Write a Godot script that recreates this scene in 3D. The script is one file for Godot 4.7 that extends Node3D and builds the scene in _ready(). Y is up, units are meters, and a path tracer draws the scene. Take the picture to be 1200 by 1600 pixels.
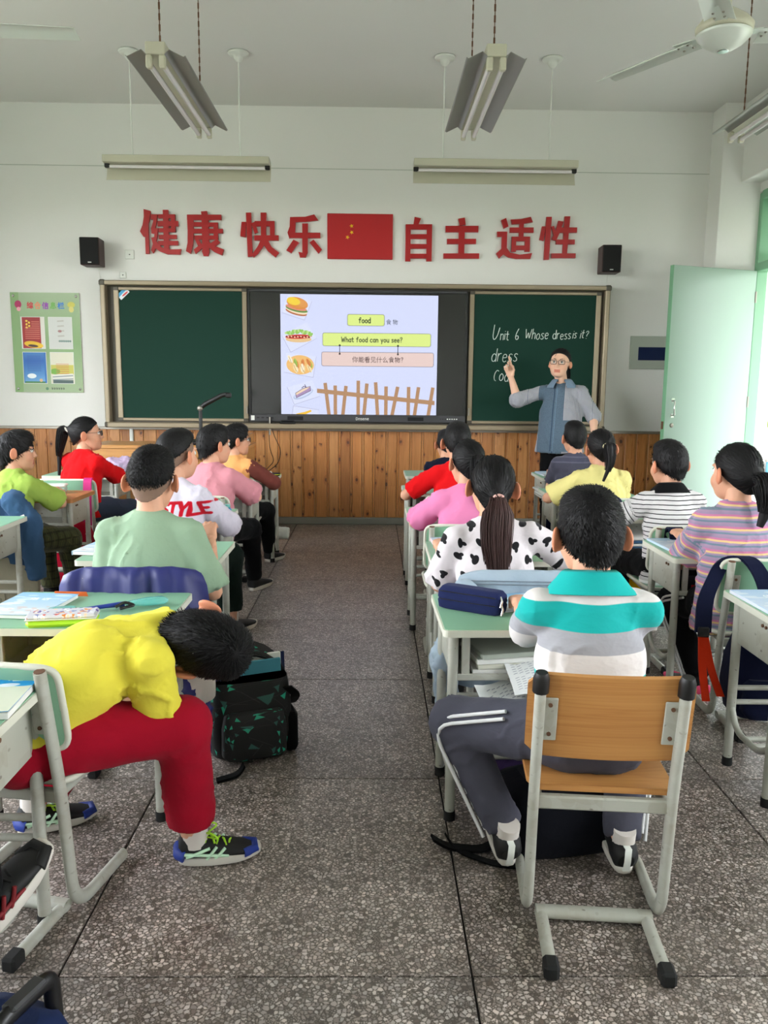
extends Node3D
# A primary school classroom seen from the back of the aisle. y is up, the board wall lies at z = WALL, pupils face -z.

const WALL := -8.07
const CEIL := 3.9
const LEFT := -4.3
const RIGHT := 3.52
const BACK := 1.6

var M := {}
var used := {}
var jobs: Array = []
var rng := RandomNumberGenerator.new()


func _ready() -> void:
	rng.seed = 20240601
	var cam := Camera3D.new()
	cam.name = "camera"
	cam.fov = 63.81
	cam.near = 0.05
	cam.transform = Transform3D(Basis(Vector3.UP, -0.016) * Basis(Vector3.RIGHT, -0.15668) * Basis(Vector3.BACK, 0.0098), Vector3(0, 1.4, 0))
	add_child(cam)
	var env := Environment.new()
	var sky := Sky.new()
	var sm := ProceduralSkyMaterial.new()
	sm.sky_top_color = Color(0.88, 0.90, 0.93)
	sm.sky_horizon_color = Color(0.95, 0.95, 0.955)
	sm.ground_horizon_color = Color(0.62, 0.64, 0.58)
	sm.ground_bottom_color = Color(0.42, 0.43, 0.40)
	sm.sky_energy_multiplier = 1.0
	sm.ground_energy_multiplier = 1.0
	sky.sky_material = sm
	env.background_mode = Environment.BG_SKY
	env.sky = sky
	env.tonemap_mode = Environment.TONE_MAPPER_LINEAR
	env.tonemap_exposure = 23.0
	env.sdfgi_enabled = true
	env.ssao_enabled = true
	env.ssil_enabled = true
	var we := WorldEnvironment.new()
	we.name = "world_environment"
	we.environment = env
	add_child(we)
	materials()
	build_room()
	build_board()
	build_wall_things()
	build_ceiling_things()
	build_furniture()
	build_people()
	build_small_things()
	run_jobs()


# ---------------------------------------------------------------- geometry collector
class G:
	var v := PackedVector3Array()
	var n := PackedVector3Array()
	var u := PackedVector2Array()
	var c := PackedColorArray()
	var i := PackedInt32Array()
	var tint := Color.WHITE

	func vert(p: Vector3, nn: Vector3, uv := Vector2.ZERO) -> int:
		v.append(p); n.append(nn); u.append(uv); c.append(tint)
		return v.size() - 1

	func tri(a: int, b: int, d: int) -> void:
		if (v[b] - v[a]).cross(v[d] - v[a]).dot(n[a] + n[b] + n[d]) > 0.0:
			i.append(a); i.append(d); i.append(b)
		else:
			i.append(a); i.append(b); i.append(d)

	func face(ps: Array, nn: Vector3, ax: Vector3, ay: Vector3, uvo := Vector2.ZERO) -> void:
		var k := v.size()
		for p in ps:
			vert(p, nn, uvo + Vector2(p.dot(ax), p.dot(ay)))
		for j in range(2, ps.size()):
			tri(k, k + j - 1, k + j)

	# a box with chamfered edges; grain is the axis that runs along V
	func box(ctr: Vector3, s: Vector3, b := 0.004, bs := Basis(), grain := 1, uvo := Vector2.ZERO) -> void:
		var h := s * 0.5
		b = minf(b, minf(h.x, minf(h.y, h.z)) * 0.98)
		var t := Transform3D(bs, ctr)
		for a in 3:
			var a1 := (a + 1) % 3
			var a2 := (a + 2) % 3
			for sg in [-1.0, 1.0]:
				var nn := Vector3.ZERO
				nn[a] = sg
				var ps := []
				for q in [[-1, -1], [1, -1], [1, 1], [-1, 1]]:
					var p := Vector3.ZERO
					p[a] = sg * h[a]; p[a1] = q[0] * (h[a1] - b); p[a2] = q[1] * (h[a2] - b)
					ps.append(p)
				var ax := Vector3.ZERO
				var ay := Vector3.ZERO
				var va := a1
				if a2 == grain:
					va = a2
				elif a1 != grain:
					va = a2
				var ua := a1 if va == a2 else a2
				ax[ua] = 1.0
				ay[va] = 1.0
				face_t(ps, nn, ax, ay, t, uvo)
		if b <= 0.0005:
			return
		for a in 3:
			var a1 := (a + 1) % 3
			var a2 := (a + 2) % 3
			for s1 in [-1.0, 1.0]:
				for s2 in [-1.0, 1.0]:
					var ps := []
					for e in [[-1, 0], [1, 0], [1, 1], [-1, 1]]:
						var p := Vector3.ZERO
						p[a] = e[0] * (h[a] - b)
						p[a1] = s1 * (h[a1] - (b if e[1] == 1 else 0.0))
						p[a2] = s2 * (h[a2] - (0.0 if e[1] == 1 else b))
						ps.append(p)
					var nn := Vector3.ZERO
					nn[a1] = s1; nn[a2] = s2
					var ax := Vector3.ZERO
					var ay := Vector3.ZERO
					ax[a1] = 1.0; ay[a] = 1.0
					face_t(ps, nn.normalized(), ax, ay, t, uvo)
		for sx in [-1.0, 1.0]:
			for sy in [-1.0, 1.0]:
				for sz in [-1.0, 1.0]:
					face_t([Vector3(sx * h.x, sy * (h.y - b), sz * (h.z - b)), Vector3(sx * (h.x - b), sy * h.y, sz * (h.z - b)), Vector3(sx * (h.x - b), sy * (h.y - b), sz * h.z)], Vector3(sx, sy, sz).normalized(), Vector3.RIGHT, Vector3.UP, t, uvo)

	func face_t(ps: Array, nn: Vector3, ax: Vector3, ay: Vector3, t: Transform3D, uvo: Vector2) -> void:
		var k := v.size()
		for p in ps:
			vert(t * (p as Vector3), t.basis * nn, uvo + Vector2(p.dot(ax), p.dot(ay)))
		for j in range(2, ps.size()):
			tri(k, k + j - 1, k + j)

	# a tube through points; r is a number or one number per point; sq stretches the section (x, y) in its own frame
	func tube(ps: Array, r, sides := 10, up := Vector3.UP, sq := Vector2.ONE, caps := true) -> void:
		var rings := []
		var m := ps.size()
		var x := Vector3.ZERO
		for j in m:
			var d: Vector3 = ((ps[mini(j + 1, m - 1)] as Vector3) - (ps[maxi(j - 1, 0)] as Vector3)).normalized()
			if j == 0:
				x = up.cross(d)
				if x.length() < 0.05:
					x = Vector3.RIGHT.cross(d)
				if x.length() < 0.05:
					x = Vector3.FORWARD.cross(d)
			x = (x - d * x.dot(d)).normalized()
			var y := d.cross(x)
			var rr: float = r[j] if r is Array else r
			var ring := PackedVector3Array()
			for s in sides:
				var an := TAU * s / sides
				ring.append((ps[j] as Vector3) + x * (cos(an) * rr * sq.x) + y * (sin(an) * rr * sq.y))
			rings.append(ring)
		loft(rings, caps)

	# closed rings joined by smooth quads
	func loft(rings: Array, caps := true, uvs := Vector2.ONE) -> void:
		var m := rings.size()
		var sides: int = rings[0].size()
		var k := v.size()
		var mids := []
		for j in m:
			var md := Vector3.ZERO
			for p in rings[j]:
				md += p
			mids.append(md / sides)
		for j in m:
			var along: Vector3 = mids[mini(j + 1, m - 1)] - mids[maxi(j - 1, 0)]
			for s in sides + 1:
				var p: Vector3 = rings[j][s % sides]
				var across: Vector3 = rings[j][(s + 1) % sides] - rings[j][(s + sides - 1) % sides]
				var lengthways: Vector3 = rings[mini(j + 1, m - 1)][s % sides] - rings[maxi(j - 1, 0)][s % sides]
				var nn := across.cross(lengthways)
				if nn.length_squared() < 1e-16:
					nn = p - mids[j]
				nn = nn.normalized()
				if nn.dot(p - mids[j]) < 0.0:
					nn = -nn
				vert(p, nn, Vector2(float(s) / sides * uvs.x, float(j) / maxi(m - 1, 1) * uvs.y))
		for j in m - 1:
			for s in sides:
				var a := k + j * (sides + 1) + s
				var b := a + sides + 1
				tri(a, a + 1, b + 1)
				tri(a, b + 1, b)
		if caps:
			for e in [0, m - 1]:
				var nn: Vector3 = (mids[e] - mids[1 if e == 0 else m - 2]).normalized()
				var q := v.size()
				for p in rings[e]:
					vert(p, nn, Vector2(p.x, p.z))
				for s in range(2, sides):
					tri(q, q + s - 1, q + s)

	func lathe(prof: Array, seg := 20, t := Transform3D()) -> void:
		var rings := []
		for p in prof:
			var ring := PackedVector3Array()
			for s in seg:
				var a := TAU * s / seg
				ring.append(t * Vector3(cos(a) * maxf(p[0], 0.0002), p[1], sin(a) * maxf(p[0], 0.0002)))
			rings.append(ring)
		loft(rings, true)

	# a flat polygon (x, y) pushed out from z0 to z1
	func prism(poly: PackedVector2Array, z0: float, z1: float, t := Transform3D()) -> void:
		var idx := Geometry2D.triangulate_polygon(poly)
		for z in [z0, z1]:
			var nn := t.basis * Vector3(0, 0, 1 if z == maxf(z0, z1) else -1)
			var k := v.size()
			for p in poly:
				vert(t * Vector3(p.x, p.y, z), nn, p)
			for j in range(0, idx.size(), 3):
				tri(k + idx[j], k + idx[j + 1], k + idx[j + 2])
		var m := poly.size()
		var turn := 1.0 if not Geometry2D.is_polygon_clockwise(poly) else -1.0
		for j in m:
			var a := poly[j]
			var b := poly[(j + 1) % m]
			var e := (b - a).normalized() * turn
			var nn := t.basis * Vector3(e.y, -e.x, 0)
			var k := v.size()
			for q in [Vector3(a.x, a.y, z0), Vector3(b.x, b.y, z0), Vector3(b.x, b.y, z1), Vector3(a.x, a.y, z1)]:
				vert(t * (q as Vector3), nn, Vector2(q.x, q.y))
			tri(k, k + 1, k + 2)
			tri(k, k + 2, k + 3)

	# a bent sheet given as rows of points, thickened along its normals
	func sheet(rows: Array, th := 0.0015, uv_rep := Vector2.ONE) -> void:
		var m := rows.size()
		var w: int = rows[0].size()
		var nr := []
		for j in m:
			var line := []
			for s in w:
				var du: Vector3 = rows[j][mini(s + 1, w - 1)] - rows[j][maxi(s - 1, 0)]
				var dv: Vector3 = rows[mini(j + 1, m - 1)][s] - rows[maxi(j - 1, 0)][s]
				line.append(du.cross(dv).normalized())
			nr.append(line)
		for side in [1.0, -1.0]:
			var k := v.size()
			for j in m:
				for s in w:
					vert(rows[j][s] + nr[j][s] * (th * 0.5 * side), nr[j][s] * side, Vector2(float(s) / (w - 1), float(j) / (m - 1)) * uv_rep)
			for j in m - 1:
				for s in w - 1:
					var a := k + j * w + s
					tri(a, a + 1, a + w + 1)
					tri(a, a + w + 1, a + w)
		var loop := []
		for s in w:
			loop.append([0, s])
		for j in range(1, m):
			loop.append([j, w - 1])
		for s in range(w - 2, -1, -1):
			loop.append([m - 1, s])
		for j in range(m - 2, 0, -1):
			loop.append([j, 0])
		var mid: Vector3 = rows[m / 2][w / 2]
		for q in loop.size():
			var a = loop[q]
			var b = loop[(q + 1) % loop.size()]
			var pa: Vector3 = rows[a[0]][a[1]]
			var pb: Vector3 = rows[b[0]][b[1]]
			var na: Vector3 = nr[a[0]][a[1]] * th * 0.5
			var nb: Vector3 = nr[b[0]][b[1]] * th * 0.5
			var nn := (pb - pa).cross(na).normalized()
			if nn.dot((pa + pb) * 0.5 - mid) < 0.0:
				nn = -nn
			face([pa + na, pb + nb, pb - nb, pa - na], nn, Vector3.RIGHT, Vector3.UP)

	func join(o: G, t := Transform3D()) -> void:
		var k := v.size()
		var nb := t.basis.inverse().transposed()
		for j in o.v.size():
			v.append(t * o.v[j]); n.append((nb * o.n[j]).normalized()); u.append(o.u[j]); c.append(o.c[j])
		var flip := t.basis.determinant() < 0.0
		for j in range(0, o.i.size(), 3):
			i.append(k + o.i[j])
			i.append(k + o.i[j + (2 if flip else 1)])
			i.append(k + o.i[j + (1 if flip else 2)])

	func done(colours := false) -> ArrayMesh:
		var m := ArrayMesh.new()
		if v.is_empty():
			return m
		var a := []
		a.resize(Mesh.ARRAY_MAX)
		a[Mesh.ARRAY_VERTEX] = v
		a[Mesh.ARRAY_NORMAL] = n
		a[Mesh.ARRAY_TEX_UV] = u
		if colours:
			a[Mesh.ARRAY_COLOR] = c
		a[Mesh.ARRAY_INDEX] = i
		m.add_surface_from_arrays(Mesh.PRIMITIVE_TRIANGLES, a)
		return m


# ---------------------------------------------------------------- scene helpers
func numbered(called: String) -> String:
	var k: int = used.get(called, 0)
	used[called] = k + 1
	return called if k == 0 else "%s_%03d" % [called, k]


func obj(called: String, g, m: Material, parent: Node = null, colours := false) -> MeshInstance3D:
	var o := MeshInstance3D.new()
	o.mesh = g.done(colours) if g is G else g
	o.material_override = m
	if parent == null or parent == self:
		o.name = numbered(called)
		add_child(o, true)
	else:
		o.name = called
		parent.add_child(o, true)
	return o


func thing(called: String, label: String, category: String, at := Vector3.ZERO, turn := 0.0, group := "") -> Node3D:
	var o := Node3D.new()
	o.name = numbered(called)
	add_child(o, true)
	o.position = at
	o.rotation.y = turn
	tag(o, label, category, group)
	return o


func tag(o: Node3D, label: String, category: String, group := "") -> Node3D:
	o.set_meta("label", label)
	o.set_meta("category", category)
	if group != "":
		o.set_meta("group", group)
	return o


func struct(called: String, g, m: Material, parent: Node = null) -> MeshInstance3D:
	var o := obj(called, g, m, parent)
	if parent == null:
		o.set_meta("kind", "structure")
	return o


func copy_of(src: Node3D, called: String, label: String, at: Vector3, turn: float) -> Node3D:
	var c: Node3D = src.duplicate()
	c.name = numbered(called)
	add_child(c, true)
	c.position = at
	c.rotation.y = turn
	c.set_meta("label", label)
	return c


func one_box(ctr: Vector3, s: Vector3, b := 0.004, grain := 1, bs := Basis()) -> G:
	var g := G.new()
	g.box(ctr, s, b, bs, grain, Vector2(rng.randf(), rng.randf()))
	return g


func one_tube(ps: Array, r, sides := 10, sq := Vector2.ONE) -> G:
	var g := G.new()
	g.tube(ps, r, sides, Vector3.UP, sq)
	return g


# points of a path with its corners rounded
func rounded(ps: Array, r: float, steps := 5) -> Array:
	var out := [ps[0]]
	for j in range(1, ps.size() - 1):
		var a: Vector3 = ps[j - 1]
		var b: Vector3 = ps[j]
		var d: Vector3 = ps[j + 1]
		var ra := minf(r, minf(a.distance_to(b), b.distance_to(d)) * 0.49)
		var p := b + (a - b).normalized() * ra
		var q := b + (d - b).normalized() * ra
		for s in steps + 1:
			var t := float(s) / steps
			out.append(p.lerp(b, t).lerp(b.lerp(q, t), t))
	out.append(ps[-1])
	return out


func round_rect(w: float, h: float, r: float, seg := 5) -> PackedVector2Array:
	var out := PackedVector2Array()
	for q in [[1, 1, 0.0], [-1, 1, PI / 2], [-1, -1, PI], [1, -1, PI * 1.5]]:
		for s in seg + 1:
			var a: float = q[2] + PI / 2 * s / seg
			out.append(Vector2(q[0] * (w / 2 - r) + cos(a) * r, q[1] * (h / 2 - r) + sin(a) * r))
	return out


func noise(freq: float, sd := 1, oct := 3) -> FastNoiseLite:
	var f := FastNoiseLite.new()
	f.noise_type = FastNoiseLite.TYPE_SIMPLEX_SMOOTH
	f.frequency = freq
	f.seed = sd
	f.fractal_octaves = oct
	return f


# ---------------------------------------------------------------- bodies: smooth unions of tapered capsules, meshed by surface nets
# primitives: ["c", a, b, ra, rb, k, flat axis, depth ratio, cut at b] ["e", centre, radii, basis, k] ["s", centre, radii, basis, k] (subtract) ["p", point, normal] (cut away)
func cap(a: Vector3, b: Vector3, ra: float, rb: float, k := 0.03, ax := Vector3.ZERO, ratio := 1.0, cut := false) -> Array:
	return ["c", a, b, ra, rb, k, ax, ratio, cut]


func ell(ctr: Vector3, r: Vector3, k := 0.02, bs := Basis()) -> Array:
	return ["e", ctr, r, bs, k]


func sdf(prims: Array, cell: float, o := {}) -> G:
	var lo := Vector3.ONE * 99.0
	var hi := -lo
	var boxes := []
	for p in prims:
		var a := Vector3.ZERO
		var b := Vector3.ZERO
		if p[0] == "c":
			var r := Vector3.ONE * maxf(p[3], p[4])
			a = (p[1] as Vector3).min(p[2]) - r
			b = (p[1] as Vector3).max(p[2]) + r
		elif p[0] != "p":
			var r := Vector3.ONE * maxf(p[2].x, maxf(p[2].y, p[2].z))
			a = p[1] - r
			b = p[1] + r
		boxes.append([a, b])
		if p[0] == "c" or p[0] == "e":
			lo = lo.min(a)
			hi = hi.max(b)
	lo -= Vector3.ONE * cell * 2.5
	hi += Vector3.ONE * cell * 2.5
	var nx := int((hi.x - lo.x) / cell) + 2
	var ny := int((hi.y - lo.y) / cell) + 2
	var nz := int((hi.z - lo.z) / cell) + 2
	var f := PackedFloat32Array()
	f.resize(nx * ny * nz)
	f.fill(1.0)
	var sy := nx
	var sz := nx * ny
	for pi in prims.size():
		var p: Array = prims[pi]
		var x0 := 0
		var y0 := 0
		var z0 := 0
		var x1 := nx - 1
		var y1 := ny - 1
		var z1 := nz - 1
		if p[0] != "p":
			var mg: float = (p[5] if p[0] == "c" else p[4]) + cell * 2.0
			var a: Vector3 = (boxes[pi][0] - lo - Vector3.ONE * mg) / cell
			var b: Vector3 = (boxes[pi][1] - lo + Vector3.ONE * mg) / cell
			x0 = clampi(int(a.x), 0, nx - 1); x1 = clampi(int(b.x) + 1, 0, nx - 1)
			y0 = clampi(int(a.y), 0, ny - 1); y1 = clampi(int(b.y) + 1, 0, ny - 1)
			z0 = clampi(int(a.z), 0, nz - 1); z1 = clampi(int(b.z) + 1, 0, nz - 1)
		if p[0] == "c":
			var pa: Vector3 = p[1]
			var ab: Vector3 = (p[2] as Vector3) - pa
			var inv := 1.0 / maxf(ab.length_squared(), 1e-9)
			var ra: float = p[3]
			var dr: float = p[4] - ra
			var k: float = p[5]
			var k4 := 0.25 / k
			var ax: Vector3 = p[6]
			var ft := 1.0 / float(p[7]) - 1.0
			var flat := ax != Vector3.ZERO
			var cut: bool = p[8]
			var ln := ab.length()
			var dn := ab / maxf(ln, 1e-6)
			for z in range(z0, z1 + 1):
				for y in range(y0, y1 + 1):
					var id := x0 + y * sy + z * sz
					var w := Vector3(lo.x + x0 * cell, lo.y + y * cell, lo.z + z * cell) - pa
					for x in range(x0, x1 + 1):
						var t := clampf(w.dot(ab) * inv, 0.0, 1.0)
						var q := w - ab * t
						if flat:
							q += ax * (q.dot(ax) * ft)
						var d := q.length() - ra - dr * t
						if cut:
							d = maxf(d, w.dot(dn) - ln)
						var e := f[id]
						var h := k - absf(e - d)
						if h > 0.0:
							f[id] = minf(e, d) - h * h * k4
						elif d < e:
							f[id] = d
						id += 1
						w.x += cell
		elif p[0] == "e" or p[0] == "s":
			var ctr: Vector3 = p[1]
			var r: Vector3 = p[2]
			var bi: Basis = (p[3] as Basis).inverse()
			var k: float = p[4]
			var k4 := 0.25 / k
			var sub: bool = p[0] == "s"
			var r2 := r * r
			for z in range(z0, z1 + 1):
				for y in range(y0, y1 + 1):
					var id := x0 + y * sy + z * sz
					for x in range(x0, x1 + 1):
						var w := bi * (Vector3(lo.x + x * cell, lo.y + y * cell, lo.z + z * cell) - ctr)
						var k0 := (w / r).length()
						var k1 := (w / r2).length()
						var d := k0 * (k0 - 1.0) / maxf(k1, 1e-6)
						var e := f[id]
						if sub:
							d = -d
							var h := k - absf(e - d)
							if h > 0.0:
								f[id] = maxf(e, d) + h * h * k4
							elif d > e:
								f[id] = d
						else:
							var h := k - absf(e - d)
							if h > 0.0:
								f[id] = minf(e, d) - h * h * k4
							elif d < e:
								f[id] = d
						id += 1
		else:
			var pp: Vector3 = p[1]
			var pn: Vector3 = p[2]
			for z in nz:
				for y in ny:
					var id := y * sy + z * sz
					var d := (Vector3(lo.x, lo.y + y * cell, lo.z + z * cell) - pp).dot(pn)
					for x in nx:
						if d > f[id]:
							f[id] = d
						id += 1
						d += pn.x * cell
	# surface nets
	var g := G.new()
	var at := PackedInt32Array()
	at.resize(nx * ny * nz)
	at.fill(-1)
	var corner := [0, 1, sy, sy + 1, sz, sz + 1, sz + sy, sz + sy + 1]
	var edges := [[0, 1], [2, 3], [4, 5], [6, 7], [0, 2], [1, 3], [4, 6], [5, 7], [0, 4], [1, 5], [2, 6], [3, 7]]
	var steps := [1, sy, sz]
	var grad := PackedVector3Array()
	for z in range(1, nz - 1):
		for y in range(1, ny - 1):
			var base := y * sy + z * sz
			for x in range(1, nx - 1):
				var id := base + x
				var e := f[id]
				for a in 3:
					var st: int = steps[a]
					var e2 := f[id + st]
					if (e < 0.0) == (e2 < 0.0):
						continue
					var s1: int = steps[(a + 1) % 3]
					var s2: int = steps[(a + 2) % 3]
					var quad := [id, id - s1, id - s1 - s2, id - s2]
					for q in quad:
						if at[q] >= 0:
							continue
						var sum := Vector3.ZERO
						var cnt := 0
						for ed in edges:
							var va := f[q + corner[ed[0]]]
							var vb := f[q + corner[ed[1]]]
							if (va < 0.0) == (vb < 0.0):
								continue
							var t := va / (va - vb)
							var c0: int = ed[0]
							var c1: int = ed[1]
							sum += Vector3(c0 & 1, (c0 >> 1) & 1, c0 >> 2).lerp(Vector3(c1 & 1, (c1 >> 1) & 1, c1 >> 2), t)
							cnt += 1
						var qx: int = q % sy
						var qy: int = (q / sy) % ny
						var qz: int = q / sz
						at[q] = g.vert(lo + (Vector3(qx, qy, qz) + sum / maxi(cnt, 1)) * cell, Vector3.ZERO)
						grad.append(Vector3(f[q + 1] - f[q] + f[q + sz + sy + 1] - f[q + sz + sy], f[q + sy] - f[q] + f[q + sz + sy + 1] - f[q + sz + 1], f[q + sz] - f[q] + f[q + sz + sy + 1] - f[q + sy + 1]))
					var i0 := at[quad[0]]
					var i1 := at[quad[1]]
					var i2 := at[quad[2]]
					var i3 := at[quad[3]]
					if e < 0.0:
						g.i.append_array(PackedInt32Array([i0, i2, i1, i0, i3, i2]))
					else:
						g.i.append_array(PackedInt32Array([i0, i1, i2, i0, i2, i3]))
	if o.has("fold"):
		var fn := noise(1.0, o.get("seed", 3), 1)
		var fb := noise(0.45, o.get("seed", 3) + 50, 1)
		var amp: float = o.fold
		var fq: Vector3 = o.get("fold_freq", Vector3(14, 7, 14))
		for j in g.v.size():
			var p := g.v[j]
			var d := fn.get_noise_3dv(p * fq)
			var rd := 1.0 - minf(1.0, absf(d) * 3.0)
			d = rd * rd * 0.75 * clampf(0.5 + fb.get_noise_3dv(p * fq) * 1.6, 0.0, 1.2) + d * 0.45
			g.v[j] = p + grad[j].normalized() * (d * amp)
	# normals from the faces
	for j in range(0, g.i.size(), 3):
		var a := g.i[j]
		var b := g.i[j + 1]
		var d := g.i[j + 2]
		var nn := (g.v[d] - g.v[a]).cross(g.v[b] - g.v[a])
		g.n[a] += nn
		g.n[b] += nn
		g.n[d] += nn
	for j in g.n.size():
		g.n[j] = g.n[j].normalized()
	if g.v.size() and o.has("uv"):
		# [top, height, width, left sleeve a, b, right sleeve a, b]: v runs down the chest, and down each sleeve
		var q: Array = o.uv
		for j in g.v.size():
			var p := g.v[j]
			var uv := Vector2(p.x / q[2] + 0.5, (q[0] - p.y) / q[1])
			for s in range(3, q.size(), 3):
				var a: Vector3 = q[s]
				var b: Vector3 = q[s + 1]
				var ab := b - a
				var t := (p - a).dot(ab) / ab.length_squared()
				var off := (p - a - ab * clampf(t, 0.0, 1.0)).length()
				if t > 0.3 and off < q[s + 2]:
					uv = Vector2(uv.x, (q[0] - a.y + t * ab.length()) / q[1])
			g.u[j] = uv
	if o.has("blades"):
		blades(g, o)
	return g


# short hair: thin wedges that leave the cap along its growth
func blades(g: G, o: Dictionary) -> void:
	var r := RandomNumberGenerator.new()
	r.seed = o.get("seed", 5)
	var crown: Vector3 = o.crown
	var count: int = o.blades
	var ln: float = o.blade_len
	var lift: float = o.get("lift", 0.45)
	var wide: float = o.get("wide", 0.0022)
	var fz := 0.25 if o.has("gather") else 0.6
	var m := g.v.size()
	for k in count:
		var j := r.randi() % m
		var p := g.v[j]
		var nn := g.n[j]
		var away := (crown - p) if o.has("gather") else (p - crown)
		away -= nn * away.dot(nn)
		var swirl := nn.cross(away.normalized()) * (0.0 if o.has("gather") else 0.35)
		var ja := 0.06 if o.has("gather") else 0.25
		var d := (away.normalized() + swirl + nn * lift + Vector3(r.randf_range(-ja, ja), r.randf_range(-ja, ja), r.randf_range(-ja, ja))).normalized()
		var side := d.cross(nn).normalized() * wide
		var l := ln * r.randf_range(0.6, 1.15)
		var a := p - nn * 0.003 + side * r.randf_range(-2.0, 2.0)
		var mid := a + d * l * 0.55
		var tip := a + d * l - nn * l * 0.22
		var q := g.v.size()
		var sn := (nn + d * 0.25 + Vector3(r.randf_range(-fz, fz), r.randf_range(-fz, fz), r.randf_range(-fz, fz))).normalized()
		g.vert(a - side, sn); g.vert(a + side, sn); g.vert(mid + side * 0.75, sn); g.vert(mid - side * 0.75, sn); g.vert(tip, sn)
		g.tri(q, q + 1, q + 2); g.tri(q, q + 2, q + 3); g.tri(q + 3, q + 2, q + 4)


# asks for a body mesh; all of them are computed together at the end
func want(called: String, m: Material, parent: Node, prims: Array, cell: float, o := {}) -> MeshInstance3D:
	var x := MeshInstance3D.new()
	x.name = called if parent != self else numbered(called)
	x.material_override = m
	parent.add_child(x, true)
	jobs.append({"node": x, "prims": prims, "cell": cell, "o": o})
	return x


func run_one(k: int) -> void:
	var j: Dictionary = jobs[k]
	var g := sdf(j.prims, j.cell, j.o)
	for e in j.o.get("extra", []):
		g.join(e[0], e[1])
	j.g = g


func run_jobs() -> void:
	var id := WorkerThreadPool.add_group_task(run_one, jobs.size())
	WorkerThreadPool.wait_for_group_task_completion(id)
	for j in jobs:
		j.node.mesh = j.g.done(true)
	jobs.clear()


# ---------------------------------------------------------------- materials
func mat(key: String, col: Color, rough := 0.7, metal := 0.0, spec := 0.5) -> StandardMaterial3D:
	var m := StandardMaterial3D.new()
	m.resource_name = key
	m.albedo_color = col
	m.roughness = rough
	m.metallic = metal
	m.metallic_specular = spec
	M[key] = m
	return m


func cloth(key: String, col: Color, tex: Texture2D = null) -> StandardMaterial3D:
	var m := mat(key, col, 0.92, 0.0, 0.25)
	if tex:
		m.albedo_texture = tex
	m.rim_enabled = true
	m.rim = 0.25
	m.normal_enabled = true
	m.normal_texture = M.wrinkle
	m.normal_scale = 0.35
	m.uv1_triplanar = tex == null
	m.uv1_scale = Vector3.ONE * 2.2 if tex == null else Vector3.ONE
	if tex:
		m.normal_texture = M.wrinkle
		m.normal_scale = 0.35
	return m


func tex_of(im: Image) -> ImageTexture:
	return ImageTexture.create_from_image(im)


func canvas(w: int, h: int, col: Color) -> Image:
	var im := Image.create(w, h, false, Image.FORMAT_RGB8)
	im.fill(col)
	return im


# a round-ended pen line, softened at its edge
func ink(im: Image, ps: Array, wd: float, col: Color) -> void:
	for j in ps.size() - 1:
		var a: Vector2 = ps[j]
		var b: Vector2 = ps[j + 1]
		var ab := b - a
		var inv := 1.0 / maxf(ab.length_squared(), 1e-6)
		var r := wd * 0.5
		for y in range(maxi(0, int(minf(a.y, b.y) - r - 1)), mini(im.get_height(), int(maxf(a.y, b.y) + r + 2))):
			for x in range(maxi(0, int(minf(a.x, b.x) - r - 1)), mini(im.get_width(), int(maxf(a.x, b.x) + r + 2))):
				var p := Vector2(x + 0.5, y + 0.5)
				var t := clampf((p - a).dot(ab) * inv, 0.0, 1.0)
				var cov := clampf(r + 0.5 - p.distance_to(a + ab * t), 0.0, 1.0)
				if cov > 0.0:
					im.set_pixel(x, y, im.get_pixel(x, y).lerp(col, cov * col.a))


func blot(im: Image, ctr: Vector2, r: Vector2, ang: float, col: Color) -> void:
	var big := maxf(r.x, r.y) + 1.0
	for y in range(maxi(0, int(ctr.y - big)), mini(im.get_height(), int(ctr.y + big) + 1)):
		for x in range(maxi(0, int(ctr.x - big)), mini(im.get_width(), int(ctr.x + big) + 1)):
			var p := (Vector2(x + 0.5, y + 0.5) - ctr).rotated(-ang)
			var d := (p / r).length()
			var cov := clampf((1.0 - d) * minf(r.x, r.y) + 0.5, 0.0, 1.0)
			if cov > 0.0:
				im.set_pixel(x, y, im.get_pixel(x, y).lerp(col, cov * col.a))


func fill_poly(im: Image, poly: PackedVector2Array, col: Color) -> void:
	var lo := poly[0]
	var hi := poly[0]
	for p in poly:
		lo = lo.min(p)
		hi = hi.max(p)
	for y in range(maxi(0, int(lo.y)), mini(im.get_height(), int(hi.y) + 1)):
		for x in range(maxi(0, int(lo.x)), mini(im.get_width(), int(hi.x) + 1)):
			if Geometry2D.is_point_in_polygon(Vector2(x + 0.5, y + 0.5), poly):
				im.set_pixel(x, y, col)


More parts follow.
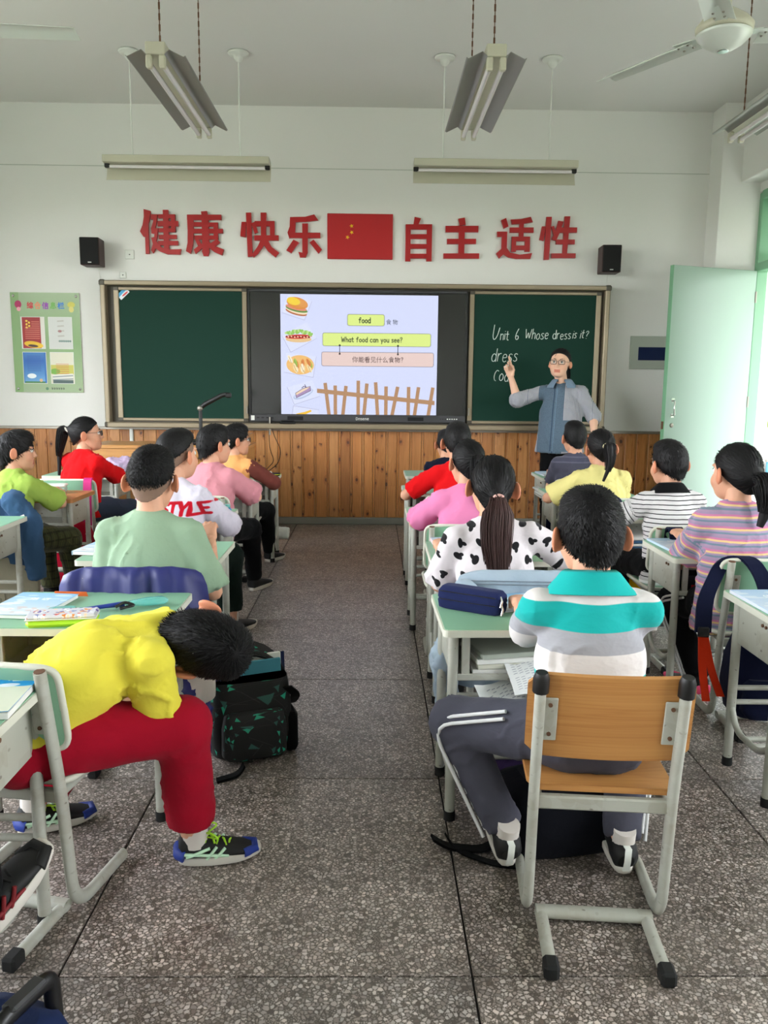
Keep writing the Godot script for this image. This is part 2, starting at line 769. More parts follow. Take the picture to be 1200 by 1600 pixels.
# wood with its grain along V
func wood_image(w: int, h: int, light: Color, dark: Color, knots: int, sd: int) -> Image:
	var nz := noise(0.018, sd, 3)
	var a := nz.get_image(w, maxi(h / 14, 8))
	a.resize(w, h, Image.INTERPOLATE_CUBIC)
	nz.frequency = 0.11
	nz.seed = sd + 1
	var b := nz.get_image(w, maxi(h / 40, 8))
	b.resize(w, h, Image.INTERPOLATE_CUBIC)
	a.convert(Image.FORMAT_L8)
	b.convert(Image.FORMAT_L8)
	var da := a.get_data()
	var db := b.get_data()
	var out := PackedByteArray()
	out.resize(w * h * 3)
	for k in w * h:
		var v := da[k] / 255.0
		var ring := absf(fposmod(v * 7.0, 1.0) - 0.5) * 2.0
		var t := clampf(v * 0.35 + ring * ring * 0.35 + db[k] / 255.0 * 0.4 - 0.1, 0.0, 1.0)
		var c := light.lerp(dark, t)
		out[k * 3] = c.r8
		out[k * 3 + 1] = c.g8
		out[k * 3 + 2] = c.b8
	var im := Image.create_from_data(w, h, false, Image.FORMAT_RGB8, out)
	var r := RandomNumberGenerator.new()
	r.seed = sd
	for k in knots:
		var at := Vector2(r.randf() * w, r.randf() * h)
		var s := r.randf_range(0.6, 1.5) * w / 150.0
		blot(im, at, Vector2(s * 2.6, s * 5.0), r.randf_range(-0.2, 0.2), Color(dark.r * 0.85, dark.g * 0.75, dark.b * 0.7, 0.45))
		blot(im, at, Vector2(s * 1.3, s * 1.9), r.randf_range(-0.4, 0.4), Color(0.26, 0.12, 0.05, 0.9))
	return im


func materials() -> void:
	# fine weave relief shared by all cloth
	var nf := noise(0.35, 7, 2)
	var wv := nf.get_image(256, 256)
	wv.convert(Image.FORMAT_L8)
	wv.convert(Image.FORMAT_RGBA8)
	wv.bump_map_to_normal_map(1.5)
	M.weave = tex_of(wv)
	var wn := noise(0.011, 17, 4)
	wn.fractal_type = FastNoiseLite.FRACTAL_RIDGED
	var wk := wn.get_image(512, 512)
	wk.convert(Image.FORMAT_L8)
	wk.convert(Image.FORMAT_RGBA8)
	wk.bump_map_to_normal_map(5.0)
	M.wrinkle = tex_of(wk)
	# terrazzo: pale chips in brown cement
	var cell := FastNoiseLite.new()
	cell.noise_type = FastNoiseLite.TYPE_CELLULAR
	cell.seed = 11
	cell.frequency = 0.085
	cell.cellular_jitter = 1.0
	cell.cellular_distance_function = FastNoiseLite.DISTANCE_EUCLIDEAN
	cell.fractal_type = FastNoiseLite.FRACTAL_NONE
	cell.cellular_return_type = FastNoiseLite.RETURN_DISTANCE2_SUB
	var e1 := cell.get_image(1024, 1024)
	cell.cellular_return_type = FastNoiseLite.RETURN_CELL_VALUE
	var e2 := cell.get_image(1024, 1024)
	cell.seed = 12
	cell.frequency = 0.17
	cell.cellular_return_type = FastNoiseLite.RETURN_DISTANCE2_SUB
	var e4 := cell.get_image(1024, 1024)
	var e3 := noise(0.004, 5, 4).get_image(1024, 1024)
	for im in [e1, e2, e3, e4]:
		im.convert(Image.FORMAT_L8)
	var d1: PackedByteArray = e1.get_data()
	var d2: PackedByteArray = e2.get_data()
	var d3: PackedByteArray = e3.get_data()
	var d4: PackedByteArray = e4.get_data()
	var px := PackedByteArray()
	px.resize(1024 * 1024 * 3)
	for k in 1024 * 1024:
		var tone := d2[k] / 255.0
		var edge := smoothstep(0.10 + fposmod(tone * 7.3, 1.0) * 0.22, 0.20 + fposmod(tone * 7.3, 1.0) * 0.22, d1[k] / 255.0)
		edge = maxf(edge, 0.72 * smoothstep(0.24, 0.38, d4[k] / 255.0))
		var ch := 0.56 + tone * 0.30
		var dirt := 0.86 + d3[k] / 255.0 * 0.22
		if fposmod(tone * 13.7, 1.0) < 0.06:
			ch *= 0.62
		var warm := fposmod(tone * 5.1, 1.0) * 0.05
		px[k * 3] = clampi(int(lerpf(0.36, ch, edge) * dirt * 255.0), 0, 255)
		px[k * 3 + 1] = clampi(int(lerpf(0.33, ch - 0.03 - warm * 0.4, edge) * dirt * 255.0), 0, 255)
		px[k * 3 + 2] = clampi(int(lerpf(0.30, ch - 0.045 - warm * 0.7, edge) * dirt * 255.0), 0, 255)
	var terr := tex_of(Image.create_from_data(1024, 1024, false, Image.FORMAT_RGB8, px))
	for k in 3:
		var m := mat("terrazzo_%d" % k, [Color(0.93, 0.93, 0.93), Color(0.97, 0.96, 0.95), Color(0.90, 0.89, 0.88)][k], 0.36, 0.0, 0.5)
		m.albedo_texture = terr
	mat("joint", Color(0.16, 0.15, 0.14), 0.9)
	# painted plaster
	var wall := mat("wall_paint", Color(0.895, 0.895, 0.875), 0.8)
	var bn := noise(0.03, 3, 4).get_image(512, 512)
	bn.convert(Image.FORMAT_L8)
	bn.convert(Image.FORMAT_RGBA8)
	bn.bump_map_to_normal_map(1.2)
	wall.normal_enabled = true
	wall.normal_texture = tex_of(bn)
	wall.normal_scale = 0.12
	wall.uv1_triplanar = true
	wall.uv1_scale = Vector3.ONE * 0.6
	var ceilp := mat("ceiling_paint", Color(0.87, 0.87, 0.855), 0.9)
	ceilp.normal_enabled = true
	ceilp.normal_texture = wall.normal_texture
	ceilp.normal_scale = 0.1
	ceilp.uv1_triplanar = true
	ceilp.uv1_scale = Vector3.ONE * 0.4
	# pine planks in four tones
	var pine := tex_of(wood_image(512, 512, Color(0.80, 0.58, 0.36), Color(0.62, 0.40, 0.21), 34, 21))
	for k in 4:
		var m := mat("pine_%d" % k, [Color(1, 1, 1), Color(0.93, 0.89, 0.84), Color(1.0, 0.95, 0.88), Color(0.86, 0.80, 0.74)][k], 0.42, 0.0, 0.5)
		m.albedo_texture = pine
	var ply := tex_of(wood_image(512, 512, Color(0.80, 0.60, 0.36), Color(0.68, 0.46, 0.25), 2, 44))
	for q in [["ply", Color(0.93, 0.90, 0.86)], ["desk_wood", Color(0.88, 0.84, 0.78)], ["lectern_wood", Color(0.95, 0.93, 0.88)]]:
		var m := mat(q[0], q[1], 0.38, 0.0, 0.5)
		m.albedo_texture = ply
		if q[0] != "ply":
			m.uv1_scale = Vector3(0.9, 0.9, 1)
	mat("ply_edge", Color(0.62, 0.42, 0.22), 0.6)
	mat("steel_trim", Color(0.60, 0.58, 0.54), 0.35, 0.6)
	mat("skirting", Color(0.50, 0.50, 0.47), 0.5)
	mat("mint", Color(0.52, 0.70, 0.58), 0.42)
	mat("mint_edge", Color(0.80, 0.80, 0.74), 0.5)
	mat("door_paint", Color(0.60, 0.69, 0.64), 0.38)
	mat("frame_green", Color(0.46, 0.66, 0.52), 0.42)
	mat("chrome", Color(0.85, 0.85, 0.85), 0.18, 1.0)
	mat("rust", Color(0.38, 0.26, 0.18), 0.9)
	mat("black_plastic", Color(0.045, 0.045, 0.05), 0.42)
	mat("black_rubber", Color(0.03, 0.03, 0.03), 0.8)
	mat("white_plastic", Color(0.86, 0.87, 0.84), 0.4)
	mat("white_paper", Color(0.88, 0.88, 0.86), 0.85)
	mat("cream_enamel", Color(0.73, 0.72, 0.64), 0.4)
	mat("reflector", Color(0.60, 0.60, 0.57), 0.45, 0.2)
	mat("tube_glass", Color(0.86, 0.84, 0.84), 0.22)
	mat("fan_metal", Color(0.80, 0.82, 0.79), 0.3, 0.1)
	mat("letter_red", Color(0.66, 0.035, 0.06), 0.35)
	mat("flag_red", Color(0.70, 0.03, 0.06), 0.45)
	mat("star_yellow", Color(0.93, 0.73, 0.10), 0.4)
	mat("board_green", Color(0.075, 0.21, 0.168), 0.7, 0.0, 0.3)
	mat("champagne", Color(0.56, 0.51, 0.42), 0.38, 0.35)
	mat("champagne_dark", Color(0.30, 0.28, 0.24), 0.45, 0.3)
	mat("bezel", Color(0.05, 0.05, 0.055), 0.3)
	mat("bezel_grey", Color(0.22, 0.22, 0.23), 0.35)
	mat("chalk", Color(0.86, 0.90, 0.87), 0.95)
	mat("speaker_wood", Color(0.20, 0.07, 0.06), 0.5)
	mat("grille", Color(0.03, 0.03, 0.035), 0.85)
	mat("panel_grey", Color(0.66, 0.69, 0.64), 0.5)
	mat("panel_blue", Color(0.10, 0.14, 0.28), 0.25)
	mat("corridor_white", Color(0.74, 0.73, 0.71), 0.8)
	mat("corridor_cap", Color(0.80, 0.55, 0.33), 0.6)
	# worn pale-grey steel of the desks and chairs: chips and scuffs
	var st := canvas(256, 256, Color(0.68, 0.685, 0.64))
	var r := RandomNumberGenerator.new()
	r.seed = 77
	for k in 34:
		blot(st, Vector2(r.randf() * 256, r.randf() * 256), Vector2(r.randf_range(0.8, 2.4), r.randf_range(0.8, 4.0)), r.randf() * 3.0, Color(0.30, 0.26, 0.22, r.randf_range(0.2, 0.7)))
	for k in 40:
		blot(st, Vector2(r.randf() * 256, r.randf() * 256), Vector2(r.randf_range(6, 22), r.randf_range(6, 30)), r.randf() * 3.0, Color(0.60, 0.58, 0.52, 0.25))
	var steel := mat("steel", Color(1, 1, 1), 0.45, 0.05)
	steel.albedo_texture = tex_of(st)
	steel.uv1_triplanar = true
	steel.uv1_scale = Vector3.ONE * 3.0
	var steel2 := mat("steel_pale", Color(1.0, 1.0, 1.0), 0.4, 0.05)
	steel2.albedo_texture = steel.albedo_texture
	steel2.albedo_color = Color(1.0, 1.0, 0.99)
	steel2.uv1_triplanar = true
	steel2.uv1_scale = Vector3.ONE * 2.0
	# people
	for q in [["skin", Color(0.80, 0.60, 0.49)], ["skin_light", Color(0.85, 0.68, 0.58)], ["skin_tan", Color(0.74, 0.54, 0.42)]]:
		var m := mat(q[0], q[1], 0.55, 0.0, 0.4)
		m.vertex_color_use_as_albedo = true
	var hm := mat("hair", Color(0.058, 0.054, 0.057), 0.6, 0.0, 0.35)
	hm.rim_enabled = true
	hm.rim = 0.1
	mat("hair_brown", Color(0.27, 0.185, 0.175), 0.55, 0.0, 0.4)
	mat("stubble", Color(0.46, 0.36, 0.30), 0.8)
	mat("eye_white", Color(0.85, 0.84, 0.82), 0.25)
	mat("iris", Color(0.05, 0.035, 0.03), 0.2)
	mat("glasses_dark", Color(0.06, 0.04, 0.05), 0.3)
	mat("lens", Color(1, 1, 1, 0.08), 0.02).transparency = BaseMaterial3D.TRANSPARENCY_ALPHA
	mat("sole_white", Color(0.78, 0.76, 0.72), 0.7)
	mat("shoe_black", Color(0.05, 0.05, 0.055), 0.7)
	mat("shoe_blue", Color(0.05, 0.18, 0.52), 0.6)
	mat("lime", Color(0.68, 0.88, 0.20), 0.6)
	mat("mint_glow", Color(0.78, 0.92, 0.80), 0.6)
	mat("pink", Color(0.86, 0.25, 0.42), 0.6)
	mat("sock_white", Color(0.80, 0.77, 0.74), 0.9)


# ---------------------------------------------------------------- the room
func build_room() -> void:
	var fl := struct("floor", one_box(Vector3((LEFT + RIGHT) / 2, -0.108, (WALL + BACK) / 2), Vector3(RIGHT - LEFT + 0.5, 0.2, BACK - WALL + 0.5), 0.0), M.joint)
	var tiles := []
	for k in 4:
		var g := G.new()
		var sx := 0.985
		var sz := 0.99
		g.box(Vector3.ZERO, Vector3(sx - 0.006, 0.02, sz - 0.006), 0.0015, Basis(), 2, Vector2(0.5, 0.5))
		var cs := cos(k * PI / 2)
		var sn := sin(k * PI / 2)
		for j in g.u.size():
			var q := g.u[j] - Vector2(0.5, 0.5)
			g.u[j] = Vector2(q.x * cs - q.y * sn, q.x * sn + q.y * cs) * 0.985
		tiles.append(g.done())
	for cx in range(-4, 4):
		for cz in range(-4, 7):
			var x0 := 0.25 + cx * 0.985
			var z0 := -1.765 - cz * 0.99
			if x0 < LEFT - 0.6 or z0 < WALL:
				continue
			var t := obj("tile", tiles[rng.randi() % 4], M["terrazzo_%d" % (rng.randi() % 3)], fl)
			t.position = Vector3(x0 + 0.4925, -0.01, z0 - 0.495)
			if z0 - 0.99 < WALL:
				# the last row is cut to fit against the wall
				var strip := G.new()
				var dz := z0 - WALL
				strip.box(Vector3.ZERO, Vector3(0.979, 0.02, dz - 0.004), 0.0015, Basis(), 2, Vector2(rng.randf(), rng.randf()))
				t.mesh = strip.done()
				t.position.z = z0 - dz * 0.5
	struct("ceiling", one_box(Vector3((LEFT + RIGHT) / 2, CEIL + 0.1, (WALL + BACK) / 2), Vector3(RIGHT - LEFT + 0.8, 0.2, BACK - WALL + 0.8), 0.0), M.ceiling_paint)
	# front wall with its pine dado
	var wf := struct("wall_front", one_box(Vector3((LEFT + RIGHT) / 2, CEIL / 2, WALL - 0.1), Vector3(RIGHT - LEFT + 0.5, CEIL, 0.2), 0.0), M.wall_paint)
	var x := LEFT
	while x < 3.16:
		var w: float = [0.098, 0.106, 0.092, 0.110, 0.100][rng.randi() % 5]
		var g := G.new()
		g.box(Vector3(x + w / 2, 0.498, WALL + 0.010), Vector3(w - 0.005, 0.852, 0.018), 0.004, Basis(), 1, Vector2(rng.randf(), rng.randf()))
		obj("plank", g, M["pine_%d" % (rng.randi() % 4)], wf)
		# the narrow tongue that shows beside every board
		var tg := G.new()
		tg.box(Vector3(x + w + 0.008, 0.498, WALL + 0.005), Vector3(0.017, 0.852, 0.010), 0.002, Basis(), 1, Vector2(rng.randf(), rng.randf()))
		obj("tongue", tg, M.pine_0 if rng.randf() < 0.6 else M.pine_2, wf)
		x += w + 0.016
	struct("baseboard_front", one_box(Vector3((LEFT + 3.15) / 2, 0.036, WALL + 0.014), Vector3(3.15 - LEFT, 0.072, 0.028), 0.006), M.skirting)
	struct("trim_1", one_box(Vector3((LEFT + 3.15) / 2, 0.935, WALL + 0.016), Vector3(3.15 - LEFT, 0.026, 0.032), 0.003), M.steel_trim)
	struct("trim_2", one_box(Vector3((LEFT + 3.15) / 2, 3.355, WALL + 0.001), Vector3(3.15 - LEFT, 0.005, 0.004), 0.0), M.panel_grey)
	# corner pier and the beam over the side wall
	struct("wall_pier", one_box(Vector3(3.36, CEIL / 2, WALL + 0.14), Vector3(0.42, CEIL, 0.28), 0.004), M.wall_paint)
	struct("trim_3", one_box(Vector3(3.46, 3.56, -3.2), Vector3(0.24, 0.68, 9.2), 0.005), M.wall_paint)
	# right wall: door opening, then windows
	for q in [[-8.2, -7.80, 0.0, 3.9], [-6.78, -5.2, 0.0, 3.9], [-7.80, -6.78, 3.14, 3.9], [-5.2, -3.3, 0.0, 0.95], [-5.2, -3.3, 3.15, 3.9], [-3.3, -2.7, 0.0, 3.9], [-2.7, 0.6, 0.0, 0.95], [-2.7, 0.6, 3.15, 3.9], [0.6, 1.8, 0.0, 3.9]]:
		struct("wall_right", one_box(Vector3(RIGHT + 0.12, (q[2] + q[3]) / 2, (q[0] + q[1]) / 2), Vector3(0.24, q[3] - q[2], q[1] - q[0]), 0.0), M.wall_paint)
	for q in [[-8.2, -5.9, 0.0, 3.9], [-5.9, -2.9, 0.0, 0.95], [-5.9, -2.9, 3.15, 3.9], [-2.9, -2.3, 0.0, 3.9], [-2.3, 0.9, 0.0, 0.95], [-2.3, 0.9, 3.15, 3.9], [0.9, 1.8, 0.0, 3.9]]:
		struct("wall_left", one_box(Vector3(LEFT - 0.12, (q[2] + q[3]) / 2, (q[0] + q[1]) / 2), Vector3(0.24, q[3] - q[2], q[1] - q[0]), 0.0), M.wall_paint)
	struct("wall_back", one_box(Vector3((LEFT + RIGHT) / 2, CEIL / 2, BACK + 0.1), Vector3(RIGHT - LEFT + 0.5, CEIL, 0.2), 0.0), M.wall_paint)
	var n := 1
	for q in [[RIGHT + 0.12, -5.2, -3.3], [RIGHT + 0.12, -2.7, 0.6], [LEFT - 0.12, -5.9, -2.9], [LEFT - 0.12, -2.3, 0.9]]:
		var w := Node3D.new()
		w.name = "window_%d" % n
		n += 1
		w.set_meta("kind", "structure")
		add_child(w, true)
		var mid: float = (q[1] + q[2]) / 2
		var ln: float = q[2] - q[1]
		for y in [0.98, 2.35, 3.12]:
			obj("rail", one_box(Vector3(q[0], y, mid), Vector3(0.07, 0.06, ln), 0.004), M.frame_green, w)
		for k in 5:
			obj("stile", one_box(Vector3(q[0], 2.05, q[1] + 0.03 + (ln - 0.06) * k / 4), Vector3(0.06, 2.2, 0.06), 0.004), M.frame_green, w)
	build_door()
	build_corridor()


func build_door() -> void:
	var fr := Node3D.new()
	fr.name = "door_1"
	fr.set_meta("kind", "structure")
	add_child(fr, true)
	for z in [-7.765, -6.815]:
		obj("jamb", one_box(Vector3(RIGHT + 0.05, 1.565, z), Vector3(0.10, 3.13, 0.06), 0.006), M.frame_green, fr)
	for y in [2.47, 3.105]:
		obj("rail", one_box(Vector3(RIGHT + 0.06, y, -7.29), Vector3(0.14, 0.075, 0.88), 0.006), M.frame_green, fr)
	# the transom sash hangs open, tilted out at its foot
	var sash := Node3D.new()
	sash.name = "transom_sash"
	fr.add_child(sash, true)
	sash.position = Vector3(RIGHT + 0.09, 3.06, -7.29)
	sash.rotation.z = 0.42
	for z in [-0.41, 0.41]:
		obj("stile", one_box(Vector3(0, -0.27, z), Vector3(0.030, 0.54, 0.035), 0.004), M.frame_green, sash)
	for y in [-0.025, -0.52]:
		obj("sash_rail", one_box(Vector3(0, y, 0), Vector3(0.045, 0.055, 0.78), 0.004), M.frame_green, sash)
	obj("pane", one_box(Vector3(0, -0.27, 0), Vector3(0.005, 0.45, 0.77), 0.0), M.lens, sash)
	# the leaf stands open into the room
	var hinge := Vector3(3.50, 0.0, -7.72)
	var free := Vector3(2.62, 0.0, -7.40)
	var along := (free - hinge)
	var ln := along.length()
	var leaf := Node3D.new()
	leaf.name = "door_2"
	leaf.set_meta("kind", "structure")
	add_child(leaf, true)
	leaf.position = hinge
	leaf.rotation.y = atan2(-along.z, along.x)
	obj("panel", one_box(Vector3(ln / 2, 1.225, 0), Vector3(ln, 2.42, 0.042), 0.003), M.door_paint, leaf)
	obj("edge_strip", one_box(Vector3(ln + 0.001, 1.225, 0), Vector3(0.006, 2.42, 0.044), 0.001), M.frame_green, leaf)
	for y in [0.25, 1.25, 2.2]:
		obj("hinge", one_tube([Vector3(0.0, y - 0.05, -0.026), Vector3(0.0, y + 0.05, -0.026)], 0.008, 8), M.steel_trim, leaf)
	# handle and lock face the room (the side towards the camera)
	var s := -1.0
	var p := [Vector3(ln - 0.08, 1.13, s * 0.02), Vector3(ln - 0.08, 1.13, s * 0.05), Vector3(ln - 0.065, 1.19, s * 0.062), Vector3(ln - 0.08, 1.26, s * 0.05), Vector3(ln - 0.08, 1.26, s * 0.02)]
	obj("door_handle", one_tube(rounded(p, 0.03), 0.008, 8), M.chrome, leaf)
	for y in [1.125, 1.265]:
		obj("handle_plate", one_box(Vector3(ln - 0.08, y, s * 0.023), Vector3(0.035, 0.035, 0.005), 0.002), M.chrome, leaf)
	var lk := G.new()
	lk.lathe([[0.0, 0.0], [0.02, 0.0], [0.02, 0.006], [0.012, 0.012], [0.0, 0.012]], 16, Transform3D(Basis(Vector3.RIGHT, s * PI / 2), Vector3(ln - 0.08, 1.04, s * 0.021)))
	obj("lock", lk, M.steel_trim, leaf)
	var bolt := one_box(Vector3(ln + 0.006, 1.04, 0.0), Vector3(0.012, 0.07, 0.024), 0.003)
	obj("latch", bolt, M.rust, leaf)


func build_corridor() -> void:
	struct("floor", one_box(Vector3(5.1, -0.066, -7.0), Vector3(2.7, 0.12, 9.0), 0.0), M.corridor_white)
	struct("ceiling_corridor", one_box(Vector3(4.65, 3.85, -5.0), Vector3(2.0, 0.16, 13.0), 0.0), M.corridor_white)
	struct("trim_5", one_box(Vector3(5.58, 3.35, -5.0), Vector3(0.14, 0.9, 13.0), 0.0), M.corridor_white)
	var wall := struct("wall_corridor", one_box(Vector3(5.70, 0.42, -11.05), Vector3(1.02, 0.84, 0.14), 0.004), M.corridor_white)
	obj("wall_cap", one_box(Vector3(5.115, 0.80, -10.84), Vector3(0.19, 0.07, 0.08), 0.006), M.corridor_cap, wall)
	struct("wall_column", one_box(Vector3(5.055, 1.9, -11.0), Vector3(0.27, 3.8, 0.25), 0.004), M.corridor_white)
	struct("wall_corridor_end", one_box(Vector3(4.28, 1.9, -11.15), Vector3(1.30, 3.8, 0.2), 0.0), M.corridor_white)
	struct("trim_4", one_box(Vector3(5.70, 1.20, -11.05), Vector3(1.02, 0.10, 0.10), 0.004), M.corridor_white)
	var blue := thing("noticeboard", "blue panel leaning in the corridor beyond the open door", "panel", Vector3(5.42, 0.0, -10.90), PI / 2)
	obj("panel", one_box(Vector3(0, 0.20, 0), Vector3(0.05, 0.40, 0.26), 0.01), mat("panel_teal", Color(0.25, 0.48, 0.58), 0.5), blue)
	obj("frame", one_box(Vector3(0, 0.41, 0), Vector3(0.07, 0.03, 0.28), 0.005), M.steel_trim, blue)
	# shrubs beyond the parapet
	var leaf := mat("foliage", Color(0.30, 0.44, 0.20), 0.6)
	leaf.backlight_enabled = true
	leaf.backlight = Color(0.2, 0.3, 0.08)
	var leaf2 := mat("foliage_light", Color(0.50, 0.60, 0.22), 0.6)
	for k in 3:
		var tr := thing("tree", ["broad leafy tree outside opposite the door, farthest of the row", "broad leafy tree outside opposite the door, middle of the row", "broad leafy tree outside opposite the door, nearest of the row"][k], "tree", Vector3(8.4, 0.0, -11.2 + k * 2.7), k * 1.3)
		obj("trunk", one_tube([Vector3.ZERO, Vector3(0.05, 1.2, 0.0)], [0.16, 0.11], 10), M.rust, tr)
		want("crown", leaf, tr, [ell(Vector3(0, 1.5, 0), Vector3(1.1, 1.3, 1.5), 0.3), ell(Vector3(0.2, 2.9, 0.2), Vector3(1.0, 1.1, 1.3), 0.3)], 0.12, {"fold": 0.22, "fold_freq": Vector3(2.2, 2.2, 2.2), "seed": k})
	for q in [[Vector3(6.1, 0.0, -13.1), 2.5, "tall dark green shrub outside beyond the corridor column", leaf, 2600], [Vector3(5.62, 0.0, -11.75), 1.15, "low yellow-green shrub outside behind the corridor rail", leaf2, 1400]]:
		var t := thing("shrub", q[2], "shrub", q[0])
		var g := G.new()
		for k in int(q[4]):
			var h: float = q[1]
			var d := Vector3(rng.randfn(), rng.randfn() * 0.9, rng.randfn()).normalized() * pow(rng.randf(), 0.35)
			var c := Vector3(d.x * h * 0.33, h * 0.55 + d.y * h * 0.45, d.z * h * 0.5)
			var nn := (d + Vector3(rng.randf_range(-0.6, 0.6), rng.randf_range(-0.2, 0.9), rng.randf_range(-0.6, 0.6))).normalized()
			var a := nn.cross(Vector3(rng.randf(), rng.randf(), rng.randf())).normalized() * 0.05
			var b := nn.cross(a).normalized() * 0.022
			g.face([c - a, c - a * 0.2 - b + nn * 0.006, c + a, c - a * 0.2 + b + nn * 0.006], nn, Vector3.RIGHT, Vector3.UP)
		var lv := obj("leaves", g, q[3], t)
		lv.set_meta("kind", "stuff")
		obj("stem", one_tube([Vector3.ZERO, Vector3(0.02, q[1] * 0.5, 0.02)], [0.03, 0.015], 8), M.rust, t)


# ---------------------------------------------------------------- pen strokes for lettering
const PEN := {
	"f": "3.6 7.2,2.8 8,1.8 7.6,1.5 6.5,1.5 0;0.2 5,3.2 5", "o": "2 5,0.6 4,0.3 2.5,0.6 1,2 0,3.4 1,3.7 2.5,3.4 4,2 5",
	"d": "3.6 8,3.6 0;3.6 3.5,2.6 4.8,1.2 4.8,0.3 3.2,0.3 1.7,1.2 0.2,2.6 0.2,3.6 1.5", "W": "0 8,1.5 0,3 6,4.5 0,6 8",
	"h": "0.5 8,0.5 0;0.5 3.3,1.4 4.7,2.7 4.8,3.4 3.8,3.5 0", "a": "3.5 5,3.5 0;3.5 3.5,2.6 4.8,1.2 4.8,0.3 3.2,0.3 1.7,1.2 0.2,2.6 0.2,3.5 1.5",
	"t": "1.5 7.5,1.5 1,2.2 0.1,3.2 0.4;0 5,3.2 5", "c": "3.5 4.2,2.3 5,1 4.6,0.3 3.2,0.3 1.7,1 0.4,2.3 0,3.5 0.8",
	"n": "0.5 5,0.5 0;0.5 3.3,1.4 4.7,2.7 4.8,3.4 3.8,3.5 0", "y": "0.3 5,2 0.6;3.6 5,1.4 -2.5", "u": "0.4 5,0.5 1.3,1.4 0.1,2.6 0.3,3.5 1.8;3.5 5,3.5 0",
	"s": "3.2 4.3,2 5,0.7 4.4,0.9 3.2,2.8 2.1,3.1 0.9,1.8 0,0.3 0.7", "e": "0.4 2.6,3.6 2.8,3.2 4.4,2 5,0.8 4.4,0.3 2.6,0.8 0.7,2 0,3.5 0.8",
	"?": "0.2 6.4,0.9 7.7,2.3 8,3.4 7.2,3.2 5.6,1.8 4.4,1.7 2.4;1.7 0.5,1.7 0.1", "U": "0.2 8,0.2 2,1.0 0.2,2.2 0.4,3.4 2.4,4.2 6.5",
	"i": "0.5 5,0.5 0;0.6 6.9,0.6 6.5", "6": "2.6 8,1 5,0.4 2,1.3 0.2,2.8 0.3,3.4 1.8,2.6 3.2,0.8 2.6", "r": "0.5 5,0.5 0;0.5 3,1.5 4.7,3 4.8", "C": "4 6.8,2.4 7.6,0.9 6,0.4 3,1.2 0.8,2.6 0.2",
	"B": "0.5 8,0.5 0,3 0.2,4 2,3 4,0.5 4;0.5 8,2.8 7.8,3.6 6,2.8 4.2", "S": "3.6 7,2.2 8,0.6 7,0.8 5.2,3.2 3.2,3.8 1.4,2.2 0,0.3 1", "T": "2.2 8,2.2 0;0 8,4.4 8", "Y": "0 8,2.2 4,2.2 0;4.4 8,2.2 4", "L": "0.5 8,0.5 0,3.8 0", "E": "3.8 8,0.5 8,0.5 0,3.8 0;0.5 4,3.2 4", "A": "0 0,2 8,4 0;0.8 3,3.2 3", "R": "0.5 0,0.5 8,3 7.6,3.6 6,2.8 4.2,0.5 4;1.8 4,4 0", "G": "4 6.6,2.6 8,0.9 6.6,0.4 3,1.4 0.4,3.6 0.6,3.8 3,2.4 3", "7": "0.3 8,4 8,1.6 0", "F": "3.8 8,0.5 8,0.5 0;0.5 4,3.2 4",
}
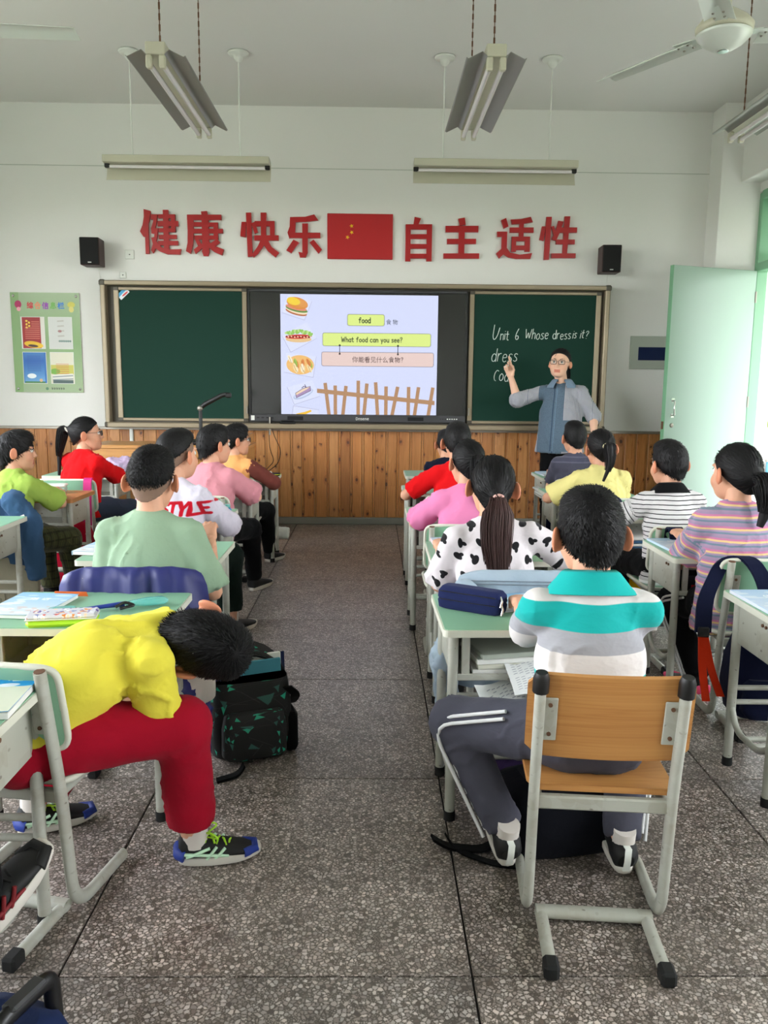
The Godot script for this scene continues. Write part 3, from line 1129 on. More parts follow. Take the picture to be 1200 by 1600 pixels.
const HAN := {
	"shi": "5 0,0.5 4;5 0,9.5 4;4 2.5,6 3;2.5 4,7.5 4,7.5 7,2.5 7;2.5 4,2.5 9.5,4.5 8.5;2.5 5.5,7.5 5.5;5 7,9 9.8;8 7,6 8.3",
	"wu": "1.5 1,0.8 3.5;0.6 3,4 3;2.5 0,2.5 10;0.3 7,4.2 5.8;6 0,4.6 4;5.2 2.5,9.5 2.5,9 8.5,8 9.5,7 9;6.8 2.8,4.4 7.5;8.2 2.8,5.4 9.2",
	"ni": "2.5 0,0.3 4.5;1.6 3,1.6 10;5 0,3.8 3.5;4.6 2,9.5 2,8.8 3.5;6.8 3.5,6.8 9.5,5.8 9;5 5,4 8;8.5 5,9.8 8",
	"neng": "2.5 0,1 2.5,4.5 2.3;3.6 1.2,4.8 3;1 4,1 10;1 4,4.3 4,4.3 9.6,3.6 9.6;1 6,4.3 6;1 7.8,4.3 7.8;6 0,6 4,9.5 4,9.5 3;9 0.8,6 2.2;6 5,6 9.5,9.6 9.5,9.6 8.4;9 5.8,6 7.4",
	"kan": "8 0,2 1;1 2.2,9 2.2;0.3 4,9.7 4;5 1,3.8 4,0.5 7;3 5,8 5,8 10,3 10,3 5;3 6.6,8 6.6;3 8.3,8 8.3",
	"jian": "2 0.5,8 0.5,8 6;2 0.5,2 6;5 2,4.8 6,3.5 8.5,0.8 10;6 6.3,6 9.5,9.5 9.5,9.5 7.8", "shen": "2.8 0,0.4 5;1.8 3.4,1.8 10;3.6 4,9.8 4;6.7 0,6.7 10", "me": "4.5 0,0.8 5;6 2.5,1.5 9,8.5 8.4;6.8 6,9.4 9.8",
	"zong": "2.5 0,0.8 3,3.4 3,0.6 6,4 5.5;0.5 9,4 7.8;7 0,7.2 1.2;4.6 3,4.8 1.8,9.6 1.8,9.2 3;5.6 4,8.8 4;4.6 6,9.8 6;7.2 6,7.2 9.8,6.4 9.4;5.8 7.4,4.6 9;8.6 7.4,9.8 9",
	"he": "5 0,0.4 4.6;5 0,9.6 4.6;3 4,7 4;2.3 5.8,7.7 5.8,7.7 9.8,2.3 9.8,2.3 5.8", "xin": "2.6 0,0.3 5;1.7 3.2,1.7 10;6.3 0,6.8 1;3.6 2,9.6 2;4.4 3.6,8.8 3.6;4.4 5.1,8.8 5.1;4.4 6.6,8.8 6.6,8.8 9.8,4.4 9.8,4.4 6.6",
	"xi": "5 0,4.4 1;2.5 1,7.5 1,7.5 6,2.5 6,2.5 1;2.5 2.7,7.5 2.7;2.5 4.3,7.5 4.3;0.8 7,0.4 9.6;2.6 7,2.8 9.4,6.6 9.6,7 8.4;4.6 6.8,5.4 8.2;8.2 6.8,9.4 8.8",
	"lan": "0.3 2.8,4 2.8;2.2 0,2.2 10;2.2 3,0.3 7;2.2 3.4,3.8 5.6;5.2 0.3,5.8 1.6;8.6 0,7.8 1.6;4.6 2.6,9.6 2.6;5.2 5.4,9 5.4;4.2 9,10 9",
	"yu": "1 0.6,2 1.6;0.4 3.5,2 3.5,2 8.6,3.4 7.4;3.8 1,9.4 1;6.4 1,5.6 4;4.4 2.6,8.6 2.6,8.2 4;3.4 4,9.8 4;4.4 5.8,8.8 5.8,8.8 9.6,4.4 9.6,4.4 5.8",
}


func strokes(code: String) -> Array:
	var out := []
	for s in code.split(";"):
		var line := []
		for p in s.split(","):
			var q := p.split(" ")
			line.append(Vector2(float(q[0]), float(q[1])))
		out.append(line)
	return out


# writes Latin text with its baseline at «at»; unit is the size of one pen unit; returns the width
func write_on(im: Image, text: String, at: Vector2, unit: float, wd: float, col: Color, gap := 1.3) -> float:
	var x := 0.0
	for ch in text:
		if not PEN.has(ch):
			x += 3.2 * unit
			continue
		var wide := 0.0
		for s in strokes(PEN[ch]):
			var ps := []
			for p in s:
				ps.append(at + Vector2(x + p.x * unit, -p.y * unit))
				wide = maxf(wide, p.x)
			ink(im, ps, wd, col)
		x += (wide + gap) * unit
	return x


func han_on(im: Image, key: String, at: Vector2, size: float, wd: float, col: Color) -> void:
	for s in strokes(HAN[key]):
		var ps := []
		for p in s:
			ps.append(at + p * size / 10.0)
		ink(im, ps, wd, col)


func screen_image() -> Image:
	var bg := Color(0.83, 0.855, 0.975)
	var im := canvas(1024, 778, bg)
	var u := 1.39
	var o := Vector2(178, 96)
	var lilac := Color(0.62, 0.62, 0.72)
	# photo cards down the left edge
	for q in [[[184, 180], [290, 214], [325, 128], [215, 96]], [[184, 285], [225, 362], [347, 297], [300, 222]], [[194, 455], [330, 478], [345, 380], [205, 364]], [[207, 525], [240, 606], [360, 566], [325, 490]], [[230, 652], [235, 612], [357, 630], [355, 655]]]:
		var ps := []
		for p in q:
			ps.append((Vector2(p[0], p[1]) - o) * u)
		ps.append(ps[0])
		fill_poly(im, PackedVector2Array(ps), Color(0.855, 0.88, 0.985))
		ink(im, [ps[0], ps[1], ps[2]], 2.0, lilac)
	var at := func(x: float, y: float) -> Vector2: return (Vector2(x, y) - o) * u
	# burger
	blot(im, at.call(252, 178), Vector2(70, 18), 0.25, Color(0.72, 0.42, 0.25))
	blot(im, at.call(254, 170), Vector2(72, 20), 0.25, Color(0.94, 0.86, 0.74))
	blot(im, at.call(254, 164), Vector2(72, 17), 0.22, Color(0.36, 0.55, 0.25))
	blot(im, at.call(252, 158), Vector2(70, 15), 0.22, Color(0.86, 0.55, 0.45))
	blot(im, at.call(257, 137), Vector2(70, 36), 0.25, Color(0.86, 0.56, 0.26))
	blot(im, at.call(240, 128), Vector2(44, 24), 0.25, Color(0.95, 0.82, 0.25))
	for k in 40:
		blot(im, at.call(262 + (k * 37 % 41), 122 + (k * 53 % 32)), Vector2(1.6, 1.6), 0.0, Color(0.96, 0.86, 0.62))
	# long roll
	blot(im, at.call(262, 302), Vector2(84, 20), 0.0, Color(0.90, 0.76, 0.55))
	blot(im, at.call(262, 290), Vector2(86, 14), -0.03, Color(0.80, 0.22, 0.18))
	for k in 16:
		blot(im, at.call(207 + k * 7.4, 289 + (k % 3) * 2), Vector2(6, 4), 0.4, Color(0.95, 0.83, 0.72) if k % 2 else Color(0.36, 0.12, 0.10))
	for k in 18:
		blot(im, at.call(208 + k * 6.6, 274 - 12.0 * sin(k * 0.18) + (k * 29 % 9)), Vector2(15, 9), k * 0.7, Color(0.58, 0.78, 0.38) if k % 3 else Color(0.74, 0.87, 0.55))
	# plate of sandwiches
	blot(im, at.call(269, 420), Vector2(90, 62), 0.05, Color(0.93, 0.74, 0.45))
	for k in 11:
		blot(im, at.call(222 + (k * 31 % 96), 394 + (k * 23 % 48)), Vector2(11, 28), -0.5 + (k % 3) * 0.25, [Color(0.98, 0.93, 0.80), Color(0.86, 0.52, 0.24), Color(0.97, 0.88, 0.66), Color(0.60, 0.76, 0.32)][k % 4])
		ink(im, [at.call(216 + (k * 31 % 96), 382 + (k * 23 % 48)), at.call(228 + (k * 31 % 96), 412 + (k * 23 % 48))], 2.0, Color(0.50, 0.32, 0.18))
	# slice of cake
	blot(im, at.call(283, 556), Vector2(70, 24), -0.42, Color(0.70, 0.76, 0.86))
	blot(im, at.call(283, 554), Vector2(64, 19), -0.42, bg)
	fill_poly(im, PackedVector2Array([at.call(248, 560), at.call(250, 574), at.call(318, 540), at.call(314, 520)]), Color(0.66, 0.56, 0.72))
	fill_poly(im, PackedVector2Array([at.call(246, 552), at.call(282, 530), at.call(316, 520), at.call(300, 534), at.call(250, 562)]), Color(0.93, 0.82, 0.72))
	ink(im, [at.call(246, 552), at.call(282, 530), at.call(316, 520), at.call(318, 540), at.call(250, 574), at.call(246, 552)], 2.5, Color(0.25, 0.20, 0.30))
	ink(im, [at.call(276, 528), at.call(285, 520), at.call(296, 524), at.call(290, 512)], 4.0, Color(0.30, 0.22, 0.34))
	fill_poly(im, PackedVector2Array([at.call(245, 650), at.call(290, 640), at.call(318, 630), at.call(322, 638), at.call(285, 655)]), Color(0.95, 0.76, 0.22))
	# fence
	var fence := Color(0.70, 0.54, 0.40)
	for q in [[386, 503, 405, 656], [434, 515, 435, 656], [485, 516, 470, 655], [543, 491, 543, 656], [584, 504, 570, 658], [625, 498, 636, 656], [675, 517, 675, 660], [730, 518, 704, 656], [782, 518, 781, 660], [829, 519, 811, 656], [897, 520, 876, 658]]:
		var a: Vector2 = at.call(q[0], q[1])
		var b: Vector2 = at.call(q[2], q[3])
		var s := (b - a).orthogonal().normalized() * 11.5
		fill_poly(im, PackedVector2Array([a - s, a + s, b + s, b - s]), fence)
	fill_poly(im, PackedVector2Array([at.call(348, 530), at.call(906, 583), at.call(906, 603), at.call(348, 550)]), fence)
	# caption boxes with dotted rims
	for q in [[491, 185, 664, 237, Color(0.86, 0.93, 0.54)], [375, 271, 883, 331, Color(0.86, 0.93, 0.54)], [370, 359, 898, 424, Color(0.90, 0.80, 0.78)]]:
		var a: Vector2 = at.call(q[0], q[1])
		var b: Vector2 = at.call(q[2], q[3])
		var poly := PackedVector2Array()
		for p in round_rect(b.x - a.x, b.y - a.y, 12.0):
			poly.append(p + (a + b) * 0.5)
		fill_poly(im, poly, q[4])
		poly.append(poly[0])
		var run := 0.0
		for j in poly.size() - 1:
			var l := poly[j].distance_to(poly[j + 1])
			while run < l:
				blot(im, poly[j].lerp(poly[j + 1], run / l), Vector2(2.1, 2.1), 0.0, Color(0.28, 0.28, 0.34))
				run += 7.0
			run -= l
	for x in [455, 729]:
		ink(im, [at.call(x, 328), at.call(x, 367)], 4.0, Color(0.12, 0.12, 0.15))
		blot(im, at.call(x, 328), Vector2(6, 6), 0.0, Color(0.1, 0.1, 0.12))
		blot(im, at.call(x, 367), Vector2(6, 6), 0.0, Color(0.1, 0.1, 0.12))
	var dark := Color(0.13, 0.18, 0.10)
	write_on(im, "food", at.call(544, 224), 4.15, 5.0, dark, 1.2)
	write_on(im, "What food can you see?", at.call(463, 312), 3.9, 4.4, dark, 1.35)
	var kx := 672.0
	for k in ["shi", "wu"]:
		han_on(im, k, at.call(kx, 207), 33.0, 2.6, Color(0.30, 0.32, 0.38))
		kx += 31
	kx = 515.0
	for k in ["ni", "neng", "kan", "jian", "shen", "me", "shi", "wu"]:
		han_on(im, k, at.call(kx, 380), 36.0, 3.0, Color(0.30, 0.22, 0.22))
		kx += 28.4
	write_on(im, "?", at.call(744, 403), 3.7, 3.4, Color(0.30, 0.22, 0.22))
	return im


func build_board() -> void:
	var z := -7.95
	var b := thing("blackboard", "wide green sliding blackboard in a champagne metal frame with chalk writing", "blackboard", Vector3(0, 0, z))
	# outer frame
	obj("backing", one_box(Vector3(-0.151, 1.63, -0.07), Vector3(4.70, 1.30, 0.08), 0.0), M.champagne_dark, b)
	for q in [[Vector3(-0.151, 2.288, -0.03), Vector3(4.72, 0.044, 0.17)], [Vector3(-0.151, 0.975, -0.02), Vector3(4.72, 0.05, 0.19)], [Vector3(-2.510, 1.63, -0.03), Vector3(0.045, 1.30, 0.17)], [Vector3(2.208, 1.63, -0.03), Vector3(0.045, 1.30, 0.17)]]:
		obj("frame_rail", one_box(q[0], q[1], 0.008), M.champagne, b)
	for x in [-2.512, 2.21]:
		for y in [0.977, 2.288]:
			obj("corner_cap", one_box(Vector3(x, y, -0.028), Vector3(0.058, 0.056, 0.18), 0.012), M.champagne_dark, b)
	for q in [[-2.425, -1.178], [0.915, 2.163]]:
		var l: float = q[0]
		var r: float = q[1]
		obj("writing_surface", one_box(Vector3((l + r) / 2, 1.63, -0.018), Vector3(r - l - 0.04, 1.20, 0.012), 0.001), M.board_green, b)
		for x in [l + 0.024, r - 0.024]:
			obj("stile", one_box(Vector3(x, 1.63, -0.012), Vector3(0.048, 1.24, 0.026), 0.005), M.champagne, b)
		for y in [1.026, 2.240]:
			obj("rail", one_box(Vector3((l + r) / 2, y, -0.012), Vector3(r - l - 0.09, 0.028, 0.026), 0.005), M.champagne, b)
		for y in [1.026, 2.240]:
			for x in [l + 0.024, r - 0.024]:
				obj("corner_cap", one_box(Vector3(x, y, -0.010), Vector3(0.05, 0.034, 0.028), 0.004), M.champagne_dark, b)
	for x in [-1.19, 0.93]:
		obj("latch", one_box(Vector3(x, 1.125, 0.012), Vector3(0.014, 0.07, 0.02), 0.003), M.steel_trim, b)
	# chalk: real little ridges of chalk on the surface
	var g := G.new()
	for q in [["U", 1.138, 1.806, 0.0175, 0.13], ["nit", 1.212, 1.806, 0.0115, 0.08], ["6", 1.352, 1.808, 0.013, 0.12], ["Whose", 1.448, 1.815, 0.0118, 0.14], ["dress", 1.712, 1.818, 0.0108, 0.08], ["is", 1.900, 1.826, 0.0100, 0.2], ["it", 1.972, 1.828, 0.0100, 0.2], ["?", 2.022, 1.826, 0.009, 0.2], ["dress", 1.132, 1.602, 0.0155, 0.14], ["Coat", 1.157, 1.418, 0.0140, 0.14]]:
		var x: float = q[1]
		var k := 0
		for ch in q[0]:
			var wide := 0.0
			for s in strokes(PEN[ch]):
				var ps := []
				for p in s:
					ps.append(Vector3(x + p.x * q[3] * 0.78 + p.y * q[3] * q[4], q[2] + p.y * q[3] + sin(k * 2.1) * 0.004, -0.0105))
					wide = maxf(wide, p.x)
				if ps.size() > 2:
					ps = rounded(ps, 0.02, 3)
				g.tube(ps, 0.0034, 5, Vector3.BACK)
			x += (wide * 0.78 + 0.75) * q[3]
			k += 1
	obj("chalk_writing", g, M.chalk, b)
	# worn sticker in the corner
	var si := canvas(64, 64, Color(0.86, 0.90, 0.93))
	fill_poly(si, PackedVector2Array([Vector2(0, 0), Vector2(64, 0), Vector2(64, 26), Vector2(0, 30)]), Color(0.25, 0.62, 0.82))
	blot(si, Vector2(38, 46), Vector2(20, 8), 0.1, Color(0.85, 0.25, 0.25))
	var sm := mat("sticker", Color.WHITE, 0.5)
	sm.albedo_texture = tex_of(si)
	var sg := G.new()
	sg.face([Vector3(-0.055, -0.03, 0.0), Vector3(0.055, -0.03, 0.0), Vector3(0.055, 0.03, 0.0), Vector3(-0.055, 0.03, 0.0)], Vector3.BACK, Vector3(9.0, 0, 0), Vector3(0, -16.0, 0), Vector2(0.5, 0.5))
	var stick := obj("sticker", sg, sm, b)
	stick.position = Vector3(-2.335, 2.195, -0.0105)
	stick.rotation.z = 0.75
	# the interactive screen in the middle
	var d := thing("display_screen", "large interactive screen showing a food lesson between the green boards", "screen", Vector3(0, 0, z))
	obj("cabinet", one_box(Vector3(-0.135, 1.630, -0.005), Vector3(2.078, 1.225, 0.05), 0.012), M.bezel, d)
	obj("lower_panel", one_box(Vector3(-0.135, 1.052, 0.012), Vector3(2.07, 0.075, 0.046), 0.008), M.bezel_grey, d)
	for q in [[-1.16, 1.655, 0.028, 1.19], [0.888, 1.655, 0.028, 1.19]]:
		obj("bezel", one_box(Vector3(q[0], q[1], 0.012), Vector3(q[2], q[3], 0.044), 0.006), M.bezel, d)
	obj("bezel", one_box(Vector3(-0.135, 2.236, 0.012), Vector3(2.07, 0.026, 0.044), 0.006), M.bezel_grey, d)
	obj("glass", one_box(Vector3(-0.135, 1.650, 0.019), Vector3(2.03, 1.15, 0.006), 0.0), mat("screen_glass", Color(0.045, 0.046, 0.05), 0.16, 0.0, 0.6), d)
	var pic := mat("screen_picture", Color(0.02, 0.02, 0.02), 0.25)
	pic.emission_enabled = true
	pic.emission_texture = tex_of(screen_image())
	pic.emission = Color.WHITE
	pic.emission_operator = BaseMaterial3D.EMISSION_OP_MULTIPLY
	pic.emission_energy_multiplier = 0.045
	var pg := G.new()
	var w := 1.481
	var h := 1.125
	pg.face([Vector3(-w / 2, -h / 2, 0), Vector3(w / 2, -h / 2, 0), Vector3(w / 2, h / 2, 0), Vector3(-w / 2, h / 2, 0)], Vector3.BACK, Vector3(1.0 / w, 0, 0), Vector3(0, -1.0 / h, 0), Vector2(0.5, 0.5))
	var pn := obj("picture", pg, pic, d)
	pn.position = Vector3(-0.1235, 1.6425, 0.0235)
	var al := AreaLight3D.new()
	al.name = "screen_light"
	al.area_size = Vector2(w, h)
	al.area_range = 14.0
	al.area_attenuation = 2.0
	al.light_color = Color(0.85, 0.88, 1.0)
	al.light_energy = 0.012
	al.shadow_enabled = true
	al.position = Vector3(-0.1235, 1.6425, 0.04)
	al.rotation.y = PI
	d.add_child(al, true)
	obj("speaker_grille", one_box(Vector3(-0.73, 1.052, 0.035), Vector3(0.15, 0.035, 0.004), 0.001), M.grille, d)
	obj("speaker_grille", one_box(Vector3(0.42, 1.052, 0.035), Vector3(0.15, 0.035, 0.004), 0.001), M.grille, d)
	obj("port_label", one_box(Vector3(-1.135, 1.052, 0.036), Vector3(0.034, 0.045, 0.003), 0.001), M.white_plastic, d)
	for k in 4:
		obj("port", one_box(Vector3(-1.085 + k * 0.045, 1.054, 0.036), Vector3(0.026, 0.012, 0.003), 0.001), M.black_plastic, d)
	for k in 8:
		obj("button", one_box(Vector3(0.66 + k * 0.022, 1.054, 0.036), Vector3(0.012, 0.010, 0.004), 0.001), M.white_plastic if k > 2 else M.black_plastic, d)
	var tm := TextMesh.new()
	tm.text = "Dnsene"
	tm.font_size = 16
	tm.pixel_size = 0.0022
	tm.depth = 0.002
	var tl := obj("maker_lettering", tm, M.white_plastic, d)
	tl.position = Vector3(-0.09, 1.052, 0.036)
	# cables that hang from the screen to the front desk
	var cb := thing("cable", "thin black cables hanging from the screen's left end to the front desk", "cable", Vector3(-0.95, 0.62, -7.92))
	obj("cable_strand", one_tube(rounded([Vector3(-0.03, 0.44, 0.03), Vector3(-0.03, 0.25, 0.03), Vector3(-0.02, 0.12, 0.04), Vector3(0.03, 0.03, 0.10), Vector3(-0.05, -0.06, 0.3)], 0.06), 0.0035, 6), M.black_rubber, cb)
	obj("cable_strand", one_tube(rounded([Vector3(-0.01, 0.44, 0.03), Vector3(0.01, 0.28, 0.03), Vector3(0.09, 0.12, 0.04), Vector3(0.06, 0.0, 0.08), Vector3(-0.02, -0.06, 0.3)], 0.06), 0.0035, 6), M.black_rubber, cb)
	obj("plug", one_tube([Vector3(-0.02, 0.44, 0.03), Vector3(-0.02, 0.27, 0.03)], 0.008, 8), M.steel_trim, cb)
	var er := thing("board_eraser", "black felt board eraser lying on the ledge under the screen", "eraser", Vector3(-0.80, 1.0, -7.885))
	obj("felt", one_box(Vector3(0, 0.009, 0), Vector3(0.15, 0.018, 0.05), 0.005), M.black_rubber, er)
	obj("grip", one_box(Vector3(0, 0.026, 0), Vector3(0.13, 0.016, 0.04), 0.007), M.black_plastic, er)


# ---------------------------------------------------------------- the red wall lettering and the other things on the front wall
const BIG := {
	"a": ["62 70,104 82,98 130,88 160,88 352,66 352,66 245,55 243,35 210,52 170,62 120", "104 103,147 103,140 150,130 190,148 190,142 240,133 270,165 310,215 325,287 322,280 357,200 355,150 335,128 318,112 348,100 330,112 290,104 250,122 245,124 225,106 222,104 190,118 150,120 135,104 135", "180 75,213 75,213 325,180 325", "150 103,255 103,255 128,150 128", "145 145,272 145,272 178,145 178", "150 190,255 190,255 215,150 215", "228 103,255 103,255 215,228 215", "150 232,260 232,260 258,150 258", "145 270,268 270,268 298,145 298"],
	"b": ["415 85,452 82,456 110,418 110", "328 105,540 105,540 138,328 138", "328 105,368 105,366 240,360 300,345 352,316 335,328 280,330 200", "368 152,518 155,518 181,368 179", "366 194,548 194,548 222,366 222", "370 236,518 236,518 262,370 262", "490 155,518 155,518 262,490 262", "418 138,460 138,460 345,452 366,425 366,415 335,418 330", "375 262,395 255,412 290,390 300", "365 325,415 285,425 310,375 352", "470 285,510 258,530 280,490 310", "455 270,490 300,552 325,540 362,490 340,455 310"],
	"c": ["692 92,724 92,730 370,700 372", "665 150,692 150,688 248,655 240", "724 160,745 150,765 215,745 225", "783 92,818 92,815 260,800 300,765 350,735 375,728 355,765 300,783 260", "745 145,868 145,868 178,745 178", "840 145,868 145,868 240,840 240", "742 235,893 235,893 268,742 268", "800 260,825 262,850 310,895 345,872 375,825 335,795 290"],
	"d": ["965 120,1060 118,1115 103,1140 140,1060 150,1000 152,995 220,960 255,948 218,962 180", "960 218,1152 218,1152 252,960 252", "1040 160,1075 160,1073 345,1060 375,1025 375,1015 340,1040 345", "985 262,1020 280,970 348,940 330", "1085 280,1110 262,1162 325,1140 350"],
	"e": ["98 78,138 88,122 128,92 125", "43 125,75 125,75 360,43 360", "175 125,208 125,208 360,175 360", "43 125,208 125,208 158,43 158", "70 188,180 188,180 218,70 218", "70 250,180 250,180 280,70 280", "70 312,180 312,180 342,70 342"],
	"f": ["370 90,410 83,417 128,380 133", "292 135,497 135,497 175,292 175", "303 217,484 217,484 250,303 250", "282 310,506 310,506 343,282 343", "375 175,412 175,412 312,375 312"],
	"g": ["637 100,668 85,684 138,655 152", "615 172,678 172,678 275,700 305,760 318,838 308,828 345,740 345,690 335,660 315,632 342,612 310,645 280,645 205,617 205", "698 95,760 92,822 78,836 112,770 122,705 125", "693 145,842 145,842 178,693 178", "752 120,780 120,780 205,752 205", "707 203,735 203,735 300,707 300", "790 203,822 203,822 300,790 300", "707 203,822 203,822 232,707 232", "707 260,822 260,822 288,707 288"],
	"h": ["895 138,918 138,908 230,880 222", "920 78,953 78,945 350,912 352", "953 140,968 135,985 180,968 190", "995 102,1028 108,1010 170,985 230,957 220,980 165", "1033 75,1068 75,1057 315,1028 315", "1000 145,1114 145,1114 178,1000 178", "985 222,1103 222,1103 252,985 252", "960 310,1112 310,1112 340,960 340"],
}


func build_wall_things() -> void:
	var words := {"a": "first raised red character on the front wall, at the far left", "b": "second raised red character from the left on the front wall", "c": "third raised red character from the left, after the first gap", "d": "raised red character just left of the red flag", "e": "raised red character just right of the red flag", "f": "red character of three bars and an upright, second right of the flag", "g": "red character with a sweeping foot stroke, second from the right end", "h": "last raised red character on the front wall, nearest the right speaker"}
	for key in BIG:
		var g := G.new()
		var left: bool = key < "e"
		var polys := []
		var lo := Vector2(1e9, 1e9)
		var hi := -lo
		for code in BIG[key]:
			var poly := PackedVector2Array()
			for p in strokes(code)[0]:
				# the sign's units: a quarter of 6 mm, y down
				var q := Vector2((210.0 if left else 620.0) + p.x / 4.0, (310.0 if left else 320.0) + p.y / 4.0)
				var w := Vector2(-2.179 + (q.x - 219.0) * 0.006035, 2.962 - (q.y - 329.0 - (q.x - 219.0) * 0.0128) * 0.00571)
				poly.append(w)
				lo = lo.min(w)
				hi = hi.max(w)
			polys.append(poly)
		var mid := (lo + hi) * 0.5
		for k in polys.size():
			var q := PackedVector2Array()
			for p in polys[k]:
				q.append(p - mid)
			g.prism(q, 0.002, 0.030 + k * 0.0002)
		var o := obj("wall_character", g, M.letter_red)
		o.position = Vector3(mid.x, mid.y, WALL)
		tag(o, words[key], "lettering", "raised red characters over the blackboard")
	var fl := thing("flag_panel", "red flag panel with small yellow stars amid the red characters", "flag", Vector3(-0.122, 2.750, WALL))
	obj("panel", one_box(Vector3(0, 0, 0.012), Vector3(0.616, 0.412, 0.02), 0.003), M.flag_red, fl)
	for q in [[-0.080, 0.094, 0.2], [-0.078, 0.036, 0.5], [-0.118, -0.008, 0.9]]:
		var poly := PackedVector2Array()
		for k in 10:
			poly.append(Vector2.from_angle(PI / 2 + q[2] + k * PI / 5) * (0.020 if k % 2 == 0 else 0.009) + Vector2(q[0], q[1]))
		var g := G.new()
		g.prism(poly, 0.022, 0.026)
		obj("star", g, M.star_yellow, fl)
	for q in [[-2.59, 2.555, 0.05, "black wall speaker to the left of the red characters"], [2.205, 2.545, -0.04, "black wall speaker to the right of the red characters"]]:
		var s := thing("wall_speaker", q[3], "speaker", Vector3(q[0], q[1], WALL + 0.16), q[2], "pair of wall speakers")
		obj("cabinet", one_box(Vector3.ZERO, Vector3(0.175, 0.245, 0.19), 0.006), M.speaker_wood, s)
		obj("grille", one_box(Vector3(0, 0, 0.097), Vector3(0.165, 0.235, 0.012), 0.004), M.grille, s)
		obj("badge", one_box(Vector3(0, -0.10, 0.104), Vector3(0.032, 0.008, 0.003), 0.001), M.white_plastic, s)
		obj("bracket", one_box(Vector3(0, -0.03, -0.125), Vector3(0.05, 0.08, 0.07), 0.004), M.steel_trim, s)
		obj("lead", one_tube([Vector3(0.02, -0.12, -0.12), Vector3(0.02, -0.17, -0.14), Vector3(0.02, -0.22, -0.152)], 0.003, 6), M.white_plastic, s)
	for q in [[-2.29, 2.563, "small square white socket plate beside the left speaker"], [1.402, 0.395, "white socket plate low on the pine planks near the teacher"], [-2.36, 2.375, "tiny white cable plate above the blackboard's left corner"]]:
		var sz := 0.085 if q[1] != 2.375 else 0.06
		var s := thing("socket_plate", q[2], "socket", Vector3(q[0], q[1], WALL + (0.02 if q[1] < 1.0 else 0.0)))
		obj("plate", one_box(Vector3(0, 0, 0.006), Vector3(sz, sz, 0.012), 0.004), M.white_plastic, s)
		obj("hole", one_box(Vector3(0, 0, 0.0125), Vector3(0.012, 0.008, 0.002), 0.0), M.black_plastic, s)
	var cd := obj("conduit", one_box(Vector3(-2.33, 0.50, WALL + 0.03), Vector3(0.035, 0.86, 0.022), 0.004), M.white_plastic)
	tag(cd, "white vertical cable duct on the planks under the blackboard", "duct")
	var rp := thing("wall_panel", "grey wall panel with a dark blue window behind the open door", "panel", Vector3(2.72, 1.705, WALL))
	obj("plate", one_box(Vector3(0, 0, 0.01), Vector3(0.46, 0.315, 0.02), 0.004), M.panel_grey, rp)
	obj("window_glass", one_box(Vector3(0.02, -0.01, 0.021), Vector3(0.34, 0.125, 0.008), 0.002), M.panel_blue, rp)
	# information poster
	var ps := thing("poster_board", "mint green acrylic notice board with four pockets left of the blackboard", "notice board", Vector3(-3.105, 1.738, WALL))
	var im := canvas(330, 474, Color(0.53, 0.66, 0.45))
	for y in 474:
		var c := Color(0.53, 0.66, 0.45).lerp(Color(0.63, 0.71, 0.57), absf(y - 237.0) / 237.0)
		im.fill_rect(Rect2i(40, y, 290, 1), c)
	var tc := [Color(0.75, 0.10, 0.16), Color(0.90, 0.50, 0.35), Color(0.55, 0.22, 0.66), Color(0.42, 0.66, 0.30), Color(0.16, 0.45, 0.80)]
	var n := 0
	for k in ["zong", "he", "xin", "xi", "lan"]:
		han_on(im, k, Vector2(78 + n * 37, 46), 29.0, 4.4, tc[n])
		n += 1
	# two plain animal-like blots stand where the poster has its little drawings
	blot(im, Vector2(36, 56), Vector2(16, 18), 0.0, Color(0.68, 0.10, 0.34))
	blot(im, Vector2(38, 78), Vector2(10, 10), 0.0, Color(0.90, 0.62, 0.66))
	blot(im, Vector2(290, 56), Vector2(18, 14), 0.0, Color(0.80, 0.78, 0.35))
	blot(im, Vector2(290, 78), Vector2(12, 14), 0.0, Color(0.84, 0.80, 0.46))
	blot(im, Vector2(155, 456), Vector2(7, 7), 0.0, Color(0.35, 0.52, 0.40))
	for k in 6:
		ink(im, [Vector2(176 + k * 11, 452), Vector2(182 + k * 11, 452), Vector2(180 + k * 11, 460)], 2.0, Color(0.22, 0.26, 0.24))
		ink(im, [Vector2(176 + k * 11, 457), Vector2(184 + k * 11, 457)], 1.6, Color(0.22, 0.26, 0.24))
	var pm := mat("poster_print", Color.WHITE, 0.3, 0.0, 0.3)
	pm.albedo_texture = tex_of(im)
	obj("backing", one_box(Vector3(0, 0, 0.009), Vector3(0.652, 0.936, 0.012), 0.002), M.white_plastic, ps)
	var fg := G.new()
	fg.face([Vector3(-0.325, -0.467, 0.0165), Vector3(0.325, -0.467, 0.0165), Vector3(0.325, 0.467, 0.0165), Vector3(-0.325, 0.467, 0.0165)], Vector3.BACK, Vector3(1 / 0.65, 0, 0), Vector3(0, -1 / 0.934, 0), Vector2(0.5, 0.5))
	obj("print", fg, pm, ps)
	var sheets := [canvas(110, 150, Color(0.60, 0.04, 0.04)), canvas(110, 150, Color(0.80, 0.81, 0.79)), canvas(110, 150, Color(0.12, 0.42, 0.72)), canvas(110, 150, Color(0.85, 0.84, 0.76))]
	var s0: Image = sheets[0]
	s0.fill_rect(Rect2i(0, 0, 4, 150), Color(0.9, 0.9, 0.86))
	s0.fill_rect(Rect2i(92, 0, 18, 150), Color(0.86, 0.84, 0.80))
	for k in 5:
		blot(s0, Vector2(26 + (k % 2) * 12, 18 + k * 8), Vector2(6, 5), k, Color(0.92, 0.78, 0.25))
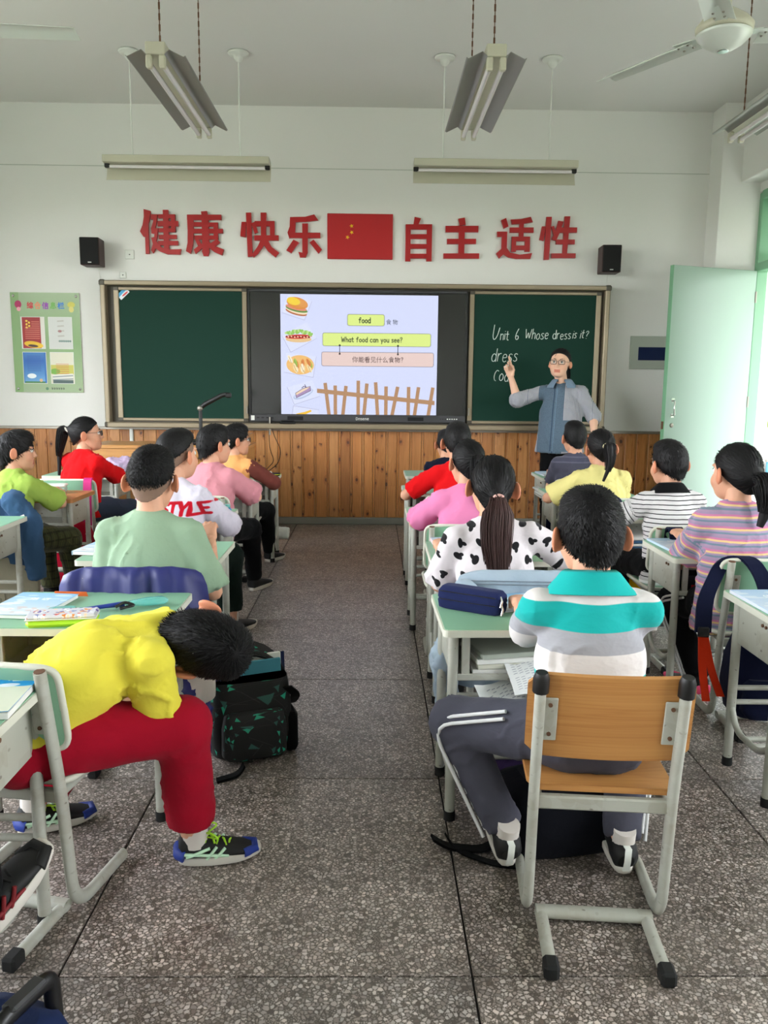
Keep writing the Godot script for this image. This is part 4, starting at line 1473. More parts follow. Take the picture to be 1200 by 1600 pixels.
	for k in 9:
		ink(s0, [Vector2(50 if k < 3 else 18, 22 + k * 10), Vector2(86, 22 + k * 10)], 3.0, Color(0.86, 0.52, 0.40))
	blot(s0, Vector2(55, 132), Vector2(46, 16), 0.15, Color(0.92, 0.74, 0.12))
	blot(s0, Vector2(52, 138), Vector2(24, 6), 0.1, Color(0.25, 0.10, 0.06))
	var s1: Image = sheets[1]
	for k in 5:
		ink(s1, [Vector2(44, 18 + k * 24), Vector2(70, 16 + k * 24)], 7.0, Color(0.72, 0.71, 0.68))
	blot(s1, Vector2(52, 66), Vector2(9, 6), 0.0, Color(0.62, 0.45, 0.44))
	for k in 6:
		blot(s1, Vector2(50 + k * 10, 114), Vector2(5, 5), 0.0, Color(0.45, 0.55, 0.52))
	var s2: Image = sheets[2]
	for y in 150:
		s2.fill_rect(Rect2i(4, y, 98, 1), Color(0.10, 0.38, 0.70).lerp(Color(0.45, 0.66, 0.84), absf(y - 40.0) / 110.0))
	blot(s2, Vector2(38, 115), Vector2(22, 12), 0.0, Color(0.92, 0.94, 0.95))
	for k in 9:
		ink(s2, [Vector2(20, 18 + k * 9), Vector2(84, 18 + k * 9)], 2.0, Color(0.10, 0.32, 0.62))
	s2.fill_rect(Rect2i(4, 142, 98, 8), Color(0.24, 0.46, 0.24))
	blot(s2, Vector2(82, 136), Vector2(8, 8), 0.0, Color(0.85, 0.72, 0.55))
	var s3: Image = sheets[3]
	s3.fill_rect(Rect2i(0, 60, 110, 45), Color(0.78, 0.76, 0.36))
	blot(s3, Vector2(20, 92), Vector2(24, 14), 0.0, Color(0.45, 0.66, 0.25))
	for k in 6:
		ink(s3, [Vector2(26, 56 + k * 9), Vector2(86, 56 + k * 9)], 2.4, Color(0.80, 0.42, 0.24))
	for k in 4:
		ink(s3, [Vector2(8, 112 + k * 7), Vector2(104, 104 + k * 8)], 4.0, Color(0.88, 0.89, 0.90) if k % 2 == 0 else Color(0.50, 0.56, 0.62))
	s3.fill_rect(Rect2i(8, 134, 98, 16), Color(0.30, 0.38, 0.38))
	n = 0
	for q in [[-0.125, 0.093], [0.135, 0.093], [-0.125, -0.235], [0.135, -0.235]]:
		var m := mat("sheet_%d" % n, Color.WHITE, 0.3, 0.0, 0.3)
		m.albedo_texture = tex_of(sheets[n])
		var sh := G.new()
		sh.face([Vector3(-0.108, -0.145, 0), Vector3(0.108, -0.145, 0), Vector3(0.108, 0.145, 0), Vector3(-0.108, 0.145, 0)], Vector3.BACK, Vector3(1 / 0.216, 0, 0), Vector3(0, -1 / 0.29, 0), Vector2(0.5, 0.5))
		var pk := obj("pocket", one_box(Vector3(q[0], q[1], 0.018), Vector3(0.226, 0.30, 0.004), 0.001), M.white_plastic, ps)
		var so := obj("sheet", sh, m, pk)
		so.position = Vector3(q[0], q[1], 0.0206)
		n += 1
	for x in [-0.295, 0.295]:
		for y in [-0.435, 0.435]:
			var g := G.new()
			g.lathe([[0.0, 0.0], [0.013, 0.0], [0.011, 0.008], [0.0, 0.010]], 14, Transform3D(Basis(Vector3.RIGHT, PI / 2), Vector3(x, y, 0.0165)))
			obj("screw", g, M.chrome, ps)


# ---------------------------------------------------------------- ceiling: lamps and fans
func fixture(called: String, label: String, at: Vector3, turn: float, group: String, rods: bool) -> void:
	# runs along local z, hangs from the ceiling; lamps are switched off
	var t := thing(called, label, "lamp", at, turn, group)
	var ln := 1.22 if not rods else 1.30
	if not rods:
		obj("spine", one_box(Vector3(0, 0.03, 0), Vector3(0.10, 0.06, ln), 0.004), M.cream_enamel, t)
		for s in [-1.0, 1.0]:
			var g := G.new()
			g.sheet([[Vector3(s * 0.045, 0.0, -ln / 2), Vector3(s * 0.045, 0.0, ln / 2)], [Vector3(s * 0.070, 0.022, -ln / 2), Vector3(s * 0.070, 0.022, ln / 2)], [Vector3(s * 0.140, -0.012, -ln / 2), Vector3(s * 0.140, -0.012, ln / 2)], [Vector3(s * 0.150, -0.006, -ln / 2), Vector3(s * 0.150, -0.006, ln / 2)]], 0.002)
			obj("reflector", g, M.reflector, t)
			obj("tube", one_tube([Vector3(s * 0.033, -0.042, -ln / 2 + 0.02), Vector3(s * 0.033, -0.042, ln / 2 - 0.02)], 0.0135, 12), M.tube_glass, t)
			for e in [-1.0, 1.0]:
				obj("tube_holder", one_box(Vector3(s * 0.033, -0.032, e * (ln / 2 - 0.015)), Vector3(0.032, 0.062, 0.035), 0.006), M.cream_enamel, t)
		for e in [-1.0, 1.0]:
			var c := G.new()
			var y := 0.06
			var k := 0
			while y < CEIL - at.y:
				var tw := Basis(Vector3.UP, (k % 2) * PI / 2)
				c.box(Vector3(0, y, e * 0.5), Vector3(0.010, 0.034, 0.004), 0.0015, tw)
				y += 0.026
				k += 1
			obj("chain", c, M.rust, t)
	else:
		obj("spine", one_box(Vector3(-0.02, 0.045, 0), Vector3(0.08, 0.055, ln), 0.004), M.cream_enamel, t)
		var g := G.new()
		g.sheet([[Vector3(0.02, 0.070, -ln / 2), Vector3(0.02, 0.070, ln / 2)], [Vector3(0.065, 0.055, -ln / 2), Vector3(0.065, 0.055, ln / 2)], [Vector3(0.075, 0.018, -ln / 2), Vector3(0.075, 0.018, ln / 2)]], 0.002)
		obj("reflector", g, M.cream_enamel, t)
		var g2 := G.new()
		g2.sheet([[Vector3(0.074, 0.02, -ln / 2), Vector3(0.074, 0.02, ln / 2)], [Vector3(0.066, -0.03, -ln / 2), Vector3(0.066, -0.03, ln / 2)], [Vector3(0.040, -0.095, -ln / 2), Vector3(0.040, -0.095, ln / 2)]], 0.002)
		obj("reflector", g2, M.cream_enamel, t)
		obj("tube", one_tube([Vector3(0.01, 0.0, -ln / 2 + 0.03), Vector3(0.01, 0.0, ln / 2 - 0.03)], 0.0135, 12), M.tube_glass, t)
		for e in [-1.0, 1.0]:
			obj("tube_holder", one_box(Vector3(0.01, 0.005, e * (ln / 2 - 0.02)), Vector3(0.034, 0.034, 0.04), 0.005), M.black_plastic, t)
			obj("rod", one_tube([Vector3(-0.02, 0.07, e * 0.42), Vector3(-0.02, CEIL - at.y, e * 0.42)], 0.0055, 8), M.white_plastic, t)
			var cn := G.new()
			cn.lathe([[0.0, -0.075], [0.018, -0.07], [0.036, -0.045], [0.040, -0.025], [0.075, -0.020], [0.082, -0.008], [0.078, 0.0], [0.0, 0.0]], 20, Transform3D(Basis(), Vector3(-0.02, CEIL - at.y, e * 0.42)))
			obj("canopy", cn, M.white_plastic, t)


func build_ceiling_things() -> void:
	fixture("hanging_lamp", "twin tube lamp on chains, left of the two over the aisle", Vector3(-1.09, 3.0, -5.02), 0.0, "twin tube lamps on chains", false)
	fixture("hanging_lamp", "twin tube lamp on chains, right of the two over the aisle", Vector3(0.607, 3.0, -4.98), 0.0, "twin tube lamps on chains", false)
	fixture("hanging_lamp", "twin tube lamp on chains near the door, beside the right ceiling fan", Vector3(2.32, 3.0, -4.95), 0.0, "twin tube lamps on chains", false)
	fixture("board_lamp", "cream trough lamp on two rods over the blackboard's left half", Vector3(-1.468, 3.06, -6.85), PI / 2, "cream trough lamps before the blackboard", true)
	fixture("board_lamp", "cream trough lamp on two rods over the blackboard's right half", Vector3(0.968, 3.07, -6.87), PI / 2, "cream trough lamps before the blackboard", true)
	for q in [[Vector3(1.53, 2.90, -3.86), -121.0, "white three-bladed ceiling fan at the upper right, hub in view"], [Vector3(-2.02, 2.90, -3.92), -4.0, "white ceiling fan at the upper left, one blade tip in view"]]:
		var f := thing("ceiling_fan", q[2], "fan", q[0], 0.0, "ceiling fans")
		var g := G.new()
		g.lathe([[0.0, -0.052], [0.030, -0.052], [0.032, -0.047], [0.045, -0.045], [0.085, -0.022], [0.112, 0.004], [0.118, 0.016], [0.112, 0.020]], 32)
		obj("hub_cover", g, M.fan_metal, f)
		var g2 := G.new()
		g2.lathe([[0.108, 0.022], [0.120, 0.028], [0.122, 0.048], [0.100, 0.075], [0.05, 0.11], [0.025, 0.125], [0.022, 0.19]], 32)
		obj("motor_housing", g2, M.cream_enamel, f)
		var g3 := G.new()
		g3.lathe([[0.0, -0.0545], [0.022, -0.0545], [0.024, -0.052]], 20)
		obj("hub_badge", g3, M.chrome, f)
		obj("downrod", one_tube([Vector3(0, 0.15, 0), Vector3(0, CEIL - 2.9, 0)], 0.013, 10), M.fan_metal, f)
		var cn := G.new()
		cn.lathe([[0.02, -0.10], [0.05, -0.08], [0.06, -0.02], [0.06, 0.0]], 20, Transform3D(Basis(), Vector3(0, CEIL - 2.9, 0)))
		obj("canopy", cn, M.fan_metal, f)
		for k in 3:
			var a := deg_to_rad(q[1] + k * 120.0)
			var d := Vector3(cos(a), 0, sin(a))
			var s := Vector3(-sin(a), 0, cos(a))
			var rows := []
			for j in 9:
				var r := 0.16 + 0.54 * j / 8.0
				var wd := 0.064 - 0.012 * j / 8.0
				var cut := 0.03 if j == 8 else 0.0
				var pr := []
				for e in [[-1.0, -0.020], [-0.45, -0.006], [0.0, 0.012], [0.45, 0.006], [1.0, -0.006]]:
					pr.append(d * (r - cut * (e[0] + 1.0) * 0.5) + s * (wd * e[0]) + Vector3(0, e[1] + 0.03, 0))
				rows.append(pr)
			var bg := G.new()
			bg.sheet(rows, 0.0025)
			var bl := obj("blade", bg, M.fan_metal, f)
			var ar := G.new()
			ar.sheet([[d * 0.09 - s * 0.022 + Vector3(0, 0.034, 0), d * 0.09 + s * 0.022 + Vector3(0, 0.034, 0)], [d * 0.16 - s * 0.03 + Vector3(0, 0.036, 0), d * 0.16 + s * 0.03 + Vector3(0, 0.036, 0)], [d * 0.25 - s * 0.035 + Vector3(0, 0.040, 0), d * 0.25 + s * 0.035 + Vector3(0, 0.040, 0)]], 0.004)
			obj("blade_arm", ar, M.fan_metal, bl)
			for e in [[0.175, -0.02], [0.175, 0.02], [0.225, -0.02], [0.225, 0.02]]:
				var sc := G.new()
				sc.lathe([[0.0, -0.004], [0.006, -0.004], [0.006, 0.0]], 8, Transform3D(Basis(), d * e[0] + s * e[1] + Vector3(0, 0.024, 0)))
				obj("screw", sc, M.steel_trim, bl)


# ---------------------------------------------------------------- desks and chairs
func make_desk(wood: bool, label: String) -> Node3D:
	var t := thing("school_desk", label, "desk", Vector3.ZERO, 0.0, "pupils' desks")
	var top_y := 0.655
	var eg := G.new()
	eg.prism(round_rect(0.60, 0.44, 0.018), 0.0, 0.022, Transform3D(Basis(Vector3.RIGHT, -PI / 2), Vector3(0, top_y - 0.0235, 0)))
	var e := obj("tabletop", eg, M.ply_edge if wood else M.mint_edge, t)
	var lg := G.new()
	if wood:
		lg.box(Vector3(0, top_y - 0.001, 0), Vector3(0.592, 0.004, 0.432), 0.001, Basis(), 0, Vector2(0.3, 0.2))
	else:
		lg.prism(round_rect(0.590, 0.430, 0.014), 0.0, 0.003, Transform3D(Basis(Vector3.RIGHT, -PI / 2), Vector3(0, top_y - 0.0025, 0)))
	obj("laminate", lg, M.desk_wood if wood else M.mint, e)
	for sx in [-1.0, 1.0]:
		for sz in [-1.0, 1.0]:
			var leg := obj("leg", one_tube([Vector3(sx * 0.262, 0.025, sz * 0.155), Vector3(sx * 0.262, 0.632, sz * 0.155)], 0.0165, 12), M.steel, t)
			obj("foot_cap", one_tube([Vector3(sx * 0.262, 0.0, sz * 0.155), Vector3(sx * 0.262, 0.032, sz * 0.155)], 0.0185, 12), M.black_rubber, leg)
		obj("side_panel", one_box(Vector3(sx * 0.262, 0.552, 0), Vector3(0.006, 0.155, 0.29), 0.002), M.steel_pale, t)
		for z in [-0.06, -0.035]:
			obj("rivet", one_tube([Vector3(sx * 0.262, 0.595, z + 0.10), Vector3(sx * 0.270, 0.595, z + 0.10)], 0.006, 8), M.rust, t)
		obj("side_rail", one_tube(rounded([Vector3(sx * 0.262, 0.235, -0.155), Vector3(sx * 0.262, 0.155, -0.10), Vector3(sx * 0.262, 0.155, 0.08), Vector3(sx * 0.262, 0.205, 0.155)], 0.09), 0.0115, 10), M.steel, t)
	obj("shelf", one_box(Vector3(0, 0.478, 0.005), Vector3(0.52, 0.012, 0.31), 0.003), M.steel_pale, t)
	obj("shelf_lip", one_box(Vector3(0, 0.484, 0.160), Vector3(0.52, 0.022, 0.008), 0.002), M.steel, t)
	obj("front_panel", one_box(Vector3(0, 0.552, -0.15), Vector3(0.52, 0.155, 0.006), 0.002), M.steel_pale, t)
	for sx in [-1.0, 1.0]:
		obj("box_post", one_box(Vector3(sx * 0.222, 0.552, 0.152), Vector3(0.026, 0.15, 0.014), 0.002), M.steel, t)
	for q in [[0.30, -0.155], [0.245, -0.155], [0.155, -0.03], [0.155, 0.03]]:
		obj("crossbar", one_tube([Vector3(-0.262, q[0], q[1]), Vector3(0.262, q[0], q[1])], 0.0105, 8), M.steel, t)
	return t


func make_chair(wood: bool, label: String) -> Node3D:
	var t := thing("school_chair", label, "chair", Vector3.ZERO, 0.0, "pupils' chairs")
	for s in [-1.0, 1.0]:
		var path := rounded([Vector3(s * 0.172, 0.705, 0.085), Vector3(s * 0.172, 0.37, 0.025), Vector3(s * 0.172, 0.0185, -0.01), Vector3(s * 0.172, 0.0185, -0.27)], 0.085, 7)
		var g := G.new()
		g.tube(path, 0.0165, 12, Vector3.UP, Vector2(0.85, 1.15))
		var fr := obj("side_frame", g, M.steel, t)
		if wood:
			obj("post_cap", one_tube([Vector3(s * 0.172, 0.665, 0.078), Vector3(s * 0.172, 0.70, 0.0845), Vector3(s * 0.172, 0.716, 0.087)], [0.0205, 0.0205, 0.015], 12), M.black_plastic, fr)
		else:
			obj("post_end", one_tube([Vector3(s * 0.172, 0.7045, 0.085), Vector3(s * 0.172, 0.7065, 0.0853)], 0.0135, 12), M.rust, fr)
		var stub := G.new()
		stub.tube([Vector3(s * 0.136, 0.0175, -0.02), Vector3(s * 0.136, 0.0175, 0.20)], 0.0165, 10, Vector3.UP, Vector2(1.0, 0.95))
		var sb := obj("floor_bar", stub, M.steel, t)
		obj("end_cap", one_box(Vector3(s * 0.136, 0.0195, 0.20), Vector3(0.037, 0.039, 0.052), 0.007), M.black_rubber, sb)
		obj("seat_arm", one_tube([Vector3(s * 0.160, 0.352, 0.02), Vector3(s * 0.150, 0.356, -0.30)], 0.0125, 10), M.steel, t)
		var pl := obj("bracket", one_box(Vector3(s * 0.150, 0.588, 0.062), Vector3(0.045, 0.12, 0.005), 0.002, 1, Basis(Vector3.RIGHT, 0.18)), M.steel, t)
		for y in [0.548, 0.628]:
			obj("screw", one_tube([Vector3(s * 0.146, y, 0.056 + (y - 0.588) * 0.18), Vector3(s * 0.146, y, 0.068 + (y - 0.588) * 0.18)], 0.0055, 8), M.rust, pl)
	obj("crossbar", one_tube([Vector3(-0.15, 0.0215, -0.012), Vector3(0.15, 0.0215, -0.012)], 0.019, 12, Vector2(1.15, 0.85)), M.steel, t)
	obj("seat_rail", one_box(Vector3(0, 0.350, 0.018), Vector3(0.345, 0.036, 0.022), 0.004), M.steel, t)
	# seat: a shallow dished panel
	var seat := obj("seat", panel_grid(0.37, 0.36, 0.016, func(u: float, v: float) -> Vector3: return Vector3(u * 0.185, 0.384 - 0.008 * (1.0 - u * u) * (1.0 - v * v) - 0.012 * maxf(0.0, v - 0.6), 0.012 - 0.18 * (v + 1.0)), 0.02), M.ply if wood else M.mint, t)
	var back := obj("backrest", panel_grid(0.40, 0.23, 0.014, func(u: float, v: float) -> Vector3: return Vector3(u * 0.20, 0.595 + v * 0.113, 0.052 + v * 0.020 - 0.022 * u * u + 0.010), 0.03), M.ply if wood else M.mint, t)
	if not wood:
		for q in [[seat, 0], [back, 1]]:
			var ps := []
			for k in 41:
				var a := TAU * k / 40.0
				var e := Vector2(signf(cos(a)) * pow(absf(cos(a)), 0.25), signf(sin(a)) * pow(absf(sin(a)), 0.25))
				if q[1] == 0:
					ps.append(Vector3(e.x * 0.187, 0.384 - 0.012 * maxf(0.0, e.y - 0.6), 0.012 - 0.181 * (e.y + 1.0)))
				else:
					ps.append(Vector3(e.x * 0.202, 0.595 + e.y * 0.115, 0.062 + e.y * 0.020 - 0.022 * e.x * e.x))
			obj("edge_band", one_tube(ps, 0.0095, 6), M.mint_edge, q[0])
	return t


# a rounded panel whose middle surface is given by f(u, v), u and v from -1 to 1
func panel_grid(w: float, h: float, th: float, f: Callable, corner: float) -> G:
	var rows := []
	for j in 9:
		var v := -1.0 + j / 4.0
		var row := []
		for k in 17:
			var u := -1.0 + k / 8.0
			# the corners are drawn in along a rounded outline
			var ex := 1.0
			var dv := (absf(v) - (1.0 - corner * 2.0 / h)) / (corner * 2.0 / h)
			if dv > 0.0:
				ex = 1.0 - (1.0 - sqrt(maxf(0.0, 1.0 - dv * dv))) * corner * 2.0 / w
			row.append(f.call(u * ex, v))
		rows.append(row)
	var g := G.new()
	g.sheet(rows, th, Vector2(h, w) if w > h else Vector2(w, h))
	for k in g.u.size():
		g.u[k] = Vector2(g.u[k].y, g.u[k].x)
	return g


func build_furniture() -> void:
	var desk := make_desk(false, "mint topped desk right of the aisle with a navy pencil case on it")
	desk.position = Vector3(0.520, 0, -2.640)
	desk.rotation.y = 0.02
	for q in [
		[0.555, -3.62, 0.0, "mint topped desk of the girl with the long brown ponytail"],
		[0.505, -4.70, 0.0, "mint topped desk of the girl in the pink top"],
		[0.52, -5.76, 0.0, "mint topped desk of the boy in the red tee right of the aisle"],
		[0.575, -6.80, 0.0, "frontmost mint desk in the column right of the aisle"],
		[1.66, -6.74, 0.0, "mint topped desk right in front of the standing teacher"],
		[1.50, -5.64, 0.0, "mint topped desk of the girl in the yellow tee"],
		[1.60, -4.74, 0.0, "mint topped desk of the boy in the black striped polo, folders in its shelf"],
		[1.62, -3.70, 0.0, "mint topped desk of the girl in the rainbow striped tee"],
		[1.60, -2.72, 0.0, "mint topped desk cut by the right picture edge, a pale notebook on it"],
		[-1.03, -6.46, 0.0, "frontmost mint desk left of the aisle, black pencil case on it"],
		[-1.07, -5.60, 0.0, "mint topped desk of the boy in the rose pink tee"],
		[-1.08, -4.58, 0.0, "mint topped desk of the boy in the white and red shirt"],
		[-0.935, -3.58, 0.0, "mint topped desk of the boy in the sage green tee"],
		[-0.93, -2.63, 0.0, "mint topped desk with lime pencil tin behind the bent boy in yellow"],
		[-1.10, -1.80, 0.0, "mint desk at the lower left edge with a bright blue textbook"],
		[-2.27, -6.62, 0.0, "mint topped desk of the girl in the red top"],
		[-2.18, -4.26, 0.0, "mint topped desk at the left edge in front of the denim jacket"],
	]:
		copy_of(desk, "school_desk", q[3], Vector3(q[0], 0, q[1]), q[2])
	var wd := make_desk(true, "desk with an orange wooden top, where the girl in lime green sits")
	wd.position = Vector3(-2.17, 0, -5.34)
	var wc := make_chair(true, "orange plywood chair in the right foreground under the boy in the teal polo")
	wc.position = Vector3(0.592, 0, -1.955)
	wc.rotation.y = -0.09
	copy_of(wc, "school_chair", "plywood chair at the left edge carrying a denim jacket", Vector3(-2.16, 0, -4.66), 0.12)
	var gc := make_chair(false, "mint green chair of the bending boy in yellow, paint chipped off its post")
	gc.position = Vector3(-0.945, 0, -2.02)
	gc.rotation.y = -0.20
	for q in [
		[0.55, -2.965, 0.0, "mint green chair of the girl with the long brown ponytail, pale denim jacket over it"],
		[0.47, -4.03, 0.0, "mint green chair of the girl in the pink top"],
		[0.54, -5.08, 0.0, "mint green chair of the boy in the red tee right of the aisle"],
		[0.58, -6.08, 0.0, "frontmost mint green chair right of the aisle, under the dark-haired boy"],
		[1.54, -6.00, 0.0, "mint green chair of the boy in the slate grey tee"],
		[1.47, -5.00, 0.0, "mint green chair of the girl in the yellow tee"],
		[1.58, -4.02, 0.0, "mint green chair of the boy in the black striped polo, navy strap over it"],
		[1.62, -3.27, -0.05, "mint green chair of the girl in rainbow stripes, backpack straps over it"],
		[-0.85, -2.97, 0.03, "mint green chair left of the aisle under a navy jacket"],
		[-1.05, -3.94, 0.0, "mint green chair of the boy in the white and red shirt"],
		[-1.06, -4.97, 0.0, "mint green chair of the boy in the rose pink tee"],
		[-1.02, -5.86, 0.0, "frontmost mint green chair left of the aisle"],
		[-2.12, -5.76, 0.0, "mint green chair of the girl in red, magenta strap over it"],
		[-1.10, -1.20, 0.0, "mint green chair of the pupil at the lower left edge"],
	]:
		copy_of(gc, "school_chair", q[3], Vector3(q[0], 0, q[1]), q[2])
	# the teacher's long wooden desk against the board wall
	var td := thing("teacher_desk", "long orange wooden teacher's desk under the left half of the blackboard", "desk", Vector3(-1.73, 0, -7.25))
	obj("top", one_box(Vector3(0, 0.835, 0), Vector3(1.36, 0.03, 0.5), 0.005, 0), M.lectern_wood, td)
	obj("back_panel", one_box(Vector3(0, 0.775, 0.225), Vector3(1.34, 0.10, 0.03), 0.004, 0), M.lectern_wood, td)
	obj("front_panel", one_box(Vector3(0, 0.40, 0.20), Vector3(1.32, 0.74, 0.025), 0.004, 0), M.lectern_wood, td)
	for s in [-1.0, 1.0]:
		obj("side_panel", one_box(Vector3(s * 0.655, 0.41, 0), Vector3(0.03, 0.82, 0.46), 0.004), M.lectern_wood, td)
	obj("raised_box", one_box(Vector3(0.60, 0.895, 0.0), Vector3(0.14, 0.09, 0.36), 0.006, 0), M.lectern_wood, td)
	# document camera on it
	var dc := thing("document_camera", "black jointed document camera arm standing on the teacher's desk", "camera", Vector3(-1.485, 0.85, -7.2))
	obj("base", one_box(Vector3(0.0, 0.018, 0), Vector3(0.18, 0.036, 0.24), 0.01), M.black_plastic, dc)
	obj("post", one_tube([Vector3(0, 0.03, 0), Vector3(0, 0.305, 0)], 0.016, 10), M.black_plastic, dc)
	var jg := G.new()
	jg.lathe([[0.0, -0.022], [0.022, -0.022], [0.022, 0.022], [0.0, 0.022]], 16, Transform3D(Basis(Vector3.RIGHT, PI / 2), Vector3(0, 0.31, 0.006)))
	obj("joint", jg, M.steel_trim, dc)
	var arm := obj("arm", one_tube([Vector3(0.0, 0.31, 0), Vector3(0.04, 0.345, 0), Vector3(0.19, 0.425, 0), Vector3(0.235, 0.432, 0)], [0.015, 0.018, 0.017, 0.017], 10, Vector2(0.8, 1.2)), M.black_plastic, dc)
	obj("camera_head", one_box(Vector3(0.245, 0.425, 0), Vector3(0.05, 0.045, 0.05), 0.01), M.black_plastic, arm)


# ---------------------------------------------------------------- people
var HEAD_CHILD: G
var HEAD_ADULT: G
var HAND_REST: G
var HAND_POINT: G


func head_prims(adult: bool) -> Array:
	var p := [
		ell(Vector3(0, 0.032, 0.008), Vector3(0.074, 0.084, 0.089), 0.01),
		ell(Vector3(0, -0.034, -0.034), Vector3(0.060 if not adult else 0.067, 0.072, 0.052), 0.035),
		ell(Vector3(0, -0.076, -0.046), Vector3(0.040 if not adult else 0.046, 0.030, 0.036), 0.03),
		cap(Vector3(0, -0.035, 0.022), Vector3(0, -0.090, 0.028), 0.047, 0.045, 0.02),
	]
	for s in [-1.0, 1.0]:
		p.append(ell(Vector3(s * 0.036, -0.036, -0.060), Vector3(0.026, 0.026, 0.022), 0.02))
		p.append(ell(Vector3(s * 0.030, 0.026, -0.076), Vector3(0.022, 0.008, 0.012), 0.012))
		p.append(["s", Vector3(s * 0.031, 0.007, -0.097), Vector3(0.018, 0.011, 0.014), Basis(), 0.010])
	p.append(cap(Vector3(0, 0.004, -0.084), Vector3(0, -0.026, -0.099), 0.007, 0.0105, 0.012))
	for s in [-1.0, 1.0]:
		p.append(ell(Vector3(s * 0.010, -0.031, -0.090), Vector3(0.008, 0.007, 0.009), 0.006))
	p.append(cap(Vector3(-0.017, -0.0565, -0.079), Vector3(0.017, -0.0565, -0.079), 0.0065, 0.0065, 0.006))
	p.append(cap(Vector3(-0.013, -0.0665, -0.0785), Vector3(0.013, -0.0665, -0.0785), 0.007, 0.007, 0.006))
	p.append(ell(Vector3(0, -0.091, -0.066), Vector3(0.018, 0.014, 0.014), 0.016))
	p.append(["s", Vector3(0, -0.0615, -0.0895), Vector3(0.018, 0.0018, 0.006), Basis(), 0.003])
	for s in [-1.0, 1.0]:
		var b := Basis(Vector3.UP, s * 0.55) * Basis(Vector3.RIGHT, -0.15)
		p.append(ell(Vector3(s * (0.093 if not adult else 0.083), -0.006, 0.014), Vector3(0.0085, 0.034, 0.022) * (1.0 if not adult else 0.85), 0.006, b))
		p.append(["s", Vector3(s * (0.102 if not adult else 0.092), -0.004, 0.004), Vector3(0.006, 0.021, 0.011), b, 0.005])
		p.append(ell(Vector3(s * 0.082, -0.020, 0.006), Vector3(0.012, 0.016, 0.010), 0.008, b))
	return p


func hand_prims(pointing: bool) -> Array:
	var p := []
	var fx := [-0.026, -0.009, 0.009, 0.025]
	var fl := [[0.038, 0.024, 0.019], [0.042, 0.027, 0.020], [0.039, 0.025, 0.019], [0.031, 0.019, 0.016]]
	p.append(cap(Vector3(0, 0, 0.035), Vector3(0, 0, -0.012), 0.021, 0.022, 0.02, Vector3.UP, 0.75))
	for k in 4:
		var a := Vector3(fx[k] * 0.5, 0, -0.012)
		var b := Vector3(fx[k], 0.002 if k == 1 or k == 2 else -0.001, -0.078 + absf(k - 1.2) * 0.005)
		p.append(cap(a, b, 0.0145, 0.0115, 0.014))
		var bend := [0.28, 0.42, 0.28]
		if pointing:
			bend = [0.12, 0.10, 0.05] if k == 0 else ([0.75, 0.95, 0.5] if k == 1 else [1.15, 1.3, 0.7])
		else:
			bend = [0.22 + 0.07 * k, 0.40 + 0.06 * k, 0.28]
		var ang := 0.0
		var from := b
		for j in 3:
			ang += bend[j]
			var to: Vector3 = from + Vector3(fx[k] * 0.10 if j == 0 else 0.0, -sin(ang), -cos(ang)) * fl[k][j]
			p.append(cap(from, to, 0.0092 - j * 0.0007, 0.0086 - j * 0.0009, 0.0035 if j > 0 else 0.007))
			from = to
	p.append(cap(Vector3(-0.014, -0.006, -0.014), Vector3(-0.034, -0.014, -0.040), 0.0155, 0.0115, 0.014))
	p.append(cap(Vector3(-0.034, -0.014, -0.040), Vector3(-0.046 if not pointing else -0.036, -0.022, -0.066), 0.0105, 0.0095, 0.004))
	p.append(cap(Vector3(-0.046 if not pointing else -0.036, -0.022, -0.066), Vector3(-0.046 if not pointing else -0.026, -0.028, -0.086), 0.0092, 0.0078, 0.003))
	return p


func pre_one(k: int) -> void:
	if k == 0:
		HEAD_CHILD = sdf(head_prims(false), 0.0036)
	elif k == 1:
		HEAD_ADULT = sdf(head_prims(true), 0.0030)
	elif k == 2:
		HAND_REST = sdf(hand_prims(false), 0.0030)
	else:
		HAND_POINT = sdf(hand_prims(true), 0.0026)


func tint_head(g: G) -> void:
	for j in g.v.size():
		var p := g.v[j]
		if p.z < -0.068 and absf(p.x) < 0.024 and p.y < -0.0505 and p.y > -0.0745 - absf(p.x) * 0.1:
			g.c[j] = Color(0.78, 0.42, 0.40)
		elif absf(p.x) > 0.078 and p.y < 0.04:
			g.c[j] = Color(1.0, 0.72, 0.62)
		elif p.z < -0.05 and absf(p.x) > 0.02 and p.y < -0.01 and p.y > -0.055:
			g.c[j] = Color(1.0, 0.92, 0.89)


# two-bone limb: where the joint between a and the target goes
func bend(a: Vector3, target: Vector3, l1: float, l2: float, pole: Vector3) -> Array:
	var d := target - a
	var l := minf(d.length(), (l1 + l2) * 0.999)
	d = d.normalized()
	var x := (l1 * l1 - l2 * l2 + l * l) / (2.0 * l)
	var h := sqrt(maxf(0.0, l1 * l1 - x * x))
	var q := (pole - d * pole.dot(d)).normalized()
	return [a + d * x + q * h, a + d * l]


func facing(d: Vector3, up: Vector3) -> Basis:
	var z := -d.normalized()
	var x := up.cross(z).normalized()
	return Basis(x, z.cross(x), z)


